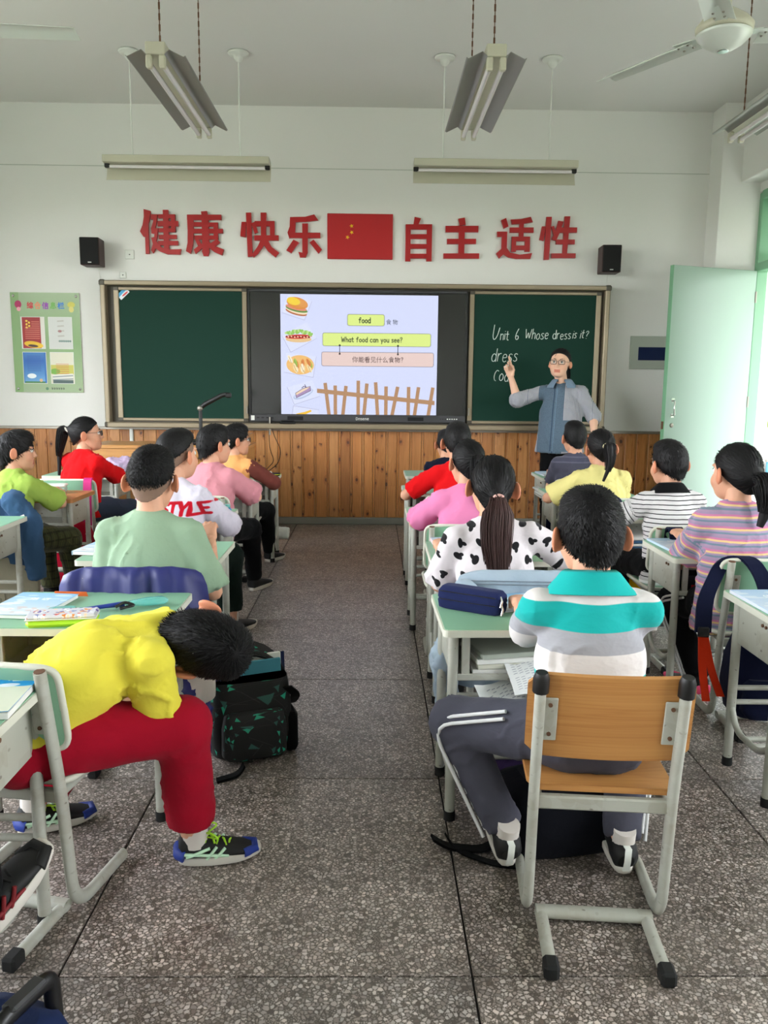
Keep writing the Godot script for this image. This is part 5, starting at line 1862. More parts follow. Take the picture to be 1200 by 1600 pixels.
# p: at, yaw, s, seat, lean, twist, side, head (pitch, yaw, roll), wrists and ankles in world space, clothes and hair
func person(p: Dictionary) -> Node3D:
	var at: Vector3 = p.at
	var yaw: float = p.get("yaw", 0.0)
	var s: float = p.get("s", 1.0)
	var t := thing("person", p.label, "person", at, yaw)
	var inv := Transform3D(Basis(Vector3.UP, yaw), at).affine_inverse()
	var adult: bool = p.get("adult", false)
	var lean: float = p.get("lean", 0.2)
	var tw: float = p.get("twist", 0.0)
	var H: Vector3 = p.get("H", Vector3(0, p.get("seat", 0.388) + 0.092 * s, 0))
	var u1 := Vector3(p.get("side", 0.0) * 0.6, cos(lean * 0.7), -sin(lean * 0.7)).normalized()
	var u2 := Vector3(p.get("side", 0.0), cos(lean * 1.25), -sin(lean * 1.25)).normalized()
	var C: Vector3 = p.get("C", H + u1 * 0.20 * s)
	var N: Vector3 = p.get("N", C + u2 * 0.185 * s)
	var up := (N - C).normalized()
	var R := Vector3(cos(tw), 0, -sin(tw))
	if p.has("R"):
		R = p.R
	R = (R - up * R.dot(up)).normalized()
	var F := up.cross(R).normalized()
	var hs: float = p.get("hs", s)
	var HC: Vector3 = p.get("HC", N + Vector3(0, 0.116 * hs, 0) - Vector3(0, 0, 0.030 * hs))
	var hr: Vector3 = p.get("head", Vector3.ZERO)
	var hb := Basis(Vector3.UP, hr.y) * Basis(Vector3.RIGHT, hr.x) * Basis(Vector3.BACK, hr.z)
	if p.has("head_face"):
		hb = inv.basis * facing(p.head_face, p.head_up)
	if p.has("head_world_yaw"):
		hb = Basis(Vector3.UP, p.head_world_yaw - yaw) * Basis(Vector3.RIGHT, hr.x) * Basis(Vector3.BACK, hr.z)
	var ht := Transform3D(hb.scaled(Vector3.ONE * hs), HC)
	var sw: float = p.get("sw", 0.130) * s
	var SL := N - up * 0.072 * s - R * sw
	var SR := N - up * 0.072 * s + R * sw
	var arm: float = p.get("arm", 1.0)
	var la: float = 0.228 * s * arm
	var lf: float = 0.205 * s * arm
	var wl: Vector3 = inv * (p.wl as Vector3) if p.has("wl") else Vector3(-0.10 * s, 0.70, -0.36 * s)
	var wr: Vector3 = inv * (p.wr as Vector3) if p.has("wr") else Vector3(0.10 * s, 0.70, -0.36 * s)
	var al := bend(SL, wl, la, lf, p.get("pole_l", Vector3(-0.22, -1.0, 0.15)))
	var ar := bend(SR, wr, la, lf, p.get("pole_r", Vector3(0.22, -1.0, 0.15)))
	var lt: float = p.get("thigh", 0.36 * s)
	var ls: float = p.get("shin", 0.345 * s)
	var fl: Vector3 = inv * (p.fl as Vector3) if p.has("fl") else Vector3(-0.11 * s, 0.075, -0.40 * s)
	var fr: Vector3 = inv * (p.fr as Vector3) if p.has("fr") else Vector3(0.11 * s, 0.075, -0.40 * s)
	var pw: float = 0.070 * s
	var PL := H + Vector3(-pw, -0.01, 0)
	var PR := H + Vector3(pw, -0.01, 0)
	var kl := bend(PL, fl, lt, ls, p.get("knee_l", Vector3(-0.12, 0.6, -0.8)))
	var kr := bend(PR, fr, lt, ls, p.get("knee_r", Vector3(0.12, 0.6, -0.8)))
	var fat: float = p.get("fat", 1.0)
	var cell: float = p.get("cell", 0.015)
	var ax := F
	var hip_ax := Vector3(0, 0, 1) if not p.has("hip_ax") else p.hip_ax as Vector3
	# ---- the body itself
	var dn := hb * Vector3(0, -1, 0)
	var body := [
		cap(N - up * 0.05 * s, HC + dn * 0.045 * hs + hb * Vector3(0, 0, 0.022) * hs, 0.050 * s, 0.047 * hs, 0.03),
		cap(H, C, 0.105 * s * fat, 0.105 * s * fat, 0.05, hip_ax, 0.68), cap(C, N - up * 0.075 * s, 0.105 * s * fat, 0.075 * s, 0.05, ax, 0.66), cap(N - up * 0.045 * s, SL, 0.042 * s, 0.034 * s, 0.035), cap(N - up * 0.045 * s, SR, 0.042 * s, 0.034 * s, 0.035),
		cap(SL, al[0], 0.036 * s, 0.031 * s * fat, 0.03), cap(al[0], al[1], 0.0315 * s * fat, 0.0215 * s, 0.02), cap(SR, ar[0], 0.036 * s, 0.031 * s * fat, 0.03), cap(ar[0], ar[1], 0.0315 * s * fat, 0.0215 * s, 0.02),
		cap(PL, kl[0], 0.066 * s, 0.047 * s, 0.03), cap(kl[0], kl[1], 0.045 * s, 0.030 * s, 0.02), cap(PR, kr[0], 0.066 * s, 0.047 * s, 0.03), cap(kr[0], kr[1], 0.045 * s, 0.030 * s, 0.02),
	]
	var ex := []
	ex.append([HEAD_ADULT if adult else HEAD_CHILD, ht])
	var hz: float = s * (0.98 if adult else 0.92)
	for side in 2:
		var w: Vector3 = (al if side == 0 else ar)[1]
		var d: Vector3 = p.get("hand_dir_l" if side == 0 else "hand_dir_r", (w - ((al if side == 0 else ar)[0] as Vector3)).normalized() * 0.6 + Vector3(0, -0.12, -0.35))
		var hu: Vector3 = p.get("hand_up_l" if side == 0 else "hand_up_r", Vector3.UP)
		var b := facing(d, hu).scaled(Vector3.ONE * hz)
		if side == 0:
			b = b * Basis(Vector3(-1, 0, 0), Vector3(0, 1, 0), Vector3(0, 0, 1))
		ex.append([HAND_POINT if (side == 1 and p.get("point", false)) else HAND_REST, Transform3D(b, w)])
	want("body", M[p.get("skin", "skin")], t, body, cell, {"extra": ex})
	# ---- shirt
	var sh: Dictionary = p.shirt
	var lo: float = sh.get("loose", 0.016)
	var drop: float = sh.get("drop", 0.06)
	var fr_s: float = sh.get("sleeve", 0.78)
	var hem := H - (C - H).normalized() * drop * s
	var hr_w: float = sh.get("hem", 0.016)
	var sp := [
		cap(C, hem, 0.108 * s * fat + lo, 0.122 * s * fat + lo + hr_w, 0.05, hip_ax, 0.74, true), cap(C, N - up * 0.085 * s, 0.110 * s * fat + lo, 0.082 * s + lo, 0.06, ax, 0.68), cap(N - up * 0.040 * s, SL, 0.046 * s + lo * 0.35, 0.036 * s + lo * 0.4, 0.035), cap(N - up * 0.040 * s, SR, 0.046 * s + lo * 0.35, 0.036 * s + lo * 0.4, 0.035),
		cap(N - up * 0.07 * s, N + up * sh.get("neck", -0.012) * s, 0.075 * s, 0.058 * s, 0.03, Vector3.ZERO, 1.0, true),
	]
	for q in [[SL, al], [SR, ar]]:
		var a: Vector3 = q[0]
		var e: Vector3 = q[1][0]
		var w: Vector3 = q[1][1]
		var r0 := 0.040 * s + lo * 0.5
		if fr_s <= 1.0:
			sp.append(cap(a, a.lerp(e, fr_s), r0, 0.038 * s * fat + lo * sh.get("flare", 0.9), 0.03, Vector3.ZERO, 1.0, true))
		else:
			sp.append(cap(a, e, r0, 0.037 * s * fat + lo * 0.7, 0.04))
			sp.append(cap(e, e.lerp(w, fr_s - 1.0), 0.037 * s * fat + lo * 0.7, 0.027 * s + lo * 0.6, 0.025, Vector3.ZERO, 1.0, true))
	var so := {"fold": sh.get("fold", 0.012), "seed": int(absf(at.x * 100.0) + absf(at.z * 37.0)), "fold_freq": sh.get("freq", Vector3(15, 7, 15))}
	if sh.has("uv"):
		so.uv = [N.y + 0.02, sh.uv[0], sh.uv[1]]
		if sh.get("sleeve_uv", true):
			so.uv.append_array([SL, al[0], 0.11, SR, ar[0], 0.11])
	want("shirt", sh.mat, t, sp, sh.get("cell", cell * 0.9), so)
	if p.has("sleeve_mat"):
		var sl := []
		for q in [[SL, al], [SR, ar]]:
			var e: Vector3 = q[1][0]
			sl.append(cap((q[0] as Vector3).lerp(e, 0.05), e, 0.044 * s + lo * 0.8, 0.038 * s + lo * 0.7, 0.04))
			sl.append(cap(e, e.lerp(q[1][1], 0.9), 0.038 * s + lo * 0.7, 0.027 * s + lo * 0.5, 0.025, Vector3.ZERO, 1.0, true))
		want("sleeves", p.sleeve_mat, t, sl, cell * 0.9, {"fold": 0.007, "seed": 4})
	if sh.has("collar"):
		collar(t, sh.collar, N, up, R, F, s * sh.get("collar_s", 1.0))
	# ---- trousers
	var pa: Dictionary = p.get("pants", {"mat": M.dark_trousers})
	var pl: float = pa.get("len", 1.0)
	var loose: float = pa.get("loose", 0.014)
	var tp := [cap(H + Vector3(-0.05 * s, -0.015, 0), H + Vector3(0.05 * s, -0.015, 0), 0.085 * s * fat + loose * 0.5, 0.085 * s * fat + loose * 0.5, 0.04), cap(H, H.lerp(C, 0.35), 0.108 * s * fat + 0.004, 0.104 * s * fat + 0.004, 0.04, hip_ax, 0.72, true)]
	for q in [[PL, kl], [PR, kr]]:
		var k: Vector3 = q[1][0]
		tp.append(cap(q[0], k, 0.070 * s + loose, 0.050 * s + loose, 0.035))
		if pl > 0.2:
			tp.append(cap(k, k.lerp(q[1][1], pl), 0.048 * s + loose, 0.038 * s + loose * pa.get("cuff", 0.8), 0.03, Vector3.ZERO, 1.0, true))
	want("trousers", pa.mat, t, tp, pa.get("cell", cell), {"fold": 0.008, "seed": int(absf(at.z * 91.0)), "fold_freq": Vector3(10, 10, 10)})
	if pa.has("stripe"):
		for q in [[PL, kl, -1.0], [PR, kr, 1.0]]:
			for o in [-0.011, 0.011]:
				var out := Vector3(q[2] * 0.9, 0.35, 0)
				var a: Vector3 = q[0]
				var k: Vector3 = q[1][0]
				var e: Vector3 = k.lerp(q[1][1], pl * 0.96)
				var sd := (out - (k - a).normalized() * out.dot((k - a).normalized())).normalized()
				var sd2: Vector3 = (Vector3(q[2], 0, 0) - (e - k).normalized() * q[2] * (e - k).normalized().x).normalized()
				var wv: Vector3 = (k - a).normalized().cross(sd).normalized() * o
				var ps := rounded([a.lerp(k, 0.35) + sd * (0.070 * s + loose) + wv, k + (sd + sd2).normalized() * (0.058 * s + loose) + wv, e + sd2 * (0.045 * s + loose * 0.8) + wv], 0.08)
				obj("side_stripe", one_tube(ps, 0.0055, 8), pa.stripe, t)
	# ---- shoes
	if p.get("shoes", true):
		for q in [[kl, -1.0], [kr, 1.0]]:
			var foot: Vector3 = q[0][1]
			var dir: Vector3 = foot - (q[0][0] as Vector3)
			var fy := atan2(-dir.x, -dir.z) if Vector2(dir.x, dir.z).length() > 0.22 * s and p.get("toe_follow", false) else 0.0
			fy += p.get("toe_l" if q[1] < 0 else "toe_r", -q[1] * 0.12)
			shoe(t, foot - Vector3(0, 0.075 * s, 0), Basis(Vector3.UP, fy) * Basis(Vector3.RIGHT, p.get("toe_pitch_l" if q[1] < 0 else "toe_pitch_r", 0.0)), s * p.get("foot", 1.0), p.get("shoe", {}))
	# ---- face, hair, glasses
	face_parts(t, ht, adult)
	hair(t, ht, p.get("hair", {}), hs, inv)
	if p.has("glasses"):
		glasses(t, ht, p.glasses)
	return t


func collar(t: Node3D, m: Material, N: Vector3, up: Vector3, R: Vector3, F: Vector3, s: float) -> void:
	# a turned-down collar, open at the throat
	var rows := []
	F = -F
	for q in [[0.058, 0.056, 0.026], [0.066, 0.064, 0.044], [0.076, 0.072, 0.036], [0.100, 0.088, 0.004], [0.120, 0.096, -0.018]]:
		var row := []
		for k in 25:
			var a := PI * (-0.5 + 0.12) + (TAU - PI * 0.24) * k / 24.0
			var d: Vector3 = R * cos(a) * q[0] + F * sin(a) * q[1]
			var peak := 1.0 + (0.2 if (k < 3 or k > 21) and q[0] > 0.09 else 0.0)
			row.append(N + d * s * peak + up * (q[2] * s * peak - 0.012 * s))
		rows.append(row)
	var g := G.new()
	g.sheet(rows, 0.003)
	obj("collar", g, m, t)


func face_parts(t: Node3D, ht: Transform3D, adult: bool) -> void:
	for s in [-1.0, 1.0]:
		var e := G.new()
		e.lathe([[0.0, -0.0118], [0.006, -0.0102], [0.0102, -0.006], [0.0118, 0.0], [0.0102, 0.006], [0.006, 0.0102], [0.0, 0.0118]], 14, ht * Transform3D(Basis(), Vector3(s * 0.031, 0.006, -0.0792)))
		var eye := obj("eye", e, M.eye_white, t)
		var ir := G.new()
		ir.lathe([[0.0, -0.0024], [0.0058, -0.0006], [0.0062, 0.0006]], 12, ht * Transform3D(Basis(Vector3.RIGHT, PI / 2), Vector3(s * 0.0312, 0.006, -0.0898)))
		obj("iris", ir, M.iris, eye)
		var b := G.new()
		b.tube([ht * Vector3(s * 0.015, 0.028, -0.0875), ht * Vector3(s * 0.032, 0.0325, -0.0855), ht * Vector3(s * 0.048, 0.027, -0.075)], [0.0026, 0.003, 0.0014], 6)
		obj("eyebrow", b, M.hair, t)
		var lid := G.new()
		lid.tube([ht * Vector3(s * 0.020, 0.010, -0.0865), ht * Vector3(s * 0.031, 0.0145, -0.0880), ht * Vector3(s * 0.043, 0.010, -0.0820)], [0.0022, 0.003, 0.002], 6)
		obj("eyelid", lid, M.hair_brown, eye)


func glasses(t: Node3D, ht: Transform3D, m: Material) -> void:
	var root: MeshInstance3D = null
	for s in [-1.0, 1.0]:
		var ps := []
		for q in round_rect(0.050, 0.032, 0.009, 3):
			ps.append(ht * Vector3(s * 0.033 + q.x, 0.004 + q.y, -0.1035 + absf(s * 0.033 + q.x) * 0.14))
		ps.append(ps[0])
		var rim := obj("glasses", one_tube(ps, 0.0024, 6), m, t) if root == null else obj("rim", one_tube(ps, 0.0024, 6), m, root)
		if root == null:
			root = rim
		obj("temple", one_tube([ht * Vector3(s * 0.058, 0.010, -0.095), ht * Vector3(s * 0.078, 0.012, -0.04), ht * Vector3(s * 0.081, 0.014, 0.014), ht * Vector3(s * 0.079, 0.004, 0.028)], 0.0016, 6), m, root)
		var g := G.new()
		var fan := []
		for q in round_rect(0.048, 0.030, 0.008, 3):
			fan.append(ht * Vector3(s * 0.033 + q.x, 0.004 + q.y, -0.1035 + absf(s * 0.033 + q.x) * 0.14))
		g.face(fan, ht.basis * Vector3(0, 0, -1), Vector3.RIGHT, Vector3.UP)
		obj("lens", g, M.lens, root)
	obj("bridge", one_tube([ht * Vector3(-0.009, 0.007, -0.1025), ht * Vector3(0, 0.010, -0.104), ht * Vector3(0.009, 0.007, -0.1025)], 0.0017, 6), m, root)


func hair(t: Node3D, ht: Transform3D, h: Dictionary, hs: float, inv: Transform3D) -> void:
	var style: String = h.get("style", "crop")
	var m: Material = h.get("mat", M.hair)
	var cell: float = h.get("cell", 0.007)
	var holder := Node3D.new()
	holder.name = "hair"
	t.add_child(holder, true)
	holder.transform = ht
	if style == "crop" or style == "fade":
		var nape: float = h.get("nape", -0.062)
		if style == "fade":
			nape = -0.016
		var n := Vector3(0, -0.846, -0.533)
		var prims := [ell(Vector3(0, 0.030, 0.012), Vector3(0.0805, 0.096, 0.101), 0.01), ell(Vector3(0, 0.085, -0.02), Vector3(0.066, 0.045, 0.070), 0.02)]
		if nape < -0.02:
			prims.append(cap(Vector3(0, -0.02, 0.05), Vector3(0, nape + 0.008, 0.056), 0.058, 0.046, 0.03))
		prims.append(["p", Vector3(0, nape, 0.09), n])
		var o := {"blades": int(h.get("n", 1400)), "blade_len": h.get("len", 0.020), "crown": Vector3(0.01, 0.125, 0.045), "lift": h.get("lift", 0.42), "seed": int(h.get("seed", 5)), "wide": h.get("wide", 0.0024)}
		want("short_hair", m, holder, prims, cell, o)
		if style == "fade":
			var pr2 := [ell(Vector3(0, 0.030, 0.011), Vector3(0.0765, 0.090, 0.095), 0.01), cap(Vector3(0, -0.02, 0.045), Vector3(0, -0.062, 0.050), 0.053, 0.047, 0.03), ["p", Vector3(0, -0.066, 0.09), n]]
			want("shaved_sides", M.stubble, holder, pr2, cell, {})
	else:
		var tie: Vector3 = h.get("tie", Vector3(0, 0.03, 0.112))
		var prims := [ell(Vector3(0, 0.030, 0.010), Vector3(0.0815, 0.095, 0.098), 0.01), cap(Vector3(0, -0.01, 0.050), Vector3(0, -0.062, 0.054), 0.060, 0.045, 0.03), ell(tie - Vector3(0, 0, 0.012), Vector3(0.028, 0.028, 0.028), 0.03), ["p", Vector3(0, h.get("nape", -0.080), 0.09), Vector3(0, -0.78, -0.626)]]
		want("hair_cap", m, holder, prims, cell, {"blades": int(h.get("n", 1600)), "blade_len": 0.055, "crown": tie, "lift": 0.05, "gather": true, "seed": 8, "wide": 0.0018})
		var band := G.new()
		var ps := []
		var tw := facing(h.get("tail_dir", Vector3(0, -0.5, 0.8)), Vector3.UP)
		for k in 17:
			var a := TAU * k / 16.0
			ps.append(tie + Vector3(0, 0, 0.012) + tw * (Vector3(cos(a), sin(a), 0) * 0.019))
		band.tube(ps, 0.0065, 8)
		obj("hair_tie", band, h.get("tie_mat", M.black_rubber), holder)
		# the tail hangs in the pupil's own space, so gravity is down
		var tail: Array = h.tail
		var pts := []
		for q in tail:
			pts.append(ht * tie + (q as Vector3))
		var path := rounded(pts, 0.06, 4)
		var rr := []
		var full: float = h.get("full", 0.034)
		for k in path.size():
			var f := float(k) / (path.size() - 1)
			rr.append(maxf(0.004, full * (0.45 + 1.4 * f if f < 0.35 else lerpf(0.94, 0.25, pow((f - 0.35) / 0.65, 1.6)))))
		var tg := G.new()
		tg.tube(path, rr, 14, Vector3.BACK, Vector2(1.0, 0.8))
		var r := RandomNumberGenerator.new()
		r.seed = 31
		for k in int(h.get("strands", 120)):
			var off := Vector2.from_angle(r.randf() * TAU) * pow(r.randf(), 0.3)
			var st := []
			var sr := []
			var ph := r.randf() * TAU
			var reach := r.randf_range(0.75, 1.0)
			var stop := maxi(3, int(path.size() * reach))
			for j in stop:
				var f := float(j) / (path.size() - 1)
				var d: Vector3 = ((path[mini(j + 1, path.size() - 1)] as Vector3) - (path[maxi(j - 1, 0)] as Vector3)).normalized()
				var x := Vector3.RIGHT.cross(d).normalized()
				var y := d.cross(x)
				var ra: float = rr[j] * 1.06 + 0.004 * f
				st.append((path[j] as Vector3) + (y * off.x + x * off.y * 0.85) * ra + y * sin(ph + f * 5.0) * 0.004)
				sr.append(lerpf(0.0026, 0.0010, f))
			tg.tube(st, sr, 3, Vector3.BACK, Vector2.ONE, false)
		var tn := obj("ponytail", tg, h.get("tail_mat", m), t)
		if h.has("tail_mat"):
			tn.set_meta("label", "brown-tinged long ponytail")


func shoe(t: Node3D, at: Vector3, b: Basis, s: float, o: Dictionary) -> void:
	var tr := Transform3D(b.scaled(Vector3.ONE * s), at + b * Vector3(0, 0, -0.030 * s))
	var up := G.new()
	var rings := []
	for q in [[0.072, 0.022, 0.030, 0.072], [0.062, 0.035, 0.016, 0.092], [0.03, 0.038, 0.016, 0.090], [0.0, 0.035, 0.016, 0.074], [-0.04, 0.037, 0.016, 0.064], [-0.085, 0.042, 0.016, 0.052], [-0.125, 0.041, 0.016, 0.042], [-0.155, 0.030, 0.016, 0.034], [-0.168, 0.014, 0.018, 0.026]]:
		var ring := PackedVector3Array()
		for k in 16:
			var a := TAU * k / 16.0
			var hy: float = (q[3] - q[2]) * 0.5
			ring.append(tr * Vector3(signf(cos(a)) * pow(absf(cos(a)), 0.8) * q[1], q[2] + hy + signf(sin(a)) * pow(absf(sin(a)), 0.8) * hy, q[0]))
		rings.append(ring)
	up.loft(rings)
	var u := obj("shoe", up, o.get("mat", M.shoe_black), t)
	var so := G.new()
	rings = []
	for y in [[0.0, 0.93], [0.006, 1.0], [0.020, 1.0], [0.024, 0.95]]:
		var ring := PackedVector3Array()
		for k in 28:
			var a := TAU * k / 28.0
			var z := -0.050 + 0.125 * sin(a)
			var w := 0.044 * (1.0 - 0.16 * clampf((z + 0.03) / 0.1, 0.0, 1.0)) * pow(absf(cos(a)), 0.55) * signf(cos(a))
			ring.append(tr * Vector3(w * y[1], y[0] + (0.010 * clampf((-z - 0.11) / 0.06, 0.0, 1.0)), -0.05 + (z + 0.05) * y[1]))
		rings.append(ring)
	so.loft(rings)
	obj("sole", so, o.get("sole", M.sole_white), u)
	var so2 := G.new()
	var sh: float = o.get("sock_h", 0.118)
	so2.tube([tr * Vector3(0, 0.055, 0.026), tr * Vector3(0, sh, 0.020)], [o.get("sock_r", 0.031) * s, o.get("sock_r", 0.031) * s], 14)
	obj("sock", so2, o.get("sock", M.sock_white), u)
	if o.has("lace"):
		for k in 5:
			var z := -0.012 - k * 0.017
			var y := 0.074 - k * 0.0055
			var sd := 1.0 if k % 2 else -1.0
			obj("lace", one_tube([tr * Vector3(-0.024, y - 0.006, z + 0.006 * sd), tr * Vector3(0, y + 0.004, z), tr * Vector3(0.024, y - 0.006, z - 0.006 * sd)], 0.0034 * s, 6), o.lace, u)
		for sd in [-1.0, 1.0]:
			obj("lace_loop", one_tube(rounded([tr * Vector3(0, 0.082, 0.0), tr * Vector3(sd * 0.03, 0.105, -0.02), tr * Vector3(sd * 0.045, 0.085, -0.05), tr * Vector3(sd * 0.01, 0.078, -0.012)], 0.02), 0.0028 * s, 6), o.lace, u)
	if o.has("trim"):
		for sd in [-1.0, 1.0]:
			for q in [[[0.05, 0.034], [-0.02, 0.056]], [[-0.01, 0.022], [-0.04, 0.058]], [[-0.035, 0.022], [-0.065, 0.052]], [[0.055, 0.045], [-0.075, 0.026]]]:
				var a := Vector3(sd * 0.0385, q[0][1], q[0][0])
				var e := Vector3(sd * 0.0385, q[1][1], q[1][0])
				obj("side_mark", one_tube([tr * a, tr * ((a + e) * 0.5 + Vector3(sd * 0.002, 0, 0)), tr * e], 0.0048 * s, 6), o.trim, u)
		var hg := G.new()
		hg.tube([tr * Vector3(-0.028, 0.035, 0.052), tr * Vector3(-0.02, 0.04, 0.068), tr * Vector3(0.02, 0.04, 0.068), tr * Vector3(0.028, 0.035, 0.052)], 0.021 * s, 8)
		obj("heel_guard", hg, o.get("guard", M.shoe_blue), u)
		var tg := G.new()
		tg.tube([tr * Vector3(-0.034, 0.026, -0.12), tr * Vector3(-0.02, 0.028, -0.155), tr * Vector3(0.02, 0.028, -0.155), tr * Vector3(0.034, 0.026, -0.12)], 0.014 * s, 8)
		obj("toe_guard", tg, o.get("guard", M.shoe_blue), u)
	if o.has("tape"):
		var tg := G.new()
		tg.sheet([[tr * Vector3(-0.009, 0.084, 0.04), tr * Vector3(0.009, 0.084, 0.04)], [tr * Vector3(-0.009, 0.100, 0.074), tr * Vector3(0.009, 0.100, 0.074)], [tr * Vector3(-0.009, 0.06, 0.082), tr * Vector3(0.009, 0.06, 0.082)], [tr * Vector3(-0.009, 0.024, 0.080), tr * Vector3(0.009, 0.024, 0.080)]], 0.003)
		obj("heel_tape", tg, o.tape, u)


func shirt_stripes(key: String, rows: Array, h := 256) -> StandardMaterial3D:
	# rows: [share of the height, colour]
	var im := canvas(8, h, Color.WHITE)
	var y := 0.0
	for q in rows:
		im.fill_rect(Rect2i(0, int(y * h), 8, int(ceil(q[0] * h)) + 1), q[1])
		y += q[0]
	var m := cloth(key, Color.WHITE, tex_of(im))
	return m


func build_people() -> void:
	var id := WorkerThreadPool.add_group_task(pre_one, 4)
	WorkerThreadPool.wait_for_group_task_completion(id)
	tint_head(HEAD_CHILD)
	tint_head(HEAD_ADULT)
	var dark := cloth("dark_trousers", Color(0.035, 0.037, 0.045))
	var jean := cloth("grey_jeans", Color(0.24, 0.28, 0.36))
	var grey_mesh := cloth("grey_sport", Color(0.27, 0.27, 0.31))
	var white := mat("white_stripe", Color(0.80, 0.80, 0.80), 0.8)
	# --- the teacher
	var den := Color(0.33, 0.395, 0.45)
	var im := canvas(256, 256, den)
	for x in 256:
		for y in 256:
			var wob := fposmod(sin(x * 12.9898 + y * 78.233) * 43758.5453, 1.0)
			# her left side is striped down to the waist seam, her right only at the arm
			if (x < 112 and y < 142) or x > 214 or x < 52:
				im.set_pixel(x, y, Color(0.36, 0.38, 0.44) if x % 5 < 2 else Color(0.70, 0.70, 0.71))
			else:
				im.set_pixel(x, y, den * (0.9 + wob * 0.22))
	ink(im, [Vector2(150, 0), Vector2(158, 256)], 3.0, Color(0.16, 0.23, 0.32))
	ink(im, [Vector2(140, 0), Vector2(148, 256)], 1.6, Color(0.42, 0.52, 0.62))
	var tm := cloth("denim_shirt", Color.WHITE, tex_of(im))
	var teacher := person({
		"label": "woman teacher in a denim and striped shirt pointing at the blackboard", "at": Vector3(1.70, 0, -7.42), "yaw": 2.80, "s": 1.14, "hs": 1.10, "adult": true, "cell": 0.013, "arm": 0.93, "fat": 1.22,
		"H": Vector3(0, 0.90, 0), "C": Vector3(0, 1.15, 0.0), "N": Vector3(0, 1.405, -0.005), "HC": Vector3(0.02, 1.575, -0.045), "head_world_yaw": 2.72, "head": Vector3(0.06, 0, 0.04), "sw": 0.150,
		"wr": Vector3(1.245, 1.462, -7.46), "pole_r": Vector3(-0.1, -1.0, -0.1), "wl": Vector3(1.95, 0.96, -7.20), "pole_l": Vector3(-0.5, -0.4, 0.9), "point": true, "hand_dir_r": Vector3(0.30, 0.95, 0.05), "hand_up_r": Vector3(0.2, 0.2, 1.0),
		"fl": Vector3(1.80, 0.085, -7.38), "fr": Vector3(1.60, 0.085, -7.38), "knee_l": Vector3(0, 0.1, -1), "knee_r": Vector3(0, 0.1, -1), "thigh": 0.41, "shin": 0.41, "skin": "skin_light",
		"shirt": {"mat": tm, "sleeve": 1.25, "drop": 0.10, "hem": 0.030, "loose": 0.022, "uv": [0.62, 0.56], "sleeve_uv": false, "fold": 0.008, "collar": cloth("pale_denim", Color(0.45, 0.53, 0.61))}, "pants": {"mat": dark},
		"hair": {"style": "tail", "cell": 0.006, "n": 1500, "tie": Vector3(0, 0.02, 0.102), "tail": [Vector3(0, 0, 0), Vector3(-0.02, -0.02, 0.05), Vector3(-0.04, -0.12, 0.06), Vector3(-0.05, -0.24, 0.05)], "full": 0.034, "nape": -0.05}, "glasses": M.glasses_dark,
	})
	var chalk := thing("chalk_stick", "short piece of chalk in the teacher's raised hand", "chalk", Vector3(1.195, 1.545, -7.435), 0.4)
	obj("stick", one_tube([Vector3(-0.012, 0, 0), Vector3(0.028, 0.012, 0)], 0.005, 8), M.chalk, chalk)
	# --- column right of the aisle, from the back
	var polo := shirt_stripes("polo_stripes", [[0.115, Color(0.82, 0.80, 0.79)], [0.130, Color(0.10, 0.64, 0.62)], [0.105, Color(0.60, 0.60, 0.62)], [0.130, Color(0.82, 0.80, 0.79)], [0.150, Color(0.10, 0.64, 0.62)], [0.37, Color(0.62, 0.62, 0.64)]])
	person({
		"label": "boy with cropped black hair in a teal, grey and white striped polo shirt", "at": Vector3(0.588, 0, -2.085), "yaw": -0.04, "s": 1.03, "lean": 0.16, "cell": 0.011, "head": Vector3(-0.06, 0.06, 0.02), "sw": 0.136,
		"wl": Vector3(0.48, 0.705, -2.54), "wr": Vector3(0.70, 0.705, -2.54), "pole_l": Vector3(-0.12, -1.0, 0.0), "pole_r": Vector3(0.12, -1.0, 0.0),
		"fl": Vector3(0.395, 0.13, -2.20), "fr": Vector3(0.735, 0.10, -2.20), "knee_l": Vector3(-0.9, 0.55, -0.75), "knee_r": Vector3(0.3, 0.5, -0.9), "toe_pitch_l": 0.45, "toe_pitch_r": 0.30, "toe_l": 0.1, "toe_r": 0.0, "thigh": 0.36, "shin": 0.33,
		"shirt": {"mat": polo, "sleeve": 0.86, "uv": [0.52, 1.0], "fold": 0.010, "drop": 0.03, "hem": 0.006, "loose": 0.018, "freq": Vector3(10, 5, 10), "collar": cloth("teal_cloth", Color(0.10, 0.64, 0.62)), "flare": 0.8, "sleeve_uv": false},
		"pants": {"mat": grey_mesh, "stripe": white, "loose": 0.018, "cell": 0.012}, "shoe": {"tape": M.white_plastic, "sole": M.sole_white, "sock": M.sock_white}, "hair": {"cell": 0.005, "n": 9000, "len": 0.020, "lift": 1.0, "seed": 12, "wide": 0.0012, "nape": -0.060},
	})
	# irregular dark spots scattered on white cotton
	im = canvas(512, 512, Color(0.82, 0.79, 0.80))
	var r := RandomNumberGenerator.new()
	r.seed = 5
	for gy in 8:
		for gx in 8:
			var c := Vector2(gx * 64 + 32 + r.randf_range(-12, 12) + (gy % 2) * 20, gy * 64 + 32 + r.randf_range(-10, 10))
			var a := r.randf() * TAU
			blot(im, c, Vector2(r.randf_range(15, 20), r.randf_range(9, 13)), a, Color(0.09, 0.085, 0.095))
			blot(im, c + Vector2.from_angle(a + 1.9) * 14, Vector2(r.randf_range(8, 13), 7), a + 2.2, Color(0.09, 0.085, 0.095))
	var spots := cloth("spotted_cotton", Color.WHITE, tex_of(im))
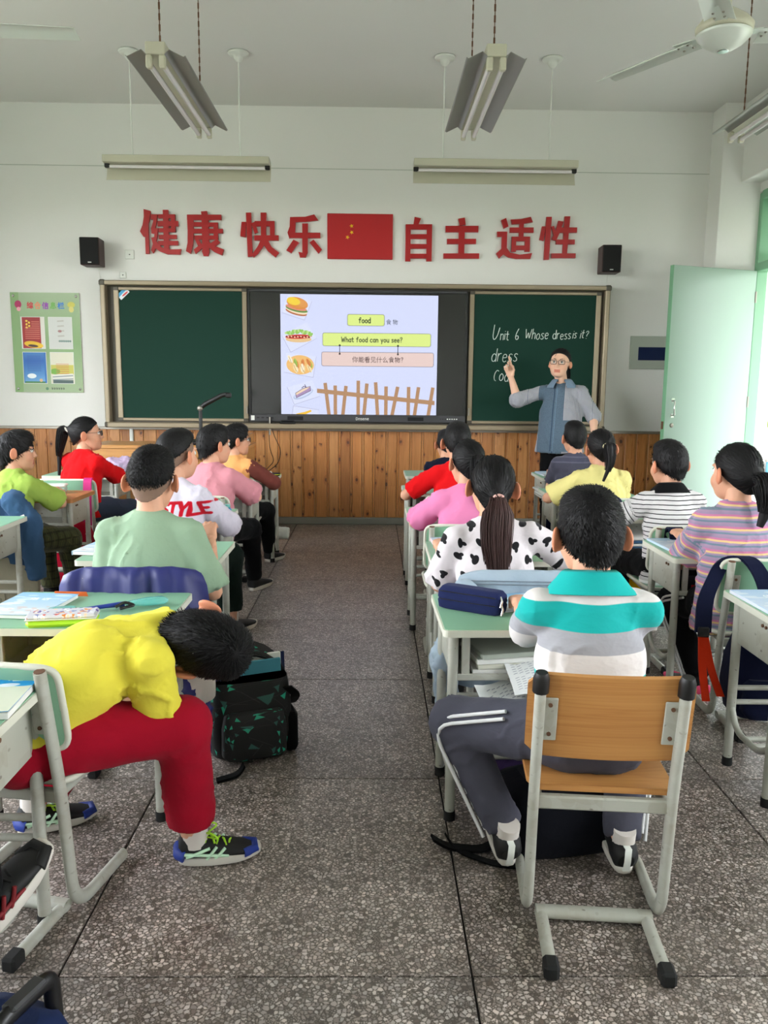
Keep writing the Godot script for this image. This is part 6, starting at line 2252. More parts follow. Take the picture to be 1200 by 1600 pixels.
	person({
		"label": "girl with a long brown ponytail in a white top with black spots", "at": Vector3(0.495, 0, -3.115), "yaw": 0.0, "s": 1.03, "lean": 0.17, "side": -0.06, "cell": 0.012, "head": Vector3(-0.02, 0.02, -0.05), "fat": 1.05,
		"wl": Vector3(0.30, 0.70, -3.45), "wr": Vector3(0.78, 0.70, -3.42), "pole_r": Vector3(1.0, -0.55, 0.1), "sw": 0.142,
		"shirt": {"mat": spots, "sleeve": 0.95, "uv": [0.52, 0.52], "loose": 0.020, "flare": 1.4, "fold": 0.008}, "pants": {"mat": jean},
		"hair": {"style": "tail", "cell": 0.005, "n": 3600, "tie": Vector3(0.006, -0.030, 0.108), "tail": [Vector3(0, 0, 0), Vector3(0, -0.03, 0.03), Vector3(-0.01, -0.15, 0.045), Vector3(0.005, -0.32, 0.055), Vector3(0.035, -0.48, 0.06)], "full": 0.060, "strands": 480, "tie_mat": mat("tie_pink", Color(0.85, 0.66, 0.62), 0.7), "tail_mat": M.hair_brown, "nape": -0.085},
	})
	person({
		"label": "girl in a candy pink top with a loose black ponytail", "at": Vector3(0.50, 0, -4.16), "s": 1.02, "lean": 0.20, "head": Vector3(0, 0.22, -0.04), "cell": 0.014, "wl": Vector3(0.38, 0.70, -4.50),
		"pole_l": Vector3(-1.0, -0.6, 0.2),
		"shirt": {"mat": cloth("candy_pink", Color(0.86, 0.50, 0.67)), "sleeve": 0.95, "loose": 0.024, "flare": 1.2}, "pants": {"mat": dark},
		"hair": {"style": "tail", "n": 1800, "tie": Vector3(0.02, 0.035, 0.105), "tail": [Vector3(0, 0, 0), Vector3(0.0, 0.0, 0.03), Vector3(-0.01, -0.12, 0.05), Vector3(0.0, -0.27, 0.05)], "full": 0.042, "strands": 160, "nape": -0.07},
	})
	person({
		"label": "boy in a bright red tee in the column right of the aisle", "at": Vector3(0.555, 0, -5.20), "s": 1.07, "lean": 0.18, "head": Vector3(0, 0.0, 0.0), "cell": 0.015, "wl": Vector3(0.30, 0.70, -5.52), "pole_l": Vector3(-1.0, -0.7, 0.1),
		"shirt": {"mat": cloth("bright_red", Color(0.80, 0.06, 0.08)), "loose": 0.020, "sleeve": 0.85, "flare": 1.2}, "pants": {"mat": dark}, "hair": {"n": 1500},
	})
	person({
		"label": "dark-haired pupil in the front seat right of the aisle, mostly hidden", "at": Vector3(0.575, 0, -6.20), "s": 0.93, "lean": 0.22, "cell": 0.018, "head": Vector3(-0.1, 0.1, 0),
		"shirt": {"mat": cloth("navy_tee", Color(0.06, 0.08, 0.15))}, "pants": {"mat": dark}, "hair": {"n": 900},
	})
	# --- column by the door, from the front
	person({
		"label": "boy in a slate grey striped tee seated before the teacher", "at": Vector3(1.535, 0, -6.12), "s": 1.03, "lean": 0.15, "cell": 0.016, "head": Vector3(0.05, 0.12, 0),
		"shirt": {"mat": shirt_stripes("slate_stripes", [[0.06, Color(0.27, 0.27, 0.33)], [0.02, Color(0.34, 0.34, 0.40)], [0.06, Color(0.27, 0.27, 0.33)], [0.02, Color(0.34, 0.34, 0.40)], [0.84, Color(0.27, 0.27, 0.32)]]), "uv": [0.5, 1.0]}, "pants": {"mat": dark}, "hair": {"n": 1200},
	})
	person({
		"label": "girl in a pale yellow tee with a black ponytail and cream hair clip", "at": Vector3(1.455, 0, -5.12), "s": 1.03, "lean": 0.14, "cell": 0.015, "head": Vector3(0.04, 0.12, 0.05), "wl": Vector3(1.24, 0.70, -5.42), "pole_l": Vector3(-1, -0.6, 0.2),
		"shirt": {"mat": cloth("pale_yellow", Color(0.84, 0.80, 0.52)), "loose": 0.026, "sleeve": 0.9, "flare": 1.4}, "pants": {"mat": dark},
		"hair": {"style": "tail", "n": 1600, "tie": Vector3(-0.01, 0.030, 0.108), "tail": [Vector3(0, 0, 0), Vector3(0.012, 0.005, 0.035), Vector3(0.02, -0.10, 0.06), Vector3(-0.02, -0.215, 0.05)], "full": 0.040, "tie_mat": mat("tie_cream", Color(0.85, 0.80, 0.62), 0.6), "nape": -0.07},
	})
	var rows := []
	rows.append([0.05, Color(0.80, 0.79, 0.79)])
	for k in 20:
		rows.append([0.009, Color(0.07, 0.07, 0.08)])
		rows.append([0.037, Color(0.80, 0.79, 0.79)])
	person({
		"label": "boy in a white polo shirt with thin black stripes and black collar", "at": Vector3(1.555, 0, -4.16), "yaw": 0.10, "s": 1.02, "lean": 0.13, "cell": 0.013, "head_world_yaw": 0.26, "head": Vector3(0.02, 0, 0.04), "wl": Vector3(1.32, 0.70, -4.45), "pole_l": Vector3(-1, -0.5, 0.3),
		"shirt": {"mat": shirt_stripes("polo_thin", rows, 1024), "uv": [0.50, 1.0], "collar": dark, "collar_s": 0.85, "sleeve": 0.88, "loose": 0.020, "flare": 1.3, "drop": 0.10}, "pants": {"mat": dark}, "hair": {"cell": 0.006, "n": 3200, "len": 0.026, "lift": 0.25, "wide": 0.0016, "seed": 20, "nape": -0.055},
	})
	rows = []
	var cols := [Color(0.60, 0.52, 0.62), Color(0.76, 0.46, 0.60), Color(0.86, 0.74, 0.52), Color(0.62, 0.54, 0.65), Color(0.44, 0.51, 0.57), Color(0.62, 0.53, 0.63)]
	for k in 12:
		for c in cols:
			rows.append([0.0139, c])
	person({
		"label": "girl in a rainbow striped tee with a black ponytail near the door", "at": Vector3(1.575, 0, -3.42), "yaw": 0.08, "s": 1.08, "lean": 0.12, "cell": 0.012, "head_world_yaw": 0.30, "head": Vector3(0.02, 0, 0.0), "fat": 1.05, "wl": Vector3(1.46, 0.70, -3.78), "pole_l": Vector3(-0.35, -1, 0.2),
		"fl": Vector3(1.50, 0.075, -3.58), "fr": Vector3(1.74, 0.075, -3.60), "toe_l": 0.2,
		"shirt": {"mat": shirt_stripes("rainbow", rows, 1024), "uv": [0.58, 1.0], "sleeve": 0.88, "loose": 0.024, "flare": 1.4, "drop": 0.12, "hem": 0.03}, "pants": {"mat": dark, "stripe": white}, "shoe": {"trim": M.pink, "guard": M.pink, "sole": M.sole_white},
		"hair": {"style": "tail", "cell": 0.005, "n": 3000, "tie": Vector3(0.0, 0.000, 0.112), "tail": [Vector3(0, 0, 0), Vector3(0.02, -0.01, 0.045), Vector3(0.025, -0.10, 0.065), Vector3(0.0, -0.20, 0.055)], "full": 0.056, "strands": 260, "nape": -0.07},
	})
	# --- column left of the aisle, from the front
	person({
		"label": "boy in an orange top with maroon sleeves and glasses, front left of the aisle", "at": Vector3(-1.03, 0, -6.00), "yaw": -0.35, "s": 0.98, "lean": 0.18, "cell": 0.014, "head_world_yaw": -1.15, "head": Vector3(0.03, 0, 0), "wr": Vector3(-0.86, 0.70, -6.22), "pole_r": Vector3(1, -0.4, 0.2),
		"shirt": {"mat": cloth("peach", Color(0.87, 0.62, 0.38)), "sleeve": 0.12, "loose": 0.018}, "pants": {"mat": dark}, "glasses": M.glasses_dark, "hair": {"n": 1800, "len": 0.028, "lift": 0.4, "nape": -0.07}, "sleeve_mat": cloth("maroon", Color(0.44, 0.23, 0.20)),
	})
	person({
		"label": "boy in a rose pink tee with white cuffs left of the aisle", "at": Vector3(-1.02, 0, -5.08), "yaw": -0.30, "s": 1.04, "lean": 0.20, "cell": 0.014, "head_world_yaw": -0.85, "head": Vector3(0, 0, 0.03), "wr": Vector3(-0.84, 0.70, -5.42), "pole_r": Vector3(1, -0.55, 0.25), "fat": 1.08,
		"shirt": {"mat": cloth("rose_pink", Color(0.78, 0.52, 0.56)), "sleeve": 0.92, "loose": 0.024, "flare": 1.5}, "pants": {"mat": dark}, "hair": {"cell": 0.006, "n": 2600, "len": 0.022, "lift": 0.3, "nape": -0.07},
	})
	im = canvas(256, 256, Color(0.80, 0.78, 0.83))
	write_on(im, "AB STYLE", Vector2(96, 84), 3.6, 7.0, Color(0.72, 0.06, 0.14), 0.6)
	fill_poly(im, PackedVector2Array([Vector2(112, 160), Vector2(134, 142), Vector2(148, 166), Vector2(132, 182)]), Color(0.74, 0.06, 0.14))
	for k in 6:
		ink(im, [Vector2(20 + k * 5, 60), Vector2(26 + k * 5, 110)], 2.6, Color(0.72, 0.06, 0.14))
	var style := cloth("lettered_shirt", Color.WHITE, tex_of(im))
	person({
		"label": "boy with shaved sides in a white shirt with red lettering", "at": Vector3(-1.03, 0, -4.09), "yaw": -0.34, "s": 1.08, "lean": 0.22, "cell": 0.013, "head_world_yaw": -0.55, "head": Vector3(0.03, 0, 0.04), "wr": Vector3(-0.88, 0.70, -4.42), "pole_r": Vector3(1, -0.45, 0.3), "fat": 1.15,
		"shirt": {"mat": style, "uv": [0.52, 0.56], "sleeve": 1.5, "loose": 0.026, "fold": 0.011, "sleeve_uv": false}, "pants": {"mat": cloth("dark_green", Color(0.05, 0.10, 0.08)), "loose": 0.03, "len": 0.8}, "hair": {"style": "fade", "cell": 0.006, "n": 2600, "len": 0.014, "lift": 0.6, "wide": 0.0016},
	})
	person({
		"label": "boy with cropped hair in a sage green tee left of the aisle", "at": Vector3(-0.855, 0, -3.09), "s": 1.06, "lean": 0.20, "cell": 0.012, "head": Vector3(-0.05, -0.04, 0.0), "sw": 0.142, "wr": Vector3(-0.640, 0.775, -3.235), "pole_r": Vector3(0.3, -1.0, 0.3), "hand_dir_r": Vector3(-0.25, 0.45, -0.75), "hand_up_r": Vector3(-0.3, 0.8, 0.3), "wl": Vector3(-1.02, 0.70, -3.45),
		"shirt": {"mat": cloth("sage", Color(0.55, 0.645, 0.545)), "loose": 0.024, "sleeve": 0.98, "flare": 1.3, "fold": 0.010, "drop": 0.08, "neck": -0.020, "freq": Vector3(10, 4, 10)}, "pants": {"mat": dark}, "glasses": M.glasses_dark, "hair": {"style": "fade", "cell": 0.005, "n": 9000, "len": 0.018, "lift": 1.1, "seed": 40, "wide": 0.0014},
	})
	# --- left-hand column
	var red_knit := cloth("red_knit", Color(0.80, 0.06, 0.08))
	person({
		"label": "girl with glasses and a long ponytail in a red top", "at": Vector3(-2.10, 0, -5.90), "yaw": -0.5, "s": 1.05, "lean": 0.16, "cell": 0.014, "head_world_yaw": -1.32, "head": Vector3(0.08, 0, 0), "wr": Vector3(-1.95, 0.72, -6.28), "pole_r": Vector3(1, -0.5, 0.4), "fat": 1.08,
		"shirt": {"mat": red_knit, "sleeve": 1.6, "loose": 0.024}, "pants": {"mat": jean, "loose": 0.02}, "glasses": M.glasses_dark,
		"hair": {"style": "tail", "cell": 0.006, "n": 2200, "tie": Vector3(0.01, 0.040, 0.110), "tail": [Vector3(0, 0, 0), Vector3(-0.05, 0.0, 0.01), Vector3(-0.085, -0.13, 0.02), Vector3(-0.10, -0.33, 0.02)], "full": 0.044, "strands": 200, "tie_mat": M.sole_white, "nape": -0.065},
	})
	var plaid := canvas(128, 128, Color(0.25, 0.26, 0.16))
	for k in 4:
		ink(plaid, [Vector2(k * 32 + 8, 0), Vector2(k * 32 + 8, 128)], 7.0, Color(0.13, 0.14, 0.10, 0.7))
		ink(plaid, [Vector2(0, k * 32 + 8), Vector2(128, k * 32 + 8)], 7.0, Color(0.13, 0.14, 0.10, 0.7))
		ink(plaid, [Vector2(k * 32 + 24, 0), Vector2(k * 32 + 24, 128)], 2.0, Color(0.42, 0.40, 0.24, 0.8))
	var pm := cloth("olive_plaid", Color.WHITE, tex_of(plaid))
	pm.uv1_triplanar = true
	pm.uv1_scale = Vector3.ONE * 5.0
	person({
		"label": "girl in a lime green tee and olive plaid trousers at the left edge", "at": Vector3(-2.14, 0, -4.80), "yaw": -0.45, "s": 1.0, "lean": 0.20, "cell": 0.014, "head_world_yaw": -1.25, "head": Vector3(0.0, 0, 0), "wr": Vector3(-1.96, 0.70, -5.12), "pole_r": Vector3(1, -0.55, 0.2), "fat": 1.05,
		"shirt": {"mat": cloth("lime_tee", Color(0.57, 0.67, 0.30)), "sleeve": 0.95, "loose": 0.024, "flare": 1.4}, "pants": {"mat": pm, "loose": 0.024},
		"hair": {"style": "crop", "cell": 0.006, "n": 2800, "len": 0.05, "lift": 0.03, "nape": -0.085, "wide": 0.002},
	})
	# --- the boy who bends over his bag in the aisle
	var ybt := cloth("bright_yellow", Color(0.87, 0.82, 0.28))
	person({
		"label": "boy in a yellow tee and red trousers bending down into the aisle", "at": Vector3(-0.885, 0, -2.10), "yaw": -1.25, "s": 1.10, "hs": 1.07, "cell": 0.011, "fat": 1.05,
		"H": Vector3(0, 0.475, 0.03), "C": Vector3(0.0, 0.620, -0.12), "N": Vector3(-0.06, 0.685, -0.320), "HC": Vector3(-0.015, 0.668, -0.432), "R": Vector3(1, -0.1, 0.1), "head_face": Vector3(0.1, -0.5, -0.85), "head_up": Vector3(0.95, -0.2, 0.25), "hip_ax": Vector3(0, 0.6, 0.8),
		"wr": Vector3(-0.56, 0.30, -2.36), "pole_r": Vector3(0.1, -1.0, 0.1), "wl": Vector3(-0.68, 0.36, -2.48), "pole_l": Vector3(-0.4, -0.8, 0.2),
		"fr": Vector3(-0.515, 0.088, -2.235), "fl": Vector3(-1.05, 0.088, -2.40), "knee_r": Vector3(0.1, 0.75, -0.6), "knee_l": Vector3(-0.5, 0.5, -0.8), "thigh": 0.40, "shin": 0.375, "toe_r": -0.10, "toe_l": 0.2,
		"shirt": {"mat": ybt, "sleeve": 0.92, "loose": 0.020, "flare": 1.5, "fold": 0.014, "freq": Vector3(13, 13, 6), "drop": 0.02, "neck": 0.055},
		"pants": {"mat": cloth("crimson_trousers", Color(0.60, 0.05, 0.14)), "loose": 0.020, "len": 0.86, "cuff": 1.3, "cell": 0.011}, "shoe": {"mat": M.shoe_black, "trim": M.mint_glow, "lace": M.lime, "sole": M.sole_white, "sock": M.sock_white, "sock_h": 0.165, "sock_r": 0.040}, "foot": 0.88,
		"hair": {"cell": 0.005, "n": 11000, "len": 0.026, "lift": 0.9, "seed": 55, "wide": 0.0013, "nape": -0.065},
	})
	# --- pupil at the lower left edge, only a foot in the picture
	person({
		"label": "pupil at the lower left edge, one black trainer in view on the desk rail", "at": Vector3(-1.12, 0, -1.32), "s": 1.05, "lean": 0.2, "cell": 0.02, "shirt": {"mat": cloth("grey_tee", Color(0.3, 0.3, 0.32))}, "pants": {"mat": dark},
		"fr": Vector3(-0.815, 0.315, -1.585), "knee_r": Vector3(0.5, 0.6, -0.6), "toe_r": -0.55, "toe_pitch_r": 0.55, "shoe": {"trim": mat("dark_red", Color(0.45, 0.05, 0.08), 0.7), "guard": M.shoe_black, "lace": M.black_rubber, "sole": M.sole_white}, "hair": {"n": 500},
	})


# ---------------------------------------------------------------- books, bags and other small things
func book(label: String, at: Vector3, size: Vector2, turn: float, cover: Material, th := 0.012, group := "") -> Node3D:
	var t := thing("textbook", label, "book", at, turn, group)
	obj("pages", one_box(Vector3(0, th * 0.5, 0), Vector3(size.x - 0.004, th - 0.003, size.y - 0.006), 0.001), M.white_paper, t)
	var g := G.new()
	var h := size * 0.5
	# a cover that lifts a little at its free corner
	var rows := []
	for j in 5:
		var row := []
		for k in 5:
			var u := k / 4.0
			var v := j / 4.0
			row.append(Vector3(lerpf(-h.x, h.x, u), th + 0.004 * pow(u, 3.0) * v, lerpf(-h.y, h.y, v)))
		rows.append(row)
	g.sheet(rows, 0.0012)
	obj("cover", g, cover, t)
	obj("spine", one_box(Vector3(-h.x, th * 0.5, 0), Vector3(0.003, th, size.y), 0.001), cover, t)
	return t


func cover_tex(key: String, top: Color, low: Color, kind: int) -> StandardMaterial3D:
	var im := canvas(180, 256, low)
	var r := RandomNumberGenerator.new()
	r.seed = kind * 7 + 3
	if kind == 0:
		# bright blue textbook
		im.fill_rect(Rect2i(0, 0, 180, 100), top)
		for x in 180:
			im.fill_rect(Rect2i(x, 88, 1, int(14 + 9 * sin(x * 0.05))), top)
		han_on(im, "yu", Vector2(112, 34), 42.0, 5.0, Color(0.93, 0.96, 0.98))
		for k in 6:
			blot(im, Vector2(84 + k * 11, 16), Vector2(3, 3), 0.0, Color(0.9, 0.95, 1.0))
		blot(im, Vector2(128, 100), Vector2(24, 11), -0.1, Color(0.86, 0.90, 0.95))
		blot(im, Vector2(118, 160), Vector2(12, 9), 0.4, Color(0.15, 0.5, 0.8))
		blot(im, Vector2(88, 182), Vector2(20, 14), 0.3, Color(0.78, 0.20, 0.25))
		blot(im, Vector2(72, 202), Vector2(24, 9), 0.1, Color(0.86, 0.55, 0.45))
		blot(im, Vector2(36, 222), Vector2(30, 12), -0.2, Color(0.55, 0.68, 0.35))
		write_on(im, "CLASS", Vector2(70, 152), 2.0, 2.0, Color(0.45, 0.42, 0.2))
	else:
		for y in 256:
			im.fill_rect(Rect2i(0, y, 180, 1), top.lerp(low, y / 255.0))
		for k in 26:
			blot(im, Vector2(r.randf() * 180, r.randf_range(20, 236)), Vector2(r.randf_range(10, 34), r.randf_range(4, 11)), r.randf_range(-0.2, 0.2), Color(0.92, 0.94, 0.95, 0.55))
		if kind == 2:
			for k in 9:
				ink(im, [Vector2(20, 40 + k * 22), Vector2(150, 38 + k * 22)], 4.0, Color(0.80, 0.72, 0.74))
		else:
			han_on(im, "yu", Vector2(96, 60), 26.0, 3.0, Color(0.96, 0.97, 0.98))
			han_on(im, "xin", Vector2(62, 60), 26.0, 3.0, Color(0.96, 0.97, 0.98))
			for k in 12:
				blot(im, Vector2(r.randf() * 180, r.randf_range(160, 240)), Vector2(r.randf_range(5, 18), r.randf_range(4, 10)), r.randf(), Color(0.80, 0.70, 0.68, 0.6))
	var m := mat(key, Color.WHITE, 0.4)
	m.albedo_texture = tex_of(im)
	return m


# a soft bag of rounded box sections; each row is [y, width, depth, z shift]
func bag_shell(rows: Array, pw := 0.5) -> G:
	var rings := []
	for q in rows:
		var ring := PackedVector3Array()
		for k in 28:
			var a := TAU * k / 28.0
			ring.append(Vector3(signf(cos(a)) * pow(absf(cos(a)), pw) * q[1] * 0.5, q[0], signf(sin(a)) * pow(absf(sin(a)), pw) * q[2] * 0.5 + q[3]))
		rings.append(ring)
	var g := G.new()
	g.loft(rings, true, Vector2(2, 1))
	return g


# cloth hung over a chair back: front fall, over the top, back fall
func drape(called: String, label: String, category: String, m: Material, at: Vector3, turn: float, w0: float, w1: float, front: float, back: float, sd: int, wav := 0.012) -> Node3D:
	var t := thing(called, label, category, at, turn)
	var rows := []
	var fn := noise(1.0, sd, 2)
	var path := [Vector2(-0.022, -front), Vector2(-0.020, -front * 0.5), Vector2(-0.016, -0.02), Vector2(-0.008, 0.004), Vector2(0.008, 0.010), Vector2(0.028, 0.004), Vector2(0.040, -0.03), Vector2(0.046, -back * 0.3), Vector2(0.052, -back * 0.55), Vector2(0.056, -back * 0.8), Vector2(0.056, -back)]
	for j in path.size():
		var row := []
		var f := clampf((j - 4) / 6.0, 0.0, 1.0)
		for k in 25:
			var u := k / 24.0 * 2.0 - 1.0
			var w := lerpf(w0, w1, f)
			var amp := wav * (0.25 + f)
			var z: float = path[j].x + fn.get_noise_2d(u * 7.0 * w + sd, path[j].y * 5.0) * wav * (0.6 + 1.4 * f) + sin(u * 9.0 + sd) * amp * 0.8 + sin(u * 19.0 + sd * 2.3 + j * 0.3) * amp * 0.5
			var edge := 1.0 - pow(absf(u), 5.0)
			row.append(Vector3(u * w * 0.5, path[j].y - (1.0 - edge) * 0.03 - (sin(u * 5.0 + sd) * 0.012 if j == 10 else 0.0), z - (1.0 - edge) * 0.01 - 0.020 * pow(u * w / 0.40, 2.0)))
		rows.append(row)
	var g := G.new()
	g.sheet(rows, 0.004, Vector2(2, 2))
	obj("body", g, m, t)
	return t


func strap(called: String, m: Material, parent: Node, ps: Array, wd: float, th := 0.008) -> MeshInstance3D:
	var path := rounded(ps, 0.05, 4)
	var span := Vector3.ZERO
	for k in ps.size() - 1:
		span += ((ps[k + 1] as Vector3) - (ps[k] as Vector3)).abs()
	var ax := Vector3.RIGHT if span.x < maxf(span.y, span.z) else Vector3.BACK
	var rows := []
	for p in path:
		rows.append([p - ax * wd * 0.5, p - ax * wd * 0.2, p + ax * wd * 0.2, p + ax * wd * 0.5])
	var g := G.new()
	g.sheet(rows, th)
	return obj(called, g, m, parent)


func build_small_things() -> void:
	var D := 0.6555
	# covers
	var blue := cover_tex("cover_blue", Color(0.02, 0.56, 0.82), Color(0.80, 0.82, 0.74), 0)
	var sky := cover_tex("cover_sky", Color(0.52, 0.72, 0.86), Color(0.84, 0.85, 0.86), 1)
	var pale := cover_tex("cover_pale", Color(0.66, 0.79, 0.90), Color(0.86, 0.88, 0.92), 3)
	var pastel := cover_tex("cover_pastel", Color(0.70, 0.78, 0.86), Color(0.88, 0.74, 0.76), 2)
	for m in [blue, sky, pale, pastel]:
		m.uv1_scale = Vector3.ONE
	book("bright blue textbook with children on its cover, on the desk at the lower left", Vector3(-0.905, D, -1.86), Vector2(0.20, 0.28), 0.08, blue, 0.018)
	book("sky blue textbook behind the lime pencil tin", Vector3(-1.115, D, -2.64), Vector2(0.20, 0.27), -0.10, sky, 0.014)
	book("sky blue textbook under the arm of the boy in the teal polo", Vector3(0.50, D, -2.73), Vector2(0.28, 0.20), 0.35, sky, 0.006)
	book("pastel textbook on the desk of the girl with the long brown ponytail", Vector3(0.375, D, -3.72), Vector2(0.17, 0.26), 0.05, pastel, 0.016)
	book("pale blue notebook on the desk of the girl in rainbow stripes", Vector3(1.445, D, -3.76), Vector2(0.20, 0.28), 0.06, pale, 0.010)
	book("pale blue notebook on the desk at the right picture edge", Vector3(1.42, D, -2.72), Vector2(0.22, 0.34), 0.03, pale, 0.012)
	book("light blue textbook on the desk in front of the teacher", Vector3(1.49, D, -6.78), Vector2(0.19, 0.27), 0.08, pale, 0.012)
	book("open grey-covered textbook on the desk of the boy in sage green", Vector3(-1.16, D, -3.58), Vector2(0.20, 0.26), -0.15, sky, 0.018)
	book("small bright blue notebook on the desk of the boy in rose pink", Vector3(-0.87, D, -5.62), Vector2(0.13, 0.19), 0.05, blue, 0.008)
	# navy pencil case with two zips
	var pc := thing("pencil_case", "navy cloth pencil case with two zips at the near right desk", "pencil case", Vector3(0.338, D, -2.645), -0.55)
	var navy := cloth("navy_cloth", Color(0.055, 0.075, 0.17))
	obj("body", bag_shell([[0.0, 0.20, 0.066, 0], [0.004, 0.222, 0.082, 0], [0.028, 0.230, 0.088, 0], [0.034, 0.222, 0.084, 0], [0.040, 0.230, 0.088, 0], [0.060, 0.226, 0.084, 0], [0.074, 0.206, 0.060, 0], [0.076, 0.18, 0.03, 0]], 0.35), cloth("case_navy", Color(0.11, 0.14, 0.29)), pc)
	for y in [0.034, 0.061]:
		obj("zip", one_box(Vector3(0, y, 0.0415), Vector3(0.20, 0.003, 0.004), 0.001), M.black_plastic, pc)
	for q in [[0.112, 0.036], [0.108, 0.062]]:
		obj("zip_pull", one_tube([Vector3(q[0], q[1], 0.02), Vector3(q[0] + 0.010, q[1] - 0.012, 0.03), Vector3(q[0] + 0.008, q[1] - 0.030, 0.036)], 0.004, 8), M.chrome, pc)
	# lime pencil tin with printed lid
	var im := canvas(256, 96, Color(0.80, 0.80, 0.84))
	for k in 90:
		blot(im, Vector2(rng.randf() * 256, rng.randf() * 96), Vector2(rng.randf_range(3, 10), rng.randf_range(3, 8)), rng.randf() * 3.0, [Color(0.80, 0.25, 0.22), Color(0.35, 0.25, 0.60), Color(0.92, 0.80, 0.70), Color(0.95, 0.95, 0.95), Color(0.88, 0.55, 0.25), Color(0.25, 0.35, 0.65)][rng.randi() % 6])
	var lidm := mat("tin_print", Color.WHITE, 0.3)
	lidm.albedo_texture = tex_of(im)
	var tin := thing("pencil_tin", "lime green pencil tin with a colourful printed lid", "pencil case", Vector3(-0.945, D, -2.462), 0.17)
	obj("base", one_box(Vector3(0, 0.012, 0), Vector3(0.205, 0.024, 0.085), 0.010), M.lime, tin)
	obj("rim", one_box(Vector3(0, 0.025, 0), Vector3(0.208, 0.004, 0.088), 0.002), M.white_plastic, tin)
	var lid := G.new()
	lid.box(Vector3(0, 0.032, 0), Vector3(0.205, 0.014, 0.085), 0.006)
	for k in lid.u.size():
		lid.u[k] = Vector2(lid.v[k].x / 0.205 + 0.5, lid.v[k].z / 0.085 + 0.5)
	obj("lid", lid, lidm, tin)
	# turquoise see-through correction tape and a ring-handled pen
	var clear := mat("turquoise_plastic", Color(0.35, 0.78, 0.76, 0.45), 0.12)
	clear.transparency = BaseMaterial3D.TRANSPARENCY_ALPHA
	var ct := thing("correction_tape", "clear turquoise correction tape beside the lime tin", "stationery", Vector3(-0.99, D, -2.575), 0.3)
	obj("case", bag_shell([[0.0, 0.08, 0.034, 0], [0.004, 0.09, 0.042, 0], [0.016, 0.09, 0.042, 0], [0.020, 0.08, 0.034, 0]], 0.8), clear, ct)
	var cg := G.new()
	cg.lathe([[0.004, 0.004], [0.014, 0.004], [0.014, 0.014], [0.004, 0.014]], 16)
	obj("spool", cg, M.white_plastic, ct)
	var hm := thing("pocket_fan", "folded hand fan with clear turquoise head and blue stick", "stationery", Vector3(-0.80, D + 0.008, -2.64), 0.42)
	var hg := G.new()
	hg.tube([Vector3(-0.01, 0.008, 0), Vector3(0.02, 0.008, 0), Vector3(0.07, 0.008, 0), Vector3(0.115, 0.008, 0), Vector3(0.13, 0.008, 0)], [0.012, 0.024, 0.036, 0.034, 0.015], 12, Vector3.UP, Vector2(1.0, 0.35))
	obj("head", hg, clear, hm)
	obj("stick", one_tube([Vector3(-0.14, 0.004, 0.0), Vector3(-0.01, 0.008, 0)], [0.008, 0.014], 10, Vector2(1.0, 0.6)), M.shoe_blue, hm)
	obj("clip", one_tube(rounded([Vector3(-0.04, 0.006, 0.022), Vector3(-0.01, 0.018, 0.014), Vector3(0.02, 0.008, 0.03), Vector3(-0.03, 0.004, 0.04)], 0.01), 0.005, 6), M.black_plastic, hm)
	# other desk-top things
	var mb := thing("lunch_box", "pale mint plastic box on the orange wooden desk", "box", Vector3(-2.13, D, -5.42), 0.15)
	obj("base", one_box(Vector3(0, 0.022, 0), Vector3(0.22, 0.044, 0.11), 0.012), mat("pale_mint", Color(0.66, 0.80, 0.76), 0.4), mb)
	obj("lid", one_box(Vector3(0, 0.050, 0), Vector3(0.23, 0.014, 0.115), 0.006), M.white_plastic, mb)
	var lv := thing("cloth_pouch", "crumpled lavender cloth pouch on the desk of the girl in red", "pouch", Vector3(-2.06, D, -6.70), 0.3)
	want("body", cloth("lavender", Color(0.76, 0.68, 0.80)), lv, [ell(Vector3(0, 0.05, 0), Vector3(0.10, 0.06, 0.08)), ell(Vector3(0.06, 0.085, 0.0), Vector3(0.05, 0.045, 0.06)), ell(Vector3(-0.05, 0.07, 0.02), Vector3(0.06, 0.05, 0.06)), ["p", Vector3(0, 0.001, 0), Vector3(0, -1, 0)]], 0.012, {"fold": 0.016, "fold_freq": Vector3(22, 22, 22)})
	var bc := thing("pencil_case", "black and yellow pencil case on the frontmost left desk", "pencil case", Vector3(-0.83, D, -6.52), 0.08)
	obj("base", bag_shell([[0.0, 0.20, 0.08, 0], [0.012, 0.22, 0.10, 0], [0.020, 0.21, 0.09, 0]], 0.6), M.black_rubber, bc)
	obj("trim", bag_shell([[0.011, 0.222, 0.102, 0], [0.015, 0.224, 0.104, 0]], 0.6), mat("yellow_trim", Color(0.80, 0.85, 0.15), 0.5), bc)
	obj("eraser", one_box(Vector3(-0.01, 0.026, 0.01), Vector3(0.10, 0.016, 0.04), 0.006), M.white_plastic, bc)
	var bs := thing("pen_set", "small blue and clear pen stand on the desk of the boy in white and red", "stationery", Vector3(-0.84, D, -4.66), 0.2)
	obj("base", one_box(Vector3(0, 0.012, 0), Vector3(0.08, 0.024, 0.05), 0.005), mat("bright_blue", Color(0.15, 0.50, 0.80), 0.35), bs)
	obj("case", one_box(Vector3(0, 0.036, 0), Vector3(0.07, 0.024, 0.045), 0.004), clear, bs)
	var nb := thing("cloth_bag", "small navy cloth bag on the desk of the boy in the striped polo", "bag", Vector3(1.42, D, -4.84), 0.4)
	want("body", navy, nb, [ell(Vector3(0, 0.04, 0), Vector3(0.09, 0.05, 0.06)), ["p", Vector3(0, 0.001, 0), Vector3(0, -1, 0)]], 0.012, {"fold": 0.012, "fold_freq": Vector3(25, 25, 25)})
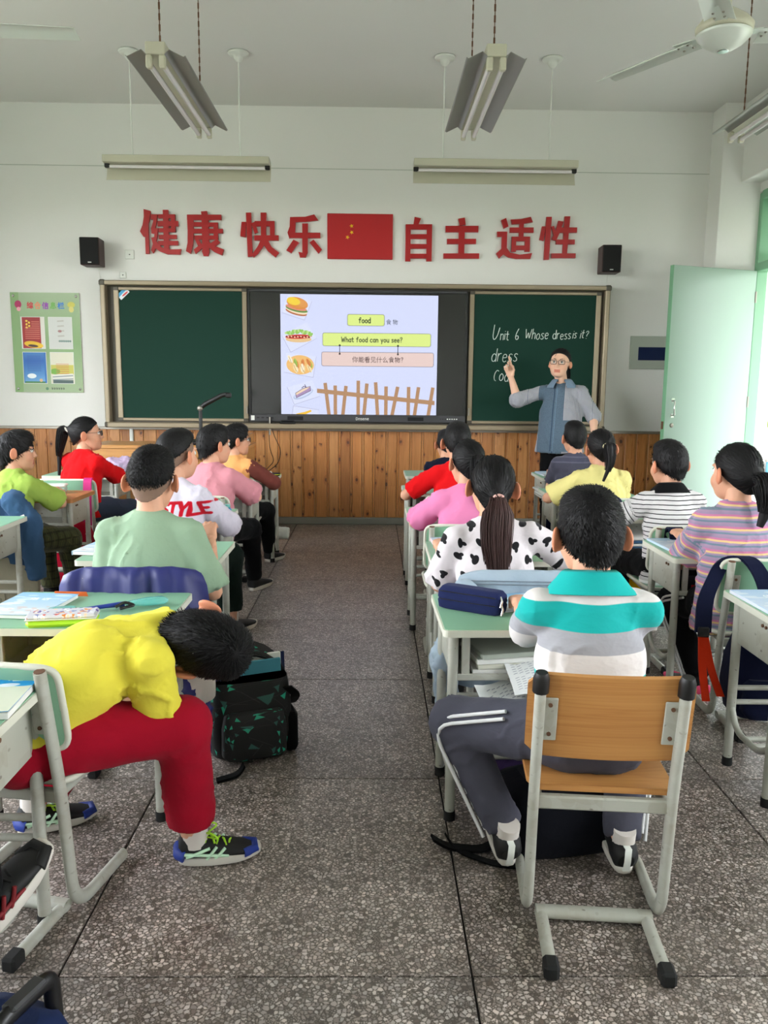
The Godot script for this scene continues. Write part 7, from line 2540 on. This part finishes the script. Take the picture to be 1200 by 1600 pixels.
	# papers that hang out of the near right desk's shelf
	var pp := [[Vector3(0.54, 0.52, -2.44), 0.5, 0.2, "crumpled written sheet hanging from the shelf of the near right desk"], [Vector3(0.47, 0.44, -2.40), 0.95, 0.45, "printed sheet hanging lowest from the shelf of the near right desk"], [Vector3(0.60, 0.47, -2.41), 0.8, -0.12, "torn white sheet hanging beside the printed one under the near right desk"]]
	var wr := canvas(128, 180, Color(0.86, 0.87, 0.86))
	for k in 15:
		for j in 9:
			if rng.randf() < 0.7:
				ink(wr, [Vector2(12 + j * 12, 18 + k * 10), Vector2(19 + j * 12, 16 + k * 10)], 1.6, Color(0.45, 0.47, 0.52))
	var wm := mat("written_sheet", Color.WHITE, 0.9)
	wm.albedo_texture = tex_of(wr)
	for q in pp:
		var t := thing("paper_sheet", q[3], "paper", q[0], q[2], "papers in the near right desk")
		var rows := []
		for j in 9:
			var v := j / 8.0
			var row := []
			for k in 7:
				var u := k / 6.0 - 0.5
				row.append(Vector3(u * 0.20, 0.02 - v * 0.13 * q[1] - 0.05 * v * v * q[1] + sin(u * 7.0 + v * 4.0) * 0.006, -0.12 + v * 0.19 - 0.10 * v * v * q[1]))
			rows.append(row)
		var g := G.new()
		g.sheet(rows, 0.0012)
		obj("sheet", g, wm if q[1] != 0.8 else M.white_paper, t)
	var bk := thing("shelf_books", "stack of worn workbooks in the shelf of the near right desk", "books", Vector3(0.45, 0.484, -2.60), 0.05)
	for k in 4:
		obj("workbook", one_box(Vector3(0.0 + 0.01 * (k % 2), 0.010 + k * 0.018, 0), Vector3(0.26, 0.016, 0.20), 0.002, 1, Basis(Vector3.UP, k * 0.06)), [M.white_paper, M.mint_edge, M.white_paper, M.panel_grey][k], bk)
	for q in [[1.47, -4.62, 0.486, Color(0.20, 0.36, 0.50), "stack of slate blue folders in the shelf of the striped boy's desk", 0.26], [1.46, -6.66, 0.486, Color(0.82, 0.82, 0.80), "stack of papers in the shelf of the desk before the teacher", 0.2]]:
		var t := thing("folder_stack", q[4], "books", Vector3(q[0], q[2], q[1]))
		var m := mat("folder_%d" % jobs.size(), q[3], 0.5)
		for k in 4:
			obj("folder", one_box(Vector3(0.008 * (k % 3), 0.009 + k * 0.017, 0.0), Vector3(q[5], 0.014, 0.26), 0.003, 1, Basis(Vector3.UP, k * 0.05)), m if k % 2 == 0 else M.white_paper, t)
	var gi := canvas(96, 64, Color(0.80, 0.84, 0.72))
	for j in 3:
		for k in 4:
			for a in 4:
				blot(gi, Vector2(12 + k * 24, 11 + j * 21) + Vector2.from_angle(a * PI / 2 + PI / 4) * 6, Vector2(5, 3), a * PI / 2 + PI / 4, Color(0.20, 0.55, 0.22))
	var gm := mat("green_flowers", Color.WHITE, 0.5)
	gm.albedo_texture = tex_of(gi)
	gm.uv1_scale = Vector3(6, 9, 1)
	var gb := thing("tissue_box", "green flowered box in the shelf of the rainbow girl's desk", "box", Vector3(1.62, 0.486, -3.60), 0.0)
	obj("carton", one_box(Vector3(0, 0.045, 0), Vector3(0.13, 0.09, 0.1), 0.003), gm, gb)
	obj("base", one_box(Vector3(0, 0.006, 0.002), Vector3(0.14, 0.012, 0.102), 0.002), M.white_plastic, gb)
	var rb := thing("toy_box", "black and red patterned box in the shelf of the rainbow girl's desk", "box", Vector3(1.47, 0.486, -3.60), 0.0)
	obj("carton", one_box(Vector3(0, 0.04, 0), Vector3(0.12, 0.08, 0.1), 0.004), M.black_plastic, rb)
	for k in 3:
		obj("stripe", one_box(Vector3(-0.03 + k * 0.035, 0.025, 0.051), Vector3(0.02, 0.018, 0.002), 0.0), M.flag_red, rb)
	backpacks(navy)
	jackets(navy)


func backpacks(navy: Material) -> void:
	# black backpack with teal triangles, standing open in the aisle
	var im := canvas(512, 512, Color(0.035, 0.032, 0.035))
	var r := RandomNumberGenerator.new()
	r.seed = 9
	for k in 60:
		var a := Vector2(r.randf() * 512, r.randf() * 512)
		ink(im, [a, a + Vector2.from_angle(r.randf() * TAU) * r.randf_range(40, 150)], 1.6, Color(0.30, 0.29, 0.30, 0.6))
	for k in 44:
		var a := Vector2(r.randf() * 500, r.randf() * 500)
		var s := r.randf_range(26, 52)
		var t := r.randf() * TAU
		fill_poly(im, PackedVector2Array([a, a + Vector2.from_angle(t) * s, a + Vector2.from_angle(t + 0.9) * s * 0.7]), Color(0.14, 0.62, 0.50) if k % 3 else Color(0.16, 0.34, 0.31))
	var pat := mat("backpack_print", Color.WHITE, 0.7)
	pat.albedo_texture = tex_of(im)
	var black := cloth("black_cloth", Color(0.03, 0.03, 0.034))
	var t := thing("backpack", "open black backpack with teal triangles standing in the aisle", "backpack", Vector3(-0.462, 0.0, -2.985), 0.35)
	var shell := G.new()
	var rings := []
	# outer wall up to the rim, then down the inside: an open mouth
	for q in [[0.004, 0.24, 0.16], [0.02, 0.29, 0.20], [0.10, 0.315, 0.22], [0.20, 0.31, 0.215], [0.275, 0.295, 0.20], [0.305, 0.285, 0.185], [0.300, 0.265, 0.165], [0.22, 0.255, 0.155], [0.12, 0.25, 0.15]]:
		var ring := PackedVector3Array()
		for k in 36:
			var a := TAU * k / 36.0
			var back := maxf(0.0, -sin(a)) * 0.04 if q[0] > 0.25 else 0.0
			ring.append(Vector3(signf(cos(a)) * pow(absf(cos(a)), 0.5) * q[1] * 0.5, q[0] + back, signf(sin(a)) * pow(absf(sin(a)), 0.5) * q[2] * 0.5))
		rings.append(ring)
	var half := [rings.slice(0, 6), rings.slice(5)]
	shell.loft(half[0], true, Vector2(1.6, 0.8))
	var sh := obj("shell", shell, pat, t)
	var inner := G.new()
	inner.loft(half[1], true)
	obj("lining", inner, black, sh)
	obj("front_pocket", bag_shell([[0.02, 0.20, 0.05, 0.105], [0.04, 0.24, 0.075, 0.105], [0.14, 0.24, 0.08, 0.10], [0.19, 0.22, 0.06, 0.10], [0.20, 0.19, 0.03, 0.095]], 0.5), pat, t)
	obj("side_pocket", bag_shell([[0.01, 0.05, 0.14, 0.0], [0.03, 0.06, 0.17, 0.0], [0.15, 0.055, 0.17, 0.0], [0.165, 0.03, 0.15, 0.0]], 0.6), black, t).position = Vector3(0.15, 0, 0.01)
	# lid thrown back
	var lid := G.new()
	var rows := []
	for j in 11:
		var a := PI * j / 10.0
		var row := []
		for k in 4:
			var d := k / 3.0
			row.append(Vector3(cos(a) * (0.145 - d * 0.01), 0.275 + sin(a) * (0.125 - 0.03 * d), -0.085 + d * 0.075 - 0.012 * sin(a)))
		rows.append(row)
	lid.sheet(rows, 0.014, Vector2(0.5, 1.4))
	obj("lid", lid, pat, t)
	var zp := []
	for j in 15:
		var a := PI * j / 14.0
		zp.append(Vector3(cos(a) * 0.136, 0.273 + sin(a) * 0.098, -0.008 - 0.012 * sin(a)))
	obj("zip", one_tube(zp, 0.004, 6), M.black_plastic, t)
	strap("strap", black, t, [Vector3(0.13, 0.27, 0.09), Vector3(0.17, 0.23, 0.07), Vector3(0.175, 0.16, -0.02), Vector3(0.15, 0.13, -0.10)], 0.035)
	strap("strap", black, t, [Vector3(-0.05, 0.02, 0.16), Vector3(-0.08, 0.006, 0.20), Vector3(-0.16, 0.006, 0.22)], 0.03, 0.01)
	var te := thing("folder", "teal folder sticking out of the open black backpack", "folder", Vector3(-0.445, 0.10, -2.99), 0.42)
	obj("cover", one_box(Vector3(0.015, 0.13, 0.015), Vector3(0.19, 0.25, 0.012), 0.003, 1, Basis(Vector3.RIGHT, -0.12)), mat("teal", Color(0.22, 0.52, 0.60), 0.45), te)
	var wp := thing("notebook", "white and navy notebook behind the teal folder in the backpack", "book", Vector3(-0.44, 0.10, -3.02), 0.42)
	obj("pages", one_box(Vector3(0.03, 0.135, 0.0), Vector3(0.15, 0.26, 0.014), 0.002, 1, Basis(Vector3.RIGHT, -0.1)), M.white_paper, wp)
	obj("cover", one_box(Vector3(0.045, 0.13, -0.012), Vector3(0.16, 0.26, 0.004), 0.001, 1, Basis(Vector3.RIGHT, -0.1)), M.panel_blue, wp)
	# navy backpack on the rainbow girl's chair
	var nb := thing("backpack", "navy backpack with orange straps hung on the rainbow girl's chair", "backpack", Vector3(1.55, 0.0, -3.04), -0.05)
	obj("body", bag_shell([[0.13, 0.24, 0.12, 0], [0.15, 0.30, 0.18, 0], [0.25, 0.34, 0.20, 0], [0.36, 0.32, 0.17, -0.01], [0.46, 0.26, 0.10, -0.02], [0.49, 0.20, 0.05, -0.02]], 0.5), navy, nb)
	obj("front_pocket", bag_shell([[0.15, 0.22, 0.06, 0.09], [0.18, 0.27, 0.09, 0.09], [0.28, 0.26, 0.08, 0.085], [0.30, 0.22, 0.05, 0.08]], 0.5), navy, nb)
	var orange := cloth("orange_webbing", Color(0.80, 0.20, 0.08))
	strap("shoulder_strap", navy, nb, [Vector3(0.03, 0.50, -0.06), Vector3(-0.01, 0.66, -0.10), Vector3(-0.05, 0.728, -0.16), Vector3(-0.13, 0.70, -0.20), Vector3(-0.225, 0.56, -0.11), Vector3(-0.245, 0.44, -0.05)], 0.062, 0.014)
	strap("shoulder_strap", navy, nb, [Vector3(0.19, 0.45, -0.06), Vector3(0.20, 0.735, -0.17), Vector3(0.15, 0.66, -0.09), Vector3(0.12, 0.5, -0.06)], 0.062, 0.014)
	strap("webbing", orange, nb, [Vector3(-0.250, 0.43, -0.04), Vector3(-0.248, 0.30, -0.02), Vector3(-0.235, 0.18, 0.01)], 0.030, 0.006)
	strap("webbing", orange, nb, [Vector3(-0.240, 0.43, -0.045), Vector3(-0.215, 0.30, -0.02), Vector3(-0.18, 0.20, 0.01)], 0.030, 0.006)
	obj("buckle", one_box(Vector3(-0.247, 0.445, -0.036), Vector3(0.044, 0.04, 0.014), 0.004), M.black_plastic, nb)
	strap("haul_loop", orange, nb, [Vector3(-0.05, 0.50, -0.06), Vector3(0.0, 0.56, -0.07), Vector3(0.05, 0.50, -0.06)], 0.02, 0.008)
	# dark bag under the near right desk and its trailing straps
	var ub := thing("backpack", "dark navy backpack lying under the chair of the boy in teal", "backpack", Vector3(0.60, 0.0, -2.38), 0.2)
	obj("body", bag_shell([[0.004, 0.36, 0.24, 0], [0.03, 0.42, 0.30, 0], [0.12, 0.42, 0.30, 0], [0.19, 0.38, 0.24, 0], [0.22, 0.28, 0.14, 0]], 0.5), cloth("dark_navy", Color(0.03, 0.036, 0.065)), ub)
	strap("strap", black, ub, [Vector3(-0.19, 0.05, 0.02), Vector3(-0.26, 0.012, 0.05), Vector3(-0.37, 0.008, 0.0), Vector3(-0.41, 0.03, -0.02)], 0.035, 0.008)
	strap("strap", black, ub, [Vector3(-0.36, 0.02, -0.04), Vector3(-0.35, 0.008, 0.02), Vector3(-0.26, 0.008, 0.12), Vector3(-0.16, 0.01, 0.15)], 0.030, 0.006)
	var pu := thing("backpack", "small purple and blue bag under the near right desk", "backpack", Vector3(0.46, 0.0, -2.72), 0.1)
	obj("body", bag_shell([[0.004, 0.20, 0.12, 0], [0.02, 0.26, 0.16, 0], [0.22, 0.26, 0.15, 0], [0.30, 0.22, 0.10, 0], [0.32, 0.16, 0.05, 0]], 0.5), cloth("royal_blue", Color(0.06, 0.10, 0.42)), pu)
	obj("pocket", bag_shell([[0.02, 0.16, 0.05, 0.08], [0.05, 0.20, 0.07, 0.08], [0.16, 0.19, 0.06, 0.08], [0.18, 0.16, 0.03, 0.08]], 0.5), cloth("dull_purple", Color(0.26, 0.20, 0.36)), pu)
	# crimson bag under the wooden desk
	var crim := cloth("crimson", Color(0.60, 0.03, 0.14))
	var cb := thing("backpack", "crimson backpack under the desk with the orange wooden top", "backpack", Vector3(-2.12, 0.0, -5.62), 0.0)
	obj("body", bag_shell([[0.004, 0.34, 0.16, 0], [0.03, 0.40, 0.20, 0], [0.20, 0.42, 0.20, 0], [0.33, 0.40, 0.18, 0], [0.41, 0.34, 0.12, 0], [0.43, 0.26, 0.06, 0]], 0.45), crim, cb)
	obj("pocket", bag_shell([[0.03, 0.28, 0.06, 0.10], [0.06, 0.34, 0.09, 0.10], [0.20, 0.33, 0.08, 0.10], [0.23, 0.28, 0.04, 0.10]], 0.5), crim, cb)
	var piping := []
	for j in 13:
		var a := PI * j / 12.0
		piping.append(Vector3(cos(a) * 0.205, 0.30 + sin(a) * 0.10, 0.06))
	obj("piping", one_tube(piping, 0.005, 6), M.sole_white, cb)
	strap("strap", mat("magenta", Color(0.72, 0.06, 0.42), 0.7), cb, [Vector3(0.16, 0.40, -0.02), Vector3(0.165, 0.60, -0.02), Vector3(0.165, 0.712, -0.04), Vector3(0.16, 0.725, -0.08), Vector3(0.16, 0.60, -0.12)], 0.055, 0.012)
	# yellow bag under the striped boy's desk
	var yb := thing("backpack", "yellow bag hanging under the shelf of the striped boy's desk", "backpack", Vector3(1.50, 0.12, -4.60), 0.0)
	obj("body", bag_shell([[0.0, 0.22, 0.10, 0], [0.03, 0.28, 0.14, 0], [0.22, 0.28, 0.14, 0], [0.33, 0.24, 0.10, 0], [0.345, 0.18, 0.05, 0]], 0.45), cloth("yellow_cloth", Color(0.80, 0.62, 0.05)), yb)
	strap("strap", black, yb, [Vector3(-0.1, 0.32, 0.03), Vector3(-0.11, 0.36, 0.05), Vector3(-0.04, 0.36, 0.05), Vector3(-0.05, 0.32, 0.03)], 0.02, 0.006)
	# navy bag beside the grey-shirted boy
	var gb := thing("backpack", "navy backpack on the floor under the desk before the teacher", "backpack", Vector3(1.50, 0.0, -6.45), 0.2)
	obj("body", bag_shell([[0.004, 0.26, 0.16, 0], [0.03, 0.30, 0.20, 0], [0.25, 0.30, 0.19, 0], [0.38, 0.24, 0.12, 0], [0.41, 0.16, 0.06, 0]], 0.5), navy, gb)
	obj("pocket", bag_shell([[0.03, 0.20, 0.06, 0.09], [0.06, 0.24, 0.08, 0.09], [0.18, 0.23, 0.07, 0.09], [0.2, 0.2, 0.03, 0.09]], 0.5), navy, gb)
	# blue trolley bag at the lower left edge
	var tb := thing("trolley_bag", "blue trolley bag with a black handle at the lower left corner", "bag", Vector3(-0.715, 0.0, -1.43), -0.35)
	obj("body", bag_shell([[0.004, 0.20, 0.18, 0], [0.03, 0.25, 0.22, 0], [0.10, 0.25, 0.22, 0], [0.150, 0.22, 0.18, 0], [0.170, 0.15, 0.10, 0]], 0.6), cloth("bag_blue", Color(0.10, 0.15, 0.29)), tb)
	var hd := rounded([Vector3(0.055, 0.12, 0.06), Vector3(0.055, 0.220, 0.055), Vector3(0.055, 0.220, -0.085), Vector3(0.055, 0.12, -0.09)], 0.03)
	var hg := G.new()
	hg.tube(hd, 0.019, 10, Vector3.RIGHT, Vector2(1.0, 0.8))
	obj("handle", hg, M.black_plastic, tb)
	obj("grip", one_box(Vector3(0.055, 0.233, -0.015), Vector3(0.034, 0.012, 0.09), 0.005), M.bezel_grey, tb)
	# beige tote hung on the denim-jacket chair
	var tote := thing("tote_bag", "beige canvas tote bag hanging on the plywood chair at the left", "bag", Vector3(-2.03, 0.10, -4.58), 0.25)
	obj("body", bag_shell([[0.0, 0.22, 0.05, 0], [0.01, 0.27, 0.08, 0], [0.16, 0.29, 0.08, 0], [0.30, 0.30, 0.05, 0], [0.305, 0.28, 0.02, 0]], 0.35), cloth("canvas", Color(0.60, 0.58, 0.50)), tote)
	var tg := G.new()
	var tx := 0.0
	for ch in "GLAY":
		for s in strokes(PEN[ch]):
			var ps := []
			for p in s:
				ps.append(Vector3(-0.095 + tx + p.x * 0.0085, 0.05 + p.y * 0.0085, 0.0415))
			tg.tube(ps, 0.004, 6, Vector3.BACK)
		tx += 0.05
	obj("raised_letters", tg, M.canvas, tote)
	strap("strap", M.canvas, tote, [Vector3(-0.08, 0.30, 0.0), Vector3(-0.07, 0.40, -0.01), Vector3(0.07, 0.40, -0.01), Vector3(0.08, 0.30, 0.0)], 0.025, 0.005)
	# white rolled bag near the front of the aisle
	var roll := thing("plastic_roll", "white rolled plastic bag sticking out at the front left desk's foot", "bag", Vector3(-0.80, 0.16, -6.75), 0.05)
	want("roll", M.white_plastic, roll, [cap(Vector3(-0.14, 0.0, 0), Vector3(0.12, -0.01, 0.02), 0.055, 0.05, 0.02, Vector3.ZERO, 1.0, true)], 0.012, {"fold": 0.008, "fold_freq": Vector3(30, 30, 30)})


func jackets(navy: Material) -> void:
	var satin := mat("navy_satin", Color(0.13, 0.15, 0.40), 0.5)
	var j1 := drape("jacket", "navy jacket with an orange collar patch over the chair left of the aisle", "jacket", satin, Vector3(-0.85, 0.730, -2.882), 0.03, 0.47, 0.62, 0.12, 0.44, 2, 0.022)
	var og := G.new()
	og.sheet([[Vector3(-0.25, -0.06, 0.075), Vector3(-0.14, -0.06, 0.085)], [Vector3(-0.25, -0.11, 0.08), Vector3(-0.12, -0.11, 0.09)]], 0.006)
	obj("orange_patch", og, mat("orange_cloth", Color(0.80, 0.36, 0.10), 0.8), j1)
	var den := cloth("denim_pale", Color(0.60, 0.66, 0.71))
	var j2 := drape("jacket", "pale washed denim jacket on the chair of the girl with the brown ponytail", "jacket", den, Vector3(0.555, 0.727, -2.882), 0.0, 0.46, 0.56, 0.10, 0.40, 5, 0.014)
	for y in [-0.020, -0.032]:
		obj("stitch_line", one_tube([Vector3(-0.20, y, 0.044), Vector3(0.0, y, 0.056), Vector3(0.20, y - 0.004, 0.044)], 0.002, 5), mat("stitch", Color(0.42, 0.46, 0.50), 0.9), j2)
	want("sleeve", den, j2, [cap(Vector3(-0.22, -0.06, 0.04), Vector3(-0.29, -0.30, 0.06), 0.05, 0.045, 0.03), cap(Vector3(-0.29, -0.30, 0.06), Vector3(-0.27, -0.50, 0.03), 0.045, 0.045, 0.03, Vector3.ZERO, 1.0, true)], 0.014, {"fold": 0.012, "fold_freq": Vector3(16, 16, 16)})
	var blue := cloth("denim_blue", Color(0.21, 0.32, 0.44))
	var j3 := drape("jacket", "mid blue denim jacket over the plywood chair at the left edge", "jacket", blue, Vector3(-2.155, 0.722, -4.585), 0.12, 0.46, 0.52, 0.12, 0.36, 8, 0.016)
	want("sleeve", blue, j3, [cap(Vector3(0.16, 0.0, 0.04), Vector3(0.24, -0.12, 0.06), 0.065, 0.06, 0.03), cap(Vector3(0.24, -0.12, 0.06), Vector3(0.27, -0.44, 0.05), 0.065, 0.05, 0.03, Vector3.ZERO, 1.0, true)], 0.016, {"fold": 0.014, "fold_freq": Vector3(14, 14, 14)})
	obj("label_patch", one_box(Vector3(0.235, -0.10, 0.122), Vector3(0.03, 0.075, 0.004), 0.001, 1, Basis(Vector3.BACK, 0.4)), M.white_paper, j3)
	var j4 := thing("jacket", "navy and white jacket hanging beside the black backpack", "jacket", Vector3(-0.615, 0.0, -2.80), 0.0)
	want("body", satin, j4, [cap(Vector3(-0.01, 0.37, 0.0), Vector3(0.0, 0.09, 0.0), 0.06, 0.05, 0.03, Vector3(0, 0, 1), 0.5)], 0.012, {"fold": 0.012, "fold_freq": Vector3(20, 8, 20)})
	want("white_panel", M.sock_white, j4, [cap(Vector3(0.01, 0.40, 0.012), Vector3(0.025, 0.31, 0.012), 0.058, 0.045, 0.03, Vector3(0, 0, 1), 0.5)], 0.012, {"fold": 0.008, "fold_freq": Vector3(20, 8, 20)})
	# navy strap over the striped boy's chair back
	var ns := thing("bag_strap", "navy bag strap slung over the chair of the boy in the striped polo", "strap", Vector3(1.475, 0.0, -3.93))
	strap("webbing", navy, ns, [Vector3(0, 0.48, 0.06), Vector3(0, 0.66, 0.065), Vector3(0, 0.722, 0.03), Vector3(0, 0.70, -0.02), Vector3(0, 0.56, -0.03)], 0.07, 0.010)
	obj("pad", one_box(Vector3(0, 0.60, 0.068), Vector3(0.06, 0.14, 0.012), 0.004), navy, ns)
